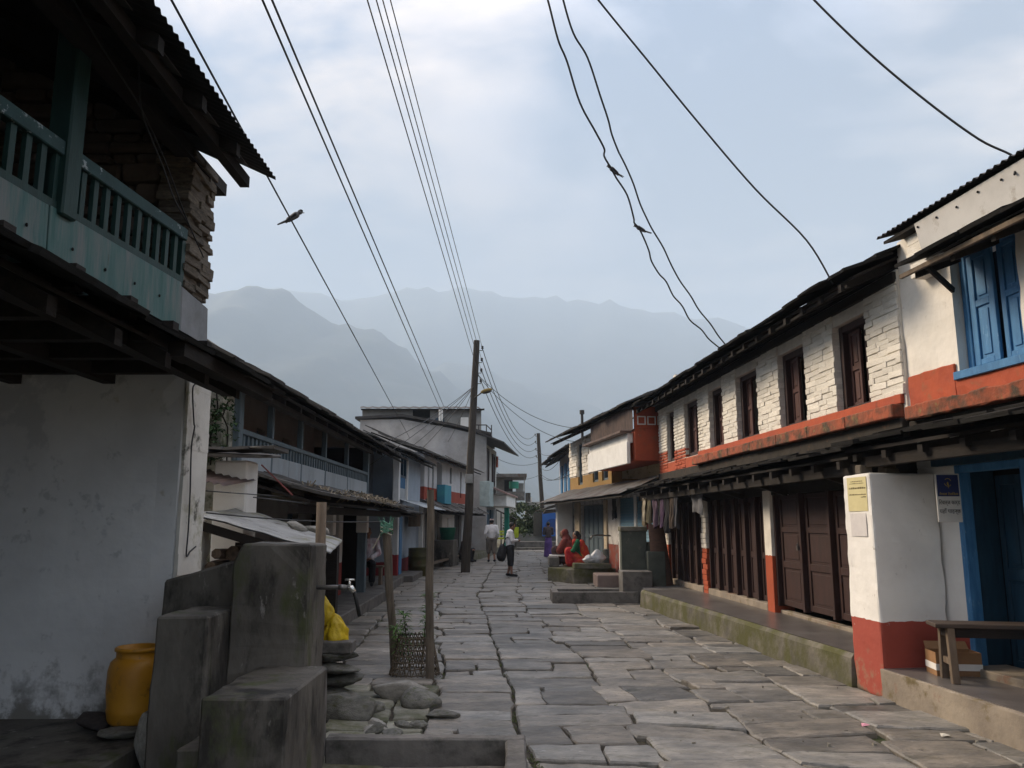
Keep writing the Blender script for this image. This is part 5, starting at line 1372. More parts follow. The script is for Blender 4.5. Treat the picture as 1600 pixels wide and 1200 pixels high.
b = L6.mb(); b.hexa([(1.4, 1.2, 2.9), (7.2, 1.2, 2.9), (7.2, .0, 3.4), (1.4, .0, 3.4)], [(1.4, 1.2, 2.97), (7.2, 1.2, 2.97), (7.2, .0, 3.47), (1.4, .0, 3.47)]); b.build("sign_canopy", mat("rosy_tin", (.30, .19, .17), bump=.1), r)
b = L6.mb(); b.tube([(6.9, 1.0, 3.42), (6.9, 1.0, 3.80)], .27, 14); b.build("green_tank", mat("green_tank", (.05, .28, .20), bump=0), r, smooth=False)
b = L6.mb(); b.box(5.6, 5.85, .6, .85, .1, 2.6); b.build("green_post", mat("sea_green", (.03, .26, .19), bump=.1), r)
b = L6.mb(); b.box(2.4, 3.6, .0, .06, .2, 2.2); b.box(4.2, 5.2, .0, .06, .2, 2.2); b.build("door", blue_dk, r)
# rooftop room
rm = L6.mb
def Q6(px, py, Y): return rot6 @ (atY(px, py, Y) - Vector((-1.55, 38.2, 0)))
b = MB(); Yr = 42.0
for (x0, x1) in ((566, 645), (672, 752)):
    b.hexa([Q6(x0, 690, Yr), Q6(x1, 690, Yr), Q6(x1, 690, Yr + 2.5), Q6(x0, 690, Yr + 2.5)], [Q6(x0, 640, Yr), Q6(x1, 640, Yr), Q6(x1, 640, Yr + 2.5), Q6(x0, 640, Yr + 2.5)])
b.build("rooftop_room", mat("bare_concrete", (.30, .29, .27), (.22, .21, .2), scale=2, bump=.3), r)
b = MB(); b.hexa([Q6(645, 690, Yr + .6), Q6(672, 690, Yr + .6), Q6(672, 690, Yr + .8), Q6(645, 690, Yr + .8)], [Q6(645, 640, Yr + .6), Q6(672, 640, Yr + .6), Q6(672, 640, Yr + .8), Q6(645, 640, Yr + .8)]); b.build("dark_opening", dark, r)
b = MB(); n_ = 40
for j in range(2):
    for i in range(n_ + 1):
        p = Q6(563 + 194 * i / n_, 638 if i < n_ - 1 else 641, Yr - .4 + 3.2 * j); b.v.append((p.x, p.y, p.z + .025 * math.sin(i * 1.9) + .1 * j))
for i in range(n_): b.f.append((i, i + 1, n_ + 2 + i, n_ + 1 + i))
b.build("rooftop_tin", tin_dark, r, smooth=True)
b = MB(); b.hexa([Q6(564, 641, Yr - .35), Q6(757, 641, Yr - .35), Q6(757, 641, Yr + 2.7), Q6(564, 641, Yr + 2.7)], [Q6(564, 638.5, Yr - .35), Q6(757, 638.5, Yr - .35), Q6(757, 638.5, Yr + 2.7), Q6(564, 638.5, Yr + 2.7)]); b.build("rooftop_slab", dwood, r)
b = MB()
for x_ in (687, 690.5): b.tube([Q6(x_, 668, 39), Q6(x_, 640, 39)], .045, 8)
b.build("vent_pipe", white, r)
b = MB()
for x_ in (735, 748, 760, 768): b.tube([Q6(x_, 680, 40), Q6(x_, 664, 40)], .03, 6)
b.tube([Q6(735, 664, 40), Q6(760, 664, 40), Q6(768, 672, 40)], .03, 6); b.build("roof_railing", tin_dark, r)
b = MB(); b.hexa([Q6(680, 668, 41.9), Q6(694, 668, 41.9), Q6(694, 668, 41.95), Q6(680, 668, 41.95)], [Q6(680, 653, 41.9), Q6(694, 653, 41.9), Q6(694, 653, 41.95), Q6(680, 653, 41.95)]); b.build("small_window", blue_dk, r)
b = MB(); b.hexa([Q6(719, 668, 41.85), Q6(732, 668, 41.85), Q6(732, 668, 41.9), Q6(719, 668, 41.9)], [Q6(720, 652, 41.85), Q6(732, 652, 41.85), Q6(732, 652, 41.9), Q6(720, 652, 41.9)]); b.build("white_sheet", white, r)
# ================================================================== far end of the street
def px_box(name, m, x0, x1, y0, y1, Y, dep, parent=None, org=Vector((0, 0, 0)), **k):
    b = MB(); p, q = atY(x0, y1, Y), atY(x1, y0, Y)
    b.box(p.x - org.x, q.x - org.x, Y - org.y, Y + dep - org.y, p.z, q.z); return b.build(name, m, parent, **k)
fh = thing("far_house", "low grey house with open upper porch at the end of the street", "house", (0, 58, 0)); O = Vector((0, 58, 0))
gf = mat("far_grey_wall", (.40, .40, .38), (.30, .30, .29), scale=.8, bump=.1)
px_box("lower_wall", gf, 768, 807, 782, 842, 57, 4, fh, O); px_box("upper_wall", mat("far_dark_wall", (.20, .19, .18), bump=.1), 768, 800, 745, 786, 58, 4, fh, O)
px_box("balcony_wall", conc, 782, 820, 768, 782, 56.6, .3, fh, O); px_box("roof", tin, 764, 823, 740, 745, 56.2, 5, fh, O); px_box("window", dark, 788, 801, 750, 768, 57.9, .1, fh, O)
px_box("upper_side_wall", gf, 806, 818, 755, 768, 60, .2, fh, O); px_box("porch_post", gf, 818.5, 820, 745, 768, 56.7, .15, fh, O); px_box("chimney_pot", conc_dark, 821, 829, 770, 784, 58, .5, fh, O)
fh2 = thing("far_wall_house", "pale flat roofed building behind the blue billboard", "building", (0, 62, 0)); O = Vector((0, 62, 0))
px_box("wall", mat("far_pale", (.42, .42, .41), bump=.1), 822, 905, 784, 842, 62, 5, fh2, O); px_box("parapet", conc, 805, 826, 785, 797, 58.6, .4, fh2, O); px_box("white_blob_tank", white, 824, 831, 777, 785, 61.5, 1, fh2, O)
rail = thing("stair_railing", "dark sloping metal railing at the end of the street", "railing", (0, 47, 0)); O = Vector((0, 47, 0))
b = MB(); b.tube([atY(772, 795, 47) - O, atY(808, 812, 47) - O], .05, 6); b.build("handrail", tin_dark, rail)
for x_, y_ in ((775, 796), (783, 800), (796, 806), (806, 811)):
    b = MB(); b.tube([atY(x_, y_, 47) - O, atY(x_, 858, 47) - O], .045, 6); b.build("baluster", tin_dark, rail)
px_box("garden_wall", mat("grey_terrace_wall", (.21, .215, .20), (.15, .155, .145), scale=1.5, bump=.2), 806, 905, 834, 846, 48.8, .3)["label"] = "grey rendered garden wall across the end of the street"
bpy.data.objects["garden_wall"]["category"] = "wall"
b = MB(); p = atY(795, 846, 48.0); b.box(p.x, 4.5, 47.6, 52, -.1, p.z); structure(b.build("upper_terrace", conc, bevel=.02))
b = MB(); b.box(-.6, 4.3, 46.6, 47.6, -.1, .12); structure(b.build("terrace_step", conc_dark, bevel=.02))
bb = thing("blue_billboard", "blue square board with a dark round emblem on two panels", "billboard", (2.55, 48.4, 0)); O = Vector((2.55, 48.4, 0))
px_box("board", mat("blue_board", (.03, .12, .40), (.025, .10, .34), scale=2, rough=.5, bump=0), 847.5, 879, 801, 838, 48.5, .12, bb, O)
c_ = atY(863, 821, 48.45) - O; b = MB(); b.tube([c_, c_ + Vector((0, .05, 0))], .40, 28); b.build("round_emblem", mat("deep_blue", (.018, .06, .22), bump=0), bb)
for x_ in (852, 875):
    b = MB(); p = atY(x_, 838, 48.55) - O; b.tube([(p.x, p.y, 0.3), p], .04, 6); b.build("leg", tin_dark, bb)
for (x0, x1) in ((833.5, 846.5), (880, 891)):
    o = px_box("notice_board", mat("olive_panel", (.075, .072, .058), (.055, .052, .045), bump=.1), x0, x1, 801, 837, 48.7, .15)
    tag(o, "dark olive board standing beside the blue billboard", "board", "panels flanking the billboard")
yg = thing("yellow_green_bench", "bright yellow green slatted bench at the far end of the street", "bench", (-.75, 46.5, 0)); O = Vector((-.75, 46.5, 0)); ygm = mat("lime_paint", (.45, .55, .03), (.36, .45, .03), bump=0, rough=.5)
px_box("seat", ygm, 774, 790, 840, 842.5, 46.2, .5, yg, O)
for y_ in (829, 833.5): px_box("back_slat", ygm, 774, 790, y_, y_ + 3, 46.75, .05, yg, O)
for x_ in (775, 788): px_box("leg", tin_dark, x_, x_ + 1.2, 829, 860, 46.5, .1, yg, O)
yj = thing("yellow_jacket", "bright lime jacket hung on the railing behind the schoolboy", "jacket", atY(807, 832, 46.9))
cloth("jacket_body", (0, 0, .3), .26, .55, ygm, yj, d=(1, 0, 0), seed=2)
def bush(name, c, rx, rz, n, label, cat, m, seed, group=None):
    t = thing(name, label, cat, (c[0], c[1], 0), 0, group); rk = random.Random(seed); lv = MB(); sm = MB()
    for k in range(6):
        a = rk.uniform(0, 6.28); sm.tube([(0, 0, 0), (.3 * rx * math.cos(a), .3 * rx * math.sin(a), rz * .6), (.7 * rx * math.cos(a), .7 * rx * math.sin(a), rz * 1.3)], [.05, .035, .012], 5)
    cl = [Vector((rk.gauss(0, .42) * rx, rk.gauss(0, .42) * rx, c[2] + rk.uniform(-.85, 1.0) * rz)) for _ in range(34)]
    for k in range(n):
        p = rk.choice(cl) + Vector((rk.gauss(0, .16), rk.gauss(0, .16), rk.gauss(0, .14)))
        s = rk.uniform(.05, .12); d1 = Vector((rk.gauss(0, 1), rk.gauss(0, 1), rk.gauss(0, .6))).normalized() * s; d2 = d1.cross(Vector((rk.gauss(0, 1), rk.gauss(0, 1), 1))).normalized() * s * .55
        lv.add([p - d1, p + d2, p + d1, p - d2], [(0, 1, 2, 3)])
    sm.build("trunk", dwood, t); lv.build("crown", m, t, fix=False); return t
bushm = mat("bush_leaf", (.065, .095, .035), (.035, .055, .022), scale=.9, rough=.8, bump=0)
bush("garden_bush", (.85, 49.8, 1.7), .95, .9, 2600, "leafy green bush behind the grey garden wall", "bush", bushm, 4)
bush("garden_bush", (.1, 50.5, 1.2), .6, .6, 1300, "small dark bush beside the sloping railing", "bush", bushm, 6)
# ================================================================== things on the near right platform
bn = thing("wooden_bench", "worn wooden bench across the platform before the blue door", "bench", (3.70, 7.12, .265), -.20)
b = MB(); b.box(-.10, 1.0, -.14, .14, .45, .485); b.build("seat", mat("bench_top", (.075, .055, .042), (.045, .034, .028), scale=4, rough=.6, bump=.3, stretch=(1, 6, 6)), bn, bevel=.006)
b = MB(); b.box(.0, .95, -.10, .10, .37, .448); b.build("apron", dwood, bn)
for x in (.02, .90):
    for y, t in ((-.10, -.04), (.10, .04)):
        b = MB(); b.hexa([(x - .03, y + t - .03, .002), (x + .03, y + t - .03, .002), (x + .03, y + t + .03, .002), (x - .03, y + t + .03, .002)], [(x - .03, y - .03, .46), (x + .03, y - .03, .46), (x + .03, y + .03, .46), (x - .03, y + .03, .46)]); b.build("leg", wood, bn, bevel=.004)
    b = MB(); b.bar((x, -.12, .17), (x, .12, .17), .03, .05); b.build("stretcher", wood, bn)
cbx = thing("cardboard_box", "open cardboard box with white band under the wooden bench", "box", (3.92, 7.42, .267), -.12)
cbm = mat("cardboard", (.30, .17, .08), (.22, .12, .06), scale=4, rough=.85, bump=.15)
b = MB(); b.box(-.19, .19, -.12, -.115, 0, .20); b.box(-.19, .19, .115, .12, 0, .20); b.box(-.19, -.185, -.115, .115, 0, .20); b.box(.185, .19, -.115, .115, 0, .2); b.box(-.185, .185, -.115, .115, .002, .01); b.build("carton", cbm, cbx)
b = MB(); b.box(-.193, .193, -.123, -.1205, .05, .105); b.box(-.194, -.1905, -.1205, .12, .05, .105); b.build("white_band", white, cbx)
b = MB(); b.hexa([(-.185, .117, .2), (.185, .117, .2), (.185, .12, .2), (-.185, .12, .2)], [(-.18, .17, .26), (.18, .17, .26), (.18, .173, .26), (-.18, .173, .26)]); b.build("flap", cbm, cbx)
# recharge-card sign hung beside the blue door
sg = thing("shop_sign", "small white and blue shop sign with dark lettering beside the blue door", "sign", (0, 0, 0)); YS = 7.38
s0, s1 = atY(1467, 816, YS), atY(1498, 740, YS); sg.location = (s0.x, YS, s0.z); W_, H_ = s1.x - s0.x, s1.z - s0.z
b = MB(); b.box(0, W_, 0, .014, 0, H_); b.build("board", mat("sign_white", (.66, .64, .60), (.6, .58, .54), rough=.5, bump=0), sg, bevel=.012, seg=3)
b = MB(); b.box(.012, W_ - .014, -.004, -.001, H_ * .53, H_ - .012); b.build("blue_field", mat("sign_blue", (.022, .035, .13), (.018, .03, .11), rough=.45, bump=0), sg)
def text(body, size, loc, m, parent, wide=None):
    cu = bpy.data.curves.new("lettering", 'FONT'); cu.body = body; cu.size = size; cu.align_x = 'CENTER'; cu.align_y = 'CENTER'; cu.extrude = .0008
    t = bpy.data.objects.new("lettering", cu); col.objects.link(t)
    me = bpy.data.meshes.new_from_object(t.evaluated_get(bpy.context.evaluated_depsgraph_get()))
    bpy.data.objects.remove(t); me.materials.clear(); me.materials.append(m); me.name = "lettering"
    o = inst("lettering", me, parent); o.location = loc; o.rotation_euler = (math.pi / 2, 0, 0)
    if wide and o.dimensions.x > 0:
        xs = [v.co.x for v in me.vertices]; k = wide / max(1e-6, max(xs) - min(xs)); o.scale = (k, 1, 1)
    return o
ink = mat("sign_ink", (.03, .03, .035), bump=0); gold = mat("sign_gold", (.50, .36, .08), bump=0)
text("\u093f\u0930\u091a\u093e\u0930\u094d\u091c \u0915\u093e\u0930\u094d\u0921", .052, (W_ / 2, -.003, H_ * .40), ink, sg, W_ * .86)
text("\u092f\u0939\u093e\u0901 \u092a\u093e\u0907\u0928\u094d\u091b", .052, (W_ / 2, -.003, H_ * .22), ink, sg, W_ * .86)
text("\u0928\u0947\u092a\u093e\u0932 \u091f\u0947\u0932\u093f\u0915\u092e", .030, (W_ / 2, -.006, H_ * .575), gold, sg, W_ * .78)
b = MB()
for a0, a1, rr_ in ((.4, 2.4, .030), (3.4, 5.6, .032)):
    b.tube([(W_ / 2 + rr_ * math.cos(a0 + (a1 - a0) * k / 9), -.006, H_ * .82 + rr_ * 1.15 * math.sin(a0 + (a1 - a0) * k / 9)) for k in range(10)], .0028, 5)
b.ell((W_ / 2 - .002, -.006, H_ * .79), (.008, .002, .017), 8, 6); b.tube([(W_ / 2 + .006, -.006, H_ * .77), (W_ / 2 + .002, -.006, H_ * .70)], .003, 5); b.build("emblem", gold, sg)
# yellow notice pasted on the projecting wall
nt = R1.mb(); nt.box(3.455, 3.80, .7035, .7055, 1.70, 2.03)
nb = nt.build("paper_notice", mat("yellow_paper", (.62, .55, .30), (.52, .46, .25), scale=4, rough=.8, bump=.2), None)
nb.location = (R1.A.x, R1.A.y, 0); nb.rotation_euler.z = R1.rz; tag(nb, "yellow printed paper notice pasted on the white projecting wall", "notice")
lines = R1.mb()
for (z_, a_, c_, h_) in ((1.985, 3.52, 3.74, .008), (1.965, 3.50, 3.76, .007), (1.915, 3.47, 3.77, .018), (1.855, 3.47, 3.77, .012), (1.83, 3.47, 3.56, .012)):
    u = a_
    while u < c_:
        w_ = R(.012, .035); lines.box(u, min(u + w_, c_), .7058, .7064, z_, z_ + h_ * R(.7, 1.1)); u += w_ + .006
lo = stuff(lines.build("printed_lines", mat("faded_ink", (.16, .13, .06), bump=0), nb))
nt = R1.mb(); nt.box(3.50, 3.78, .7035, .705, 1.46, 1.68); p2 = nt.build("paper_notice", mat("pale_paper", (.62, .59, .57), (.54, .51, .5), scale=9, rough=.8, bump=.2), None)
p2.location = nb.location; p2.rotation_euler.z = R1.rz; tag(p2, "faded torn white paper below the yellow notice", "notice")
# ================================================================== clothes drying under the eaves
cm = lambda n, c: mat(n, c, tuple(x * .6 for x in c), scale=6, rough=.9, bump=.3, bs=30)
cl_cols = [("cloth_tan", (.34, .27, .17)), ("cloth_cream", (.45, .40, .31)), ("cloth_olive", (.16, .14, .09)), ("cloth_mauve", (.13, .085, .12)), ("cloth_charcoal", (.045, .042, .045)), ("cloth_violet", (.10, .06, .11)), ("cloth_black", (.028, .027, .03)), ("cloth_brown", (.09, .065, .05)), ("cloth_slate", (.07, .07, .08))]
words = ["tan", "cream", "olive", "mauve", "charcoal", "violet", "black", "brown", "slate grey"]
for i in range(9):
    u = 9.55 - i * .33; p = R2.w(u, .50 + R(-.05, .05), 2.10)
    cloth("hanging_garment", p, R(.24, .34), R(.42, .66), cm(*cl_cols[i]), label=f"{words[i]} garment drying on the line under the brick house eaves", cat="garment", group="garments drying on the line", seed=i * 1.7, d=(R2.u.x, R2.u.y, 0), folds=2, amp=.035, taper=.3)
cloth("hanging_shirt", R2.w(5.9, .42, 2.08), .55, .36, cm("cloth_grey", (.14, .14, .15)), label="grey shirt hung above the folding brown doors", cat="garment", seed=4.4, d=(R2.u.x, R2.u.y, 0), folds=1.5)
ln = MB(); ln.tube([R2.w(5.4, .48, 2.10), R2.w(7.5, .5, 2.07), R2.w(9.7, .5, 2.11)], .006, 5); tag(ln.build("clothes_line", rubber), "thin clothes line stretched under the brick house eaves", "line")
cloth("red_scarf", R3.w(.22, .22, 2.25), .26, .85, cm("cloth_red", (.36, .015, .03)), label="long red scarf hanging in front of the blue rolling shutter", cat="scarf", seed=1.1, d=(R3.u.x, R3.u.y, 0), folds=1.5, taper=.45)
cloth("dark_jacket", R3.w(3.0, .16, 2.2), .45, .5, cm("cloth_ink", (.03, .028, .03)), label="dark jacket hanging under the tin roof beside the shutters", cat="jacket", seed=6.1, d=(R3.u.x, R3.u.y, 0), folds=1.5)
# dried plants hanging on the end pillar
hb = MB(); rk = random.Random(2); c_ = R2.w(9.6, .12, 1.9)
for k in range(90):
    p = c_ + Vector((rk.uniform(-.12, .1), rk.uniform(-.25, .25), rk.uniform(-.55, .15))); hb.bar(p, p + Vector((rk.uniform(-.09, .09), rk.uniform(-.09, .09), -rk.uniform(.02, .1))), .03, .012)
tag(hb.build("corn_bundle", mat("dry_husk", (.48, .40, .26), (.34, .27, .16), scale=5, bump=.2)), "bundle of dry pale husks hanging on the end pillar", "bundle")
# ================================================================== second public tap, across the street
t2 = thing("water_tap_stand", "green stained concrete tap stand with low trough before the brick house", "water tap", (2.4, 16.9, 0)); O2 = Vector((2.4, 16.9, 0))
def t2b(name, x0, x1, y0, y1, z0, z1, m=conc_moss, bev=.02):
    b = MB(); b.box(x0 - 2.4, x1 - 2.4, y0 - 16.9, y1 - 16.9, z0, z1); return b.build(name, m, t2, bevel=bev, seg=2)
gconc = mat("green_concrete", (.085, .095, .08), (.045, .052, .045), scale=3, rough=.8, bump=.4, bs=20, moss=((.12, .12, .10), 6, .62, .05))
t2b("tall_slab", 2.27, 2.80, 16.95, 17.25, 0, 1.45, gconc); t2b("slab_cap", 2.25, 2.82, 16.92, 17.28, 1.40, 1.50, conc_moss)
t2b("step_block", 2.76, 3.12, 16.62, 17.10, 0, 1.0, gconc); t2b("low_block", 2.20, 2.80, 16.35, 16.94, 0, .62, conc); t2b("step_block", 2.82, 3.0, 17.0, 17.3, 0, 1.18, gconc)
for a in ((.80, 2.5, 16.25, 16.37, -.05, .23), (.80, 2.5, 17.25, 17.37, -.05, .21), (.80, .93, 16.375, 17.245, -.05, .225)): t2b("trough_rim", *a, m=conc, bev=.012)
t2b("trough_floor", .93, 2.25, 16.37, 17.25, -.05, .03, conc_dark, 0)
# leaning brown roll of matting
b = MB(); n_ = 14
for j in range(6):
    t = j / 5
    for sgn in (0, .015):
        for i in range(n_ + 1):
            a = math.pi * (.05 + .9 * i / n_); rr_ = .20 + .05 * (1 - t) - sgn
            b.v.append((-rr_ * math.cos(a) - .16 * t, -rr_ * math.sin(a) * .7, 1.22 * t + .03 * math.sin(i * .9) * (j == 5)))
for j in range(5):
    for s_ in (0, n_ + 1):
        for i in range(n_):
            a = j * 2 * (n_ + 1) + s_ + i; c_ = a + 2 * (n_ + 1); b.f.append((a, a + 1, c_ + 1, c_))
o = b.build("rolled_mat", mat("brown_mat", (.15, .085, .06), (.10, .06, .045), scale=5, rough=.9, bump=.3, stretch=(1, 1, 4)), smooth=True); o.location = R2.w(8.75, .34, .312); o.rotation_euler.z = .5
tag(o, "brown curved mat leaning upright behind the green tap stand", "mat")
# ================================================================== low seating platform with the women
b = MB(); b.hexa([(.97, 22.4, -.1), (1.62, 21.45, -.1), (3.0, 21.9, -.1), (2.4, 25.2, -.1)], [(.97, 22.4, .37), (1.62, 21.45, .37), (3.0, 21.9, .37), (2.4, 25.2, .37)]); structure(b.build("seating_platform", conc_moss, bevel=.02))
b = MB(); b.hexa([(1.62, 21.5, .365), (2.62, 21.6, .365), (2.60, 22.0, .365), (1.60, 21.95, .365)], [(1.64, 21.52, .52), (2.62, 21.6, .50), (2.60, 22.0, .5), (1.62, 21.93, .52)]); structure(b.build("low_ledge", conc_moss, bevel=.02))
b = MB(); b.box(1.02, 1.30, 22.5, 23.3, .365, .64); structure(b.build("end_block", conc, bevel=.02))
b = MB(); b.box(2.1, 2.75, 20.2, 21.3, -.1, .30); structure(b.build("side_step", mat("pinkish_step", (.22, .17, .15), (.16, .12, .11), scale=3, bump=.3), bevel=.02))
b = MB(); b.box(1.08, 1.55, 23.35, 23.75, .62, .66); b.box(1.12, 1.2, 23.4, 23.5, .365, .63); b.box(1.42, 1.5, 23.6, 23.7, .365, .63); tag(b.build("small_table", white, bevel=.006), "small white table beside the shawled woman", "table")
dr = thing("water_drum", "grey green drum on the seating platform below the tap pipe", "drum", (2.72, 22.6, .37))
b = MB(); b.lathe([(.19, 0), (.20, .02), (.20, .22), (.208, .235), (.20, .25), (.20, .46), (.206, .48), (.19, .485), (.18, .44)], 24); b.build("body", mat("drum_grey", (.10, .11, .105), (.06, .068, .065), scale=4, rough=.5, bump=.1), dr, smooth=True)
b = MB(); b.lathe([(.0, .47), (.195, .47), (.2, .49), (0.02, .505)], 24); b.build("lid", mat("lid_grey", (.16, .17, .165), bump=0), dr, smooth=True)
jc = thing("water_jug", "blue plastic water jug standing on the grey green drum", "jug", (2.72, 22.6, .87))
b = MB(); b.lathe([(.10, 0), (.125, .02), (.13, .12), (.10, .18), (.05, .21), (.045, .25), (.05, .26)], 16); b.build("body", mat("jug_blue", (.03, .08, .20), (.025, .06, .15), rough=.4, bump=0), jc, smooth=True)
b = MB(); b.tube([(.11, 0, .05), (.18, 0, .10), (.16, 0, .19), (.05, 0, .22)], .016, 7); b.build("handle", mat("jug_blue", (.03, .08, .20)), jc, smooth=True)
tb2 = thing("tap_pipe", "bent metal tap pipe over the blue water jug", "pipe", R3.w(3.9, .02, 1.22))
b = MB(); pw = R3.n; b.tube([(0, 0, 0), (pw.x * .38, pw.y * .38, .02), (pw.x * .52, pw.y * .52, .0), (pw.x * .57, pw.y * .57, -.10)], .022, 7); b.build("pipe", iron, tb2, smooth=True)
bag("plastic_sack", (2.05, 21.78, .515), .34, .22, mat("white_bag", (.66, .66, .66), (.5, .5, .52), scale=4, rough=.5, bump=.8, bs=8, bdist=.05), "smaller white plastic sack on the ledge beside the seated women", 9)
bag("plastic_sack", (2.28, 21.80, .512), .44, .36, mat("white_bag", (.66, .66, .66), (.5, .5, .52), scale=4, rough=.5, bump=.8, bs=8, bdist=.05), "larger white tied plastic sack on the ledge beside the seated women", 5)
# ================================================================== things along the left side
bt = thing("fuel_barrel", "dented olive metal barrel before the pale blue house", "barrel", (-2.75, 24.6, 0))
b = MB(); b.lathe([(.36, 0), (.37, .02), (.37, .27), (.385, .29), (.37, .31), (.37, .55), (.385, .57), (.37, .59), (.37, .80), (.375, .82), (.34, .82), (.34, .76)], 22); b.build("body", mat("olive_barrel", (.075, .072, .022), (.045, .04, .018), scale=3, rough=.6, bump=.2, moss=((.10, .05, .025), 4, .62, .05)), bt, smooth=True)
b = MB(); b.lathe([(.0, .745), (.345, .745), (.345, .76), (.0, .76)], 22); b.build("load", mat("barrel_rubble", (.16, .15, .14), (.06, .055, .05), scale=9, bump=1, bs=20, bdist=.05), bt)
pk = thing("timber_plank", "long pale timber plank lying at the edge of the street", "plank", (-2.55, 26.8, 0))
b = MB(); b.bar((-.3, -1.2, .22), (.5, 4.6, .30), .16, .06); b.build("board", wood, pk)
b = MB(); b.box(-.35, .0, -.9, -.6, 0, .20, .02); b.box(.2, .55, 3.6, 3.9, 0, .28, .02); b.build("support_stone", rock, pk, bevel=.02)
gt = thing("green_tub", "green plastic tub on the ledge of the white and red house", "tub", L5.w(2.0, .45, .95))
b = MB(); b.lathe([(.24, 0), (.30, .42), (.32, .43), (.30, .44), (.27, .42), (.22, .04)], 20); b.build("body", mat("tub_green", (.03, .20, .13), (.025, .16, .11), rough=.45, bump=0), gt, smooth=True)
b = L5.mb(); b.box(1.6, 2.4, .05, .75, -.05, .95); o = b.build("masonry_stand", conc_dark, bevel=.02); o.location = (L5.A.x, L5.A.y, 0); o.rotation_euler.z = L5.rz; tag(o, "dark masonry stand carrying the green tub", "stand")
bag("rag_pile", L5.w(4.6, .62, 0), .55, .34, mat("pale_rags", (.45, .43, .40), (.25, .23, .22), scale=6, rough=.9, bump=.8, bdist=.04), "pale rag bundle at the foot of the shop plinth", 15)
bs_ = thing("low_bench", "low wooden bench under the seated man", "bench", (-3.25, 18.55, .2))
b = MB(); b.box(-.35, .35, -.16, .16, .38, .42); b.build("seat", wood, bs_, bevel=.005)
for x in (-.28, .28):
    b = MB(); b.box(x - .03, x + .03, -.12, .12, 0, .38); b.build("leg", wood, bs_)
b = MB(); b.hexa([(-4.2, 17.6, -.1), (-2.75, 17.6, -.1), (-2.85, 21.6, -.1), (-4.2, 21.6, -.1)], [(-4.2, 17.6, .2), (-2.75, 17.6, .2), (-2.85, 21.6, .2), (-4.2, 21.6, .2)]); structure(b.build("house_step", conc, bevel=.02))
# litter on the paving
for i, (p, c_, lb) in enumerate((((1352, 1134), (.62, .28, .36), "scrap of pink paper on the paving"), ((563, 936), (.6, .6, .58), "scrap of white paper on the paving near the veranda step"), ((1476, 1150), (.55, .52, .45), "crumpled white scrap on the paving before the platform"))):
    b = MB(); b.add([(-.035, -.02, .0), (.03, -.025, .012), (.04, .02, .0), (-.02, .03, .014), (0, 0, .02)], [(0, 1, 4), (1, 2, 4), (2, 3, 4), (3, 0, 4)]); o = b.build("paper_scrap", mat("scrap_%d" % i, c_, bump=0)); o.location = G(p[0], p[1], .022); tag(o, lb, "litter")

# ================================================================== people
def finish(mb, name, m, parent, vox, smooth=3):
    """join overlapping volumes into one continuous surface"""
    me = mb.mesh(name, m, fix=True); o = inst(name, me, parent)
    md = o.modifiers.new("r", 'REMESH'); md.mode = 'VOXEL'; md.voxel_size = vox; md.use_smooth_shade = True
    ms = o.modifiers.new("s", 'SMOOTH'); ms.iterations = smooth; ms.factor = .5
    dg = bpy.context.evaluated_depsgraph_get(); n = bpy.data.meshes.new_from_object(o.evaluated_get(dg))
    o.modifiers.clear(); o.data = n; n.name = name
    if not n.materials: n.materials.append(m)
    return o
skin = mat("skin", (.23, .125, .085), (.19, .10, .068), scale=6, rough=.6, bump=0)
hairm = mat("hair", (.014, .012, .011), (.02, .017, .015), rough=.55, bump=.2, bs=60)
V = Vector
def head_parts(b, c, f, k=1.0):
    """head looking along f (unit, horizontal-ish)"""
    f = V(f).normalized(); s = f.cross(V((0, 0, 1))).normalized(); u = s.cross(f)
    b.ell(c, (.078 * k, .078 * k, .112 * k), 14, 10); b.ell(c + f * .022 * k + u * .02 * k, (.07 * k, .07 * k, .085 * k), 12, 8); b.ell(c + f * .045 * k - u * .065 * k, (.045 * k, .045 * k, .04 * k), 10, 6)
    b.caps(c + f * .088 * k + u * .012 * k, c + f * .102 * k - u * .022 * k, .009 * k, .014 * k)
    b.caps(c + f * .08 * k - u * .052 * k - s * .018 * k, c + f * .08 * k - u * .052 * k + s * .018 * k, .009 * k, .009 * k)
    for q in (-1, 1): b.ell(c + s * q * .08 * k - u * .008 * k, (.014 * k, .02 * k, .028 * k), 8, 6)
    return f, s, u
def eyes(c, f, parent, k=1.0):
    f = V(f).normalized(); s = f.cross(V((0, 0, 1))).normalized(); b = MB()
    for q in (-1, 1): b.ell(c + f * .084 * k + s * q * .032 * k + V((0, 0, .012)), (.012, .012, .008), 8, 6)
    b.build("eyes", mat("eye_dark", (.02, .015, .012), rough=.2, bump=0), parent, smooth=True)
def hand(b, w, d, side, k=1.0, curl=.5):
    d = V(d).normalized(); s = V(side).normalized(); n = d.cross(s).normalized()
    b.caps(w, w + d * .05 * k, .024 * k, .032 * k); b.ell(w + d * .055 * k, (.034 * k, .034 * k, .034 * k), 8, 6)
    for i, l in enumerate((.062, .07, .066, .052)):
        p = w + d * .075 * k + s * (.030 - .02 * i) * k; q = p + (d * (1 - curl * .3) + n * curl * .4) * l * .55 * k; t = q + (d * (1 - curl) + n * curl) * l * .5 * k
        b.caps(p, q, .0092 * k, .0085 * k, 6); b.caps(q, t, .0085 * k, .0075 * k, 6)
    p = w + d * .03 * k + s * .034 * k; q = p + (s * .7 + d * .6) * .035 * k; b.caps(p, q, .011 * k, .010 * k, 6); b.caps(q, q + (d + n * .3) * .03 * k, .010 * k, .008 * k, 6)
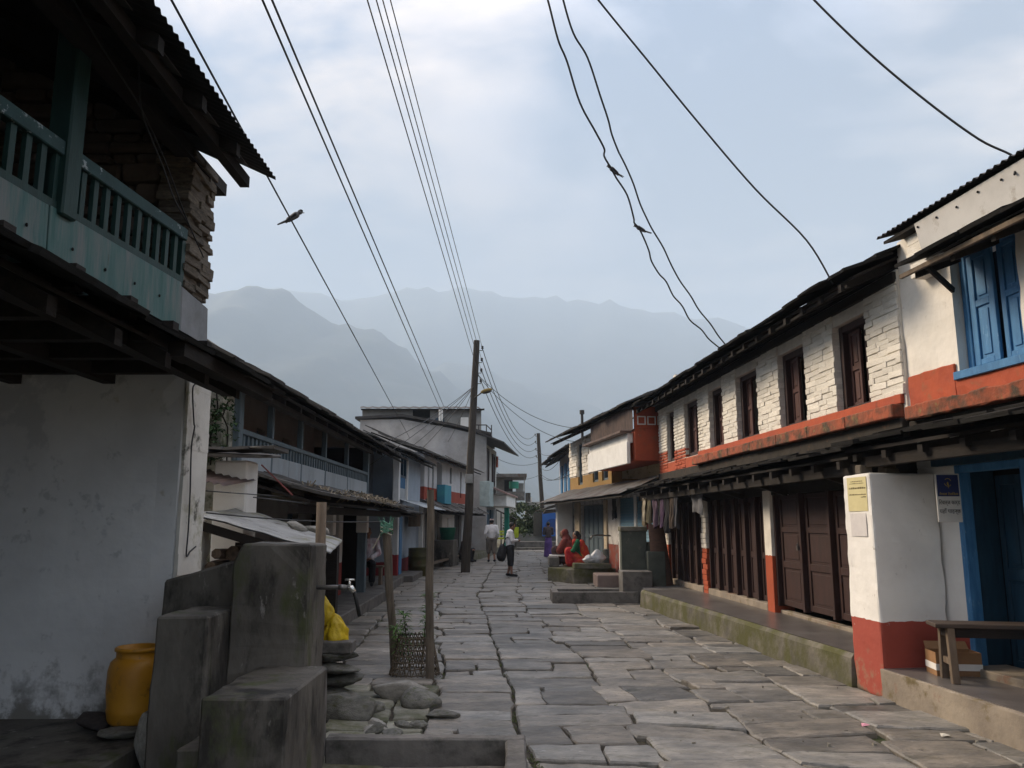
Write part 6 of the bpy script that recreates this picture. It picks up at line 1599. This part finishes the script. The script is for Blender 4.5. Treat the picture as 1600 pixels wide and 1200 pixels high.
def person(label, loc, rz, J, garments, hair=True, scale=1.0, headdir=(0, 1, -.05), hk=1.0, shoes=None):
    """J: joints in a frame where the person faces +Y; garments: list of (name, material, builder(mb), voxel)"""
    t = thing("person", label, "person", loc, rz); t.scale = (scale,) * 3
    b = MB(); P = {k: V(v) for k, v in J.items()}
    hip = (P["hl"] + P["hr"]) / 2
    b.ell(hip + V((0, 0, .02)), (.155, .105, .11), 12, 8); mid = hip.lerp(P["chest"], .5)
    b.caps(hip + V((0, 0, .02)), mid, .115, .11, 12); b.ell(P["chest"], (.16, .105, .17), 12, 8); b.caps(mid, P["chest"], .115, .13, 12)
    b.caps(P["sl"], P["sr"], .065, .065); b.caps(P["neck"] - V((0, 0, .05)), P["head"] - V((0, 0, .04)), .056, .052)
    for s_ in "lr":
        b.caps(P["h" + s_], P["k" + s_], .082, .055, 10); b.caps(P["k" + s_], P["a" + s_], .056, .036, 10); d = P["k" + s_].lerp(P["a" + s_], .3); b.ell(d + V((0, -.015, 0)), (.05, .056, .09), 8, 6)
        toe = P.get("t" + s_, P["a" + s_] + V((0, .15, -.045))); b.caps(P["a" + s_] + V((0, -.02, -.03)), toe, .036, .026)
        b.caps(P["s" + s_], P["e" + s_], .05, .04, 8); b.caps(P["e" + s_], P["w" + s_], .039, .027, 8)
        d = P["w" + s_] - P["e" + s_]; hand(b, P["w" + s_], d, V((0, 1, 0)) if abs(d.normalized().y) < .7 else V((1 if s_ == "l" else -1, 0, 0)))
    head_parts(b, P["head"], headdir, hk)
    body = finish(b, "body", skin, t, .0105, 2); eyes(P["head"], headdir, t, hk)
    if hair:
        b = MB(); f = V(headdir).normalized(); c = P["head"]
        b.ell(c + V((0, 0, .028)) - f * .018, (.089, .089, .098), 14, 10); 
        o = finish(b, "hair", hairm, t, .012, 2)
        for v in o.data.vertices:                      # keep it off the face
            q = v.co - c; a = q.dot(f)
            if a > .035 and q.z < .062: v.co -= f * (a - .035) * .95
            if q.z < -.05: v.co.z = c.z - .05
    for (n_, m_, fn, vx) in garments:
        g = MB(); fn(g, P); finish(g, n_, m_, t, vx, 3)
    if shoes:
        g = MB()
        for s_ in "lr":
            toe = P.get("t" + s_, P["a" + s_] + V((0, .15, -.045))); g.caps(P["a" + s_] + V((0, -.03, -.025)), toe + V((0, .01, .0)), .05, .04)
        finish(g, "shoes", shoes, t, .012)
    return t
STAND = dict(hl=(-.09, 0, .88), hr=(.09, 0, .88), kl=(-.10, .02, .48), kr=(.10, .01, .48), al=(-.10, -.02, .085), ar=(.10, -.02, .085), chest=(0, 0, 1.22), neck=(0, 0, 1.43), head=(0, .02, 1.58), sl=(-.18, 0, 1.38), sr=(.18, 0, 1.38), el=(-.23, -.02, 1.11), er=(.23, -.02, 1.11), wl=(-.24, .04, .87), wr=(.24, .04, .87))
def shirt(sleeve=1.0, hem=.0, k=1.0):
    def f(g, P):
        hip = (P["hl"] + P["hr"]) / 2
        g.ell(hip + V((0, 0, .06 + hem)), (.175 * k, .135 * k, .10), 14, 8); g.caps(hip + V((0, 0, .08 + hem)), P["chest"], .140 * k, .150 * k, 14); g.ell(P["chest"] + V((0, 0, .03)), (.19 * k, .135 * k, .18), 14, 8)
        g.caps(P["sl"], P["sr"], .082, .082, 10); g.caps(P["neck"] - V((0, 0, .04)), P["neck"] + V((0, .0, .0)), .078, .068, 10)
        for s_ in "lr":
            g.caps(P["s" + s_], P["e" + s_], .074, .064, 10)
            if sleeve > 0: g.caps(P["e" + s_], P["e" + s_].lerp(P["w" + s_], sleeve), .062, .052, 10)
    return f
def trousers(frac=1.0, k=1.0):
    def f(g, P):
        hip = (P["hl"] + P["hr"]) / 2; g.ell(hip + V((0, 0, .03)), (.178 * k, .13 * k, .12), 14, 8)
        for s_ in "lr":
            g.caps(P["h" + s_], P["k" + s_] if frac >= .5 else P["h" + s_].lerp(P["k" + s_], frac * 2), .105 * k, .088 * k, 12)
            if frac > .5: g.caps(P["k" + s_], P["k" + s_].lerp(P["a" + s_], (frac - .5) * 2), .084 * k, .074 * k, 12)
    return f
shirt_w = mat("white_shirt", (.72, .73, .76), (.60, .61, .65), scale=5, rough=.85, bump=.9, bs=9, bdist=.04)
shirt_s = mat("striped_shirt", (.66, .62, .66), (.38, .22, .26), scale=14, rough=.85, bump=.3, bs=14, stretch=(1, 1, .15), lo=.45, hi=.6)
black_c = mat("black_cloth", (.018, .018, .02), (.012, .012, .014), rough=.85, bump=.2)
# schoolboy, looking down at his hands, seen from the side
J = dict(STAND); J.update(head=(0, .07, 1.56), neck=(0, .02, 1.42), el=(-.22, .02, 1.12), er=(.22, .02, 1.12), wl=(-.10, .22, 1.10), wr=(.08, .24, 1.12), kl=(-.10, .03, .48), al=(-.10, -.05, .085), ar=(.11, .03, .085))
boy_p = G(797, 902)
boy = person("schoolboy in white shirt and black shorts looking down at his hands", (boy_p.x, boy_p.y, .02), math.radians(-80), J, [("shirt", shirt_w, shirt(.85, -.02), .014), ("shorts", black_c, trousers(.62, 1.15), .014)], scale=.925, headdir=(0, 1, -.55), shoes=black_c)
bpk = thing("school_bag", "black school bag hanging behind the schoolboy", "bag", (boy_p.x - .23, boy_p.y - .02, .70))
b = MB(); b.ell((0, 0, .0), (.13, .16, .26), 14, 10); b.ell((-.05, 0, -.08), (.12, .15, .17), 14, 10); finish(b, "bag_body", mat("bag_black", (.014, .014, .016), (.02, .02, .022), rough=.8, bump=.3), bpk, .016)
b = MB(); b.tube([(.03, -.08, .22), (.10, -.12, .42), (.22, -.10, .46)], .016, 6); b.build("strap", black_c, bpk, smooth=True)
# man walking away
J = dict(STAND); J.update(kl=(-.10, .10, .50), al=(-.10, .12, .10), kr=(.10, .0, .49), ar=(.10, -.16, .12), el=(-.25, -.05, 1.12), wl=(-.20, .08, .92), er=(.25, -.04, 1.12), wr=(.22, .10, .93))
mp_ = G(768, 880)
man = person("man in white shirt, grey shorts and pale cap walking away", (mp_.x, mp_.y, .02), math.radians(8), J, [("shirt", shirt_w, shirt(.8, -.03, 1.08), .015), ("shorts", mat("khaki_grey", (.17, .155, .14), (.12, .11, .10), rough=.9, bump=.2), trousers(.62, 1.25), .015), ("cap", mat("pale_cap", (.50, .40, .38), bump=.1), lambda g, P: g.ell(P["head"] + V((0, -.005, .05)), (.096, .10, .075), 12, 8), .014)], shoes=black_c)
# woman in purple walking away
J = dict(STAND); J.update(el=(-.22, .03, 1.12), wl=(-.06, .22, 1.10), er=(.22, .03, 1.12), wr=(.08, .22, 1.08))
wp = G(857, 871)
def skirt_long(g, P): g.lathe([(.15, .86), (.19, .70), (.20, .4), (.24, .03), (.2, .03)], 18); g.ell((0, 0, .88), (.18, .135, .12), 12, 8); g.caps((.05, .05, .7), (.16, -.12, .05), .1, .08)
person("woman in dark blouse and purple skirt walking away", (wp.x, wp.y, .01), math.radians(5), J, [("blouse", mat("dark_blouse", (.055, .045, .05), bump=.2), shirt(.4, .05), .015), ("skirt", mat("purple_cloth", (.085, .045, .19), (.05, .028, .12), scale=6, rough=.8, bump=.3), skirt_long, .018)], scale=.93)
# two seated women
SIT = dict(hl=(-.09, 0, .16), hr=(.09, 0, .16), kl=(-.13, .34, .42), kr=(.13, .34, .42), al=(-.10, .30, .085), ar=(.10, .30, .085), chest=(0, .06, .50), neck=(0, .10, .70), head=(0, .14, .84), sl=(-.17, .08, .66), sr=(.17, .08, .66), el=(-.24, .18, .44), er=(.24, .18, .44), wl=(-.10, .36, .42), wr=(.10, .36, .42))
def sari_low(g, P):
    g.ell((0, .02, .15), (.24, .22, .15), 16, 10)
    for s_ in "lr": g.caps(P["h" + s_], P["k" + s_], .13, .11, 12); g.caps(P["k" + s_], P["a" + s_] + V((0, .0, .02)), .11, .12, 12)
    g.caps(P["kl"], P["kr"], .10, .10, 12); g.caps(P["al"] + V((0, 0, .02)), P["ar"] + V((0, 0, .02)), .1, .1, 12); g.ell((0, .3, .2), (.2, .13, .18), 12, 8)
def drape(g, P):
    g.caps(V((-.15, .16, .68)), V((.16, .10, .30)), .075, .10, 12); g.caps(V((-.13, -.03, .66)), V((-.06, -.12, .25)), .08, .12, 12); g.caps(V((.05, -.08, .5)), V((.05, -.14, .12)), .10, .13, 12)
def shawl(g, P):
    g.ell(P["head"] + V((0, -.058, .03)), (.108, .108, .125), 14, 10); g.caps(P["head"] + V((0, -.08, -.06)), V((0, -.06, .45)), .11, .2, 14); g.caps(V((-.16, .06, .64)), V((-.22, .18, .40)), .10, .10, 12); g.caps(V((.16, .06, .64)), V((.22, .18, .40)), .10, .10, 12); g.ell((0, .02, .48), (.23, .19, .26), 14, 10)
    g.caps(V((0, -.06, .45)), V((0, -.06, .12)), .2, .24, 14)
orange = mat("orange_red_sari", (.52, .055, .025), (.50, .15, .02), (.45, .03, .03), scale=5, rough=.75, bump=.9, bs=11, bdist=.05, lo=.42, hi=.66)
crimson = mat("crimson_sari", (.40, .02, .025), (.55, .13, .03), scale=3.5, rough=.75, bump=.9, bs=11, bdist=.05, lo=.45, hi=.75)
maroon = mat("maroon_shawl", (.13, .022, .022), (.20, .05, .035), scale=7, rough=.85, bump=.9, bs=10, bdist=.05)
person("seated woman in orange red sari with green blouse", (1.93, 22.75, .365), math.radians(78), SIT, [("blouse", mat("green_blouse", (.015, .12, .055), bump=.1), shirt(.25, .06, .95), .013), ("sari_skirt", crimson, sari_low, .015), ("sari_drape", orange, drape, .015), ("bun", hairm, lambda g, P: (g.ell(P["head"] + V((0, -.10, -.02)), (.06, .055, .06), 10, 8), g.caps(P["head"] + V((0, -.07, .0)), P["head"] + V((0, -.10, -.22)), .07, .06)), .012)], scale=1.02, headdir=(.1, 1, -.1))
person("seated woman wrapped in dark red shawl with covered head", (1.62, 23.6, .365), math.radians(70), SIT, [("skirt", mat("dark_skirt", (.06, .035, .035), bump=.2), sari_low, .015), ("shawl", maroon, shawl, .015)], hair=False, scale=1.04, headdir=(0, 1, -.2))
# man on the low bench
SITC = dict(hl=(-.09, 0, .46), hr=(.09, 0, .46), kl=(-.12, .42, .48), kr=(.12, .42, .48), al=(-.12, .36, .085), ar=(.12, .40, .085), chest=(0, .06, .80), neck=(0, .10, 1.01), head=(0, .13, 1.16), sl=(-.19, .08, .96), sr=(.19, .08, .96), el=(-.26, .16, .70), er=(.26, .16, .70), wl=(-.08, .34, .60), wr=(.08, .34, .62))
person("seated man in pale striped shirt with folded arms on the veranda", (-3.28, 18.5, .2), math.radians(190), SITC, [("shirt", shirt_s, shirt(.9, .0), .014), ("trousers", black_c, trousers(.97, .98), .014)], headdir=(-.15, 1, -.1), shoes=black_c)
# person in dark clothes on the plank, green tub behind
dk = L5.w(2.9, .85, .30)
person("person in dark clothes sitting low by the green tub", (dk.x, dk.y, .12), math.radians(-110), SIT, [("shirt", mat("dark_red_brown", (.05, .03, .03), bump=.1), shirt(.9, .05), .015), ("trousers", black_c, trousers(.97), .015)], scale=1.05, shoes=black_c)
# ================================================================== poles
def epole(base, top, r0, r1, label, ins, name="utility_pole"):
    t = thing(name, label, "utility pole", (base.x, base.y, 0)); O = V((base.x, base.y, 0))
    b = MB(); pts, rs_ = [], []
    for k in range(13):
        f = k / 12; p = base.lerp(top, f) - O; pts.append(p + V((.03 * noise.noise(V((f * 4, base.x, 0))), 0, 0)) * (k > 0)); rs_.append((r0 + (r1 - r0) * f) * (1 + .06 * noise.noise(V((f * 9, 3, base.x)))))
    pts[0].z -= .1
    b.tube(pts, rs_, 12); b.build("shaft", mat("pole_wood", (.065, .055, .045), (.035, .03, .026), scale=5, rough=.9, bump=.5, bs=14, stretch=(4, 4, .4)), t)
    for (z_, s_) in ins:
        f = z_ / top.z; p = base.lerp(top, f) - O
        b = MB(); b.tube([p, p + V((s_ * .20, 0, .0)), p + V((s_ * .20, 0, .05))], .014, 6); br = b.build("insulator_pin", tin_dark, t)
        c_ = p + V((s_ * .20, 0, .05)); b = MB(); b.lathe([(.03, 0), (.045, .02), (.03, .05), (.045, .07), (.03, .10), (.01, .11)], 10, c_); b.build("insulator", mat("glazed_brown", (.05, .045, .045), rough=.3, bump=0), br, smooth=True)
    return t, O
pb, ptp = G(727, 895), atY(745, 532, 25.75); pb.z = 0
pole1, O1 = epole(pb, ptp, .15, .10, "tall leaning wooden power pole with street lamp", [(7.15, 1), (6.75, 1), (6.4, 1), (6.05, 1)])
lp0 = atY(741, 622, 25.7) - O1; lp1 = atY(752, 614, 25.5) - O1; hd = atY(758, 611, 25.4) - O1
b = MB(); b.tube([lp0, lp1, hd], .022, 7); b.build("lamp_arm", tin_dark, pole1)
b = MB(); b.ell(hd + V((.04, 0, .01)), (.20, .10, .07), 14, 8, Matrix.Rotation(-.28, 3, 'Y')); b.build("lamp_head", mat("lamp_yellow", (.30, .20, .03), (.12, .09, .03), bump=0, rough=.4), pole1, smooth=True)
b = MB(); b.ell(hd + V((.06, 0, -.03)), (.16, .08, .05), 14, 8, Matrix.Rotation(-.28, 3, 'Y')); b.build("lamp_lens", mat("lamp_lens", (.05, .05, .05), rough=.2, bump=0), pole1, smooth=True)
b = MB(); p = atY(733, 748, 25.85) - O1; b.box(p.x - .12, p.x + .12, p.y - .16, p.y - .02, p.z - .15, p.z + .14); b.build("meter_box", mat("box_grey", (.25, .25, .24), bump=0), pole1, bevel=.01)
p2b, p2t = V((1.98, 50.3, 0)), atY(841, 677, 50.2)
pole2, O2_ = epole(p2b, p2t, .16, .11, "distant power pole behind the blue billboard", [(6.9, -1), (6.45, -1), (6.0, -1), (5.55, -1)])
b = MB(); q = atY(848, 726, 50.2) - O2_; b.tube([q - V((.2, 0, .05)), q + V((.1, 0, .05))], .03, 6); b.ell(q + V((.2, 0, .04)), (.22, .1, .08), 10, 6); b.build("lamp_head", tin_dark, pole2)
# ================================================================== wires
wirem = mat("wire", (.035, .036, .038), (.03, .03, .032), rough=.6, bump=0)
def wire(pts, r, label, group=None, sag=0.0, n=24, name="power_wire"):
    pts = [V(p) for p in pts]; out = []
    if len(pts) == 2:
        for i in range(n + 1):
            t = i / n; p = pts[0].lerp(pts[1], t); p.z -= sag * 4 * t * (1 - t); out.append(p)
    else:                                        # smooth curve through the points
        m = len(pts)
        for i in range(m - 1):
            p0, p1, p2, p3 = pts[max(i - 1, 0)], pts[i], pts[i + 1], pts[min(i + 2, m - 1)]
            for k in range(6):
                t = k / 6; out.append(.5 * ((2 * p1) + (p2 - p0) * t + (2 * p0 - 5 * p1 + 4 * p2 - p3) * t * t + (3 * p1 - p0 - 3 * p2 + p3) * t ** 3))
        out.append(pts[-1])
    b = MB(); b.tube(out, r, 5)
    return tag(b.build(name, wirem, smooth=True), label, "wire", group), out
def zpt(px, py, z):
    d = ray(px, py); t = (z - EYE) / d.z; return V((d.x * t, d.y * t, z))
GW = "bare wires running overhead to the leaning power pole"
for i, px in enumerate((574, 588, 598, 610)):
    z_ = 7.15 - .36 * i if i else 7.2; z_ = (6.1, 6.45, 6.8, 7.2)[i]
    p = pb.lerp(ptp, z_ / ptp.z) + V((.18, -.02, .08)); q = zpt(px, 0, z_ + .1)
    wire([p, q + (q - p) * .9], .007, "thin bare wire running overhead to the leaning power pole", GW, sag=-.0)
for i, (a, c) in enumerate((((410, 0), (688, 640)), ((425, 0), (693, 634)))):
    p = atY(c[0], c[1], 41.0); q = zpt(a[0], a[1], 6.4); wire([p, q + (q - p) * .25], .012, "thick wire from overhead to the rooftop room of the gabled house", "paired wires to the gabled house")
p = atY(640, 684, 27.0); q = atY(268, 0, 3.9); _, bird_wire = wire([q + (q - p) * .25, p], .0075, "single wire crossing the dark eave with one bird on it")
def deep(pts, y0, y1):
    n = len(pts); return [atY(px, py, y0 + (y1 - y0) * (i / (n - 1))) for i, (px, py) in enumerate(pts)]
cab_a = [(838, -60), (856, 0), (872, 62), (886, 96), (906, 160), (930, 205), (944, 232), (944, 244), (955, 263), (963, 278), (980, 305), (990, 340), (991, 348), (998, 356), (1006, 372), (1014, 392), (1018, 408), (1030, 428), (1041, 440), (1052, 462), (1066, 478), (1078, 500), (1096, 515), (1108, 530), (1126, 545)]
cab_b = [(866, -60), (880, 0), (896, 52), (918, 90), (938, 150), (950, 186), (956, 210), (966, 236), (969, 242), (979, 262), (990, 288), (1000, 318), (1010, 340), (1019, 358), (1036, 386), (1048, 412), (1062, 438), (1079, 462), (1092, 484), (1110, 506), (1122, 524), (1135, 540)]
e1 = R2.w(3.7, .58, 4.16)
_, wa = wire(deep(cab_a, 7.0, e1.y), .011, "kinked black cable with two swallows drooping to the slate eave", name="slack_cable")
_, wb_ = wire(deep(cab_b, 7.3, e1.y + .1), .011, "kinked black cable beside the swallows' cable, drooping to the slate eave", name="slack_cable")
e2 = R2.w(.25, .55, 4.14); pts = [(900, -50), (935, 0), (1010, 92), (1090, 190), (1180, 295), (1260, 375), (1322, 420)]
wire(deep(pts[:-1], 6.6, e2.y - .1) + [e2], .010, "curving black cable ending at the near end of the slate roof")
e3 = R1.w(1.72, .26, 4.36); pts = [(1230, -50), (1272, 0), (1360, 85), (1450, 160), (1530, 218), (1585, 246)]
wire(deep(pts, 6.4, e3.y + .1) + [e3], .010, "black cable ending at the whitewashed tin fascia")
GD = "service wires fanning out from the leaning pole"
pk_ = pb.lerp(ptp, .80)
for (px, py, Y) in ((598, 694, 20.5), (560, 738, 18.0), (655, 705, 28.5), (640, 700, 26.0), (700, 690, 38.0)):
    wire([pk_, atY(px, py, Y)], .009, "service wire fanning from the leaning pole to a roof on its left", GD + " left", sag=.12)
for i in range(4):
    p = pb.lerp(ptp, (6.05 + .36 * i) / ptp.z) + V((.2, 0, .1)); q = p2b.lerp(p2t, (5.6 + .44 * i) / p2t.z) + V((-.2, 0, .1))
    wire([p, q], .012, "sagging wire between the leaning pole and the distant pole", "wires between the two poles", sag=1.0 + .1 * i)
for (px, py, Y, s_) in ((940, 668, 24.0, 1.0), (898, 690, 26.5, .8)):
    wire([pb.lerp(ptp, .86), atY(px, py, Y)], .009, "sagging service wire from the leaning pole to the signboard house", GD + " right", sag=s_ * .6)
for (z_, px, py, Y, s_) in ((5.9, 884, 695, 29, .3), (5.0, 886, 700, 29.5, .5), (4.6, 888, 742, 29, .3), (4.5, 776, 738, 44, .35), (5.3, 776, 716, 44, .3), (4.4, 897, 725, 27, .4)):
    wire([p2b.lerp(p2t, z_ / p2t.z), atY(px, py, Y)], .012, "service wire running from the distant pole to nearby eaves", "service wires of the distant pole", sag=s_)
for (px0, py0, px1, py1, Y1, lb) in ((322, 767, 616, 783, 21.9, "upper washing line strung from the plastered corner to the tall white post"), (396, 777, 610, 795, 21.0, "lower washing line strung along the lean to roof")):
    wire([atY(px0, py0, 6.35), atY(px1, py1, Y1)], .005, lb, name="washing_line", sag=.03)
wire([atY(322, 801, 6.35), c + V((-.02, 0, .06))] if False else [atY(322, 801, 6.35), atY(600, 815, g2.y - .1)], .006, "pale green cord from the plastered corner to the leaning post", name="cord", sag=.03)
# loose cables on the near left house
GX = lambda L_: [atX(x, y, X_) for x, y, X_ in L_]
wire(GX([(90, -40, -2.3), (115, 0, -2.3), (160, 75, -2.3), (222, 172, -2.32), (262, 262, -2.33), (290, 338, -2.34), (318, 402, -2.35)]), .005, "loose grey cable slung in front of the green balcony", name="loose_cable")
wire(GX([(205, -40, -2.2), (200, 10, -2.2), (204, 55, -2.22), (216, 100, -2.25), (220, 165, -2.3), (232, 205, -2.3), (255, 262, -2.33), (272, 310, -2.34), (295, 352, -2.35)]), .005, "second loose cable hanging from the dark eave over the balcony", name="loose_cable")
wire(GX([(318, 592, -2.375), (305, 600, -2.375), (301, 612, -2.375), (303, 660, -2.378), (304, 668, -2.378), (299, 700, -2.378), (297, 770, -2.378), (294, 830, -2.378), (291, 868, -2.378), (297, 862, -2.375), (306, 854, -2.37)]), .006, "black cable hanging down the mossy edge of the end wall", name="loose_cable")
# ================================================================== birds
def bird(label, c, d, up, k, tail_l, group=None, forked=False):
    """c = feet on the wire, d = direction the bird faces, up = body axis tilt"""
    t = thing("bird", label, "bird", c, 0, group); d = V(d).normalized(); up = V((0, 0, 1)); s = d.cross(up).normalized()
    ax = (d * .75 + up * .55).normalized(); bc_ = up * .032 * k + ax * .004
    b = MB(); b.caps(bc_ - ax * .035 * k, bc_ + ax * .03 * k, .020 * k, .025 * k, 10); b.ell(bc_ + ax * .062 * k + up * .004 * k, (.0185 * k,) * 3, 10, 8)
    b.caps(bc_ + ax * .062 * k + d * .015 * k, bc_ + ax * .062 * k + d * .032 * k, .006 * k, .0025 * k, 6)
    ta = (-d * .85 - up * .42).normalized(); tb_ = bc_ - ax * .045 * k
    if forked:
        for q in (-1, 1): b.caps(tb_, tb_ + ta * tail_l * k + s * q * .012 * k, .010 * k, .004 * k, 6)
    else: b.caps(tb_, tb_ + ta * tail_l * k, .011 * k, .006 * k, 6)
    for q in (-1, 1): b.caps(bc_ - ax * .01 * k + s * q * .008 * k, s * q * .008 * k, .003 * k, .0025 * k, 5)
    body = finish(b, "body", mat("bird_grey", (.12, .115, .12), (.07, .068, .072), rough=.8, bump=.1), t, .0028, 1)
    for q in (-1, 1):
        w_ = MB(); w_.caps(bc_ + ax * .025 * k + s * q * .019 * k, bc_ - ax * .06 * k + s * q * .014 * k - up * .004 * k, .012 * k, .005 * k, 8); finish(w_, "wing", mat("bird_dark", (.03, .03, .034), bump=0), t, .003, 1)
    w_ = MB(); w_.ell(bc_ + ax * .070 * k + up * .008 * k, (.0165 * k, .0165 * k, .012 * k), 8, 6); w_.build("crown", mat("bird_dark", (.03, .03, .034)), t, smooth=True)
    return t
def on_wire(path, px, py):
    best = None
    for a, c_ in zip(path[:-1], path[1:]):
        for k in range(8):
            p = a.lerp(c_, k / 8); x, y = topx(p); d = (x - px) ** 2 + (y - py) ** 2
            if best is None or d < best[0]: best = (d, p)
    return best[1]
bird("grey bird perched on the single wire below the dark eave", on_wire(bird_wire, 447, 353) + V((0, 0, .003)), (1, .1, 0), None, 1.28, .075)
bird("swallow with open stance on the upper part of the kinked cable", on_wire(wa, 961, 272) + V((0, 0, .006)), (-1, -.25, 0), None, 1.15, .07, None, True)
bird("swallow on the lower part of the kinked cable, tail near the other cable", on_wire(wa, 1004, 362) + V((0, 0, .006)), (-1, -.1, -.2), None, 1.15, .085, None, True)
# ================================================================== haze
hz = bpy.data.materials.new("haze_air"); hz.use_nodes = True
nt_ = hz.node_tree; nt_.nodes.clear(); ho = nt_.nodes.new("ShaderNodeOutputMaterial"); pv = nt_.nodes.new("ShaderNodeVolumePrincipled")
pv.inputs["Color"].default_value = (.615, .775, .985, 1); pv.inputs["Density"].default_value = .00052; pv.inputs["Anisotropy"].default_value = .0
nt_.links.new(pv.outputs[0], ho.inputs["Volume"])
hb_ = MB(); hb_.box(-7500, 7500, -3000, 4600, -14, 1160); stuff(hb_.build("haze", hz))
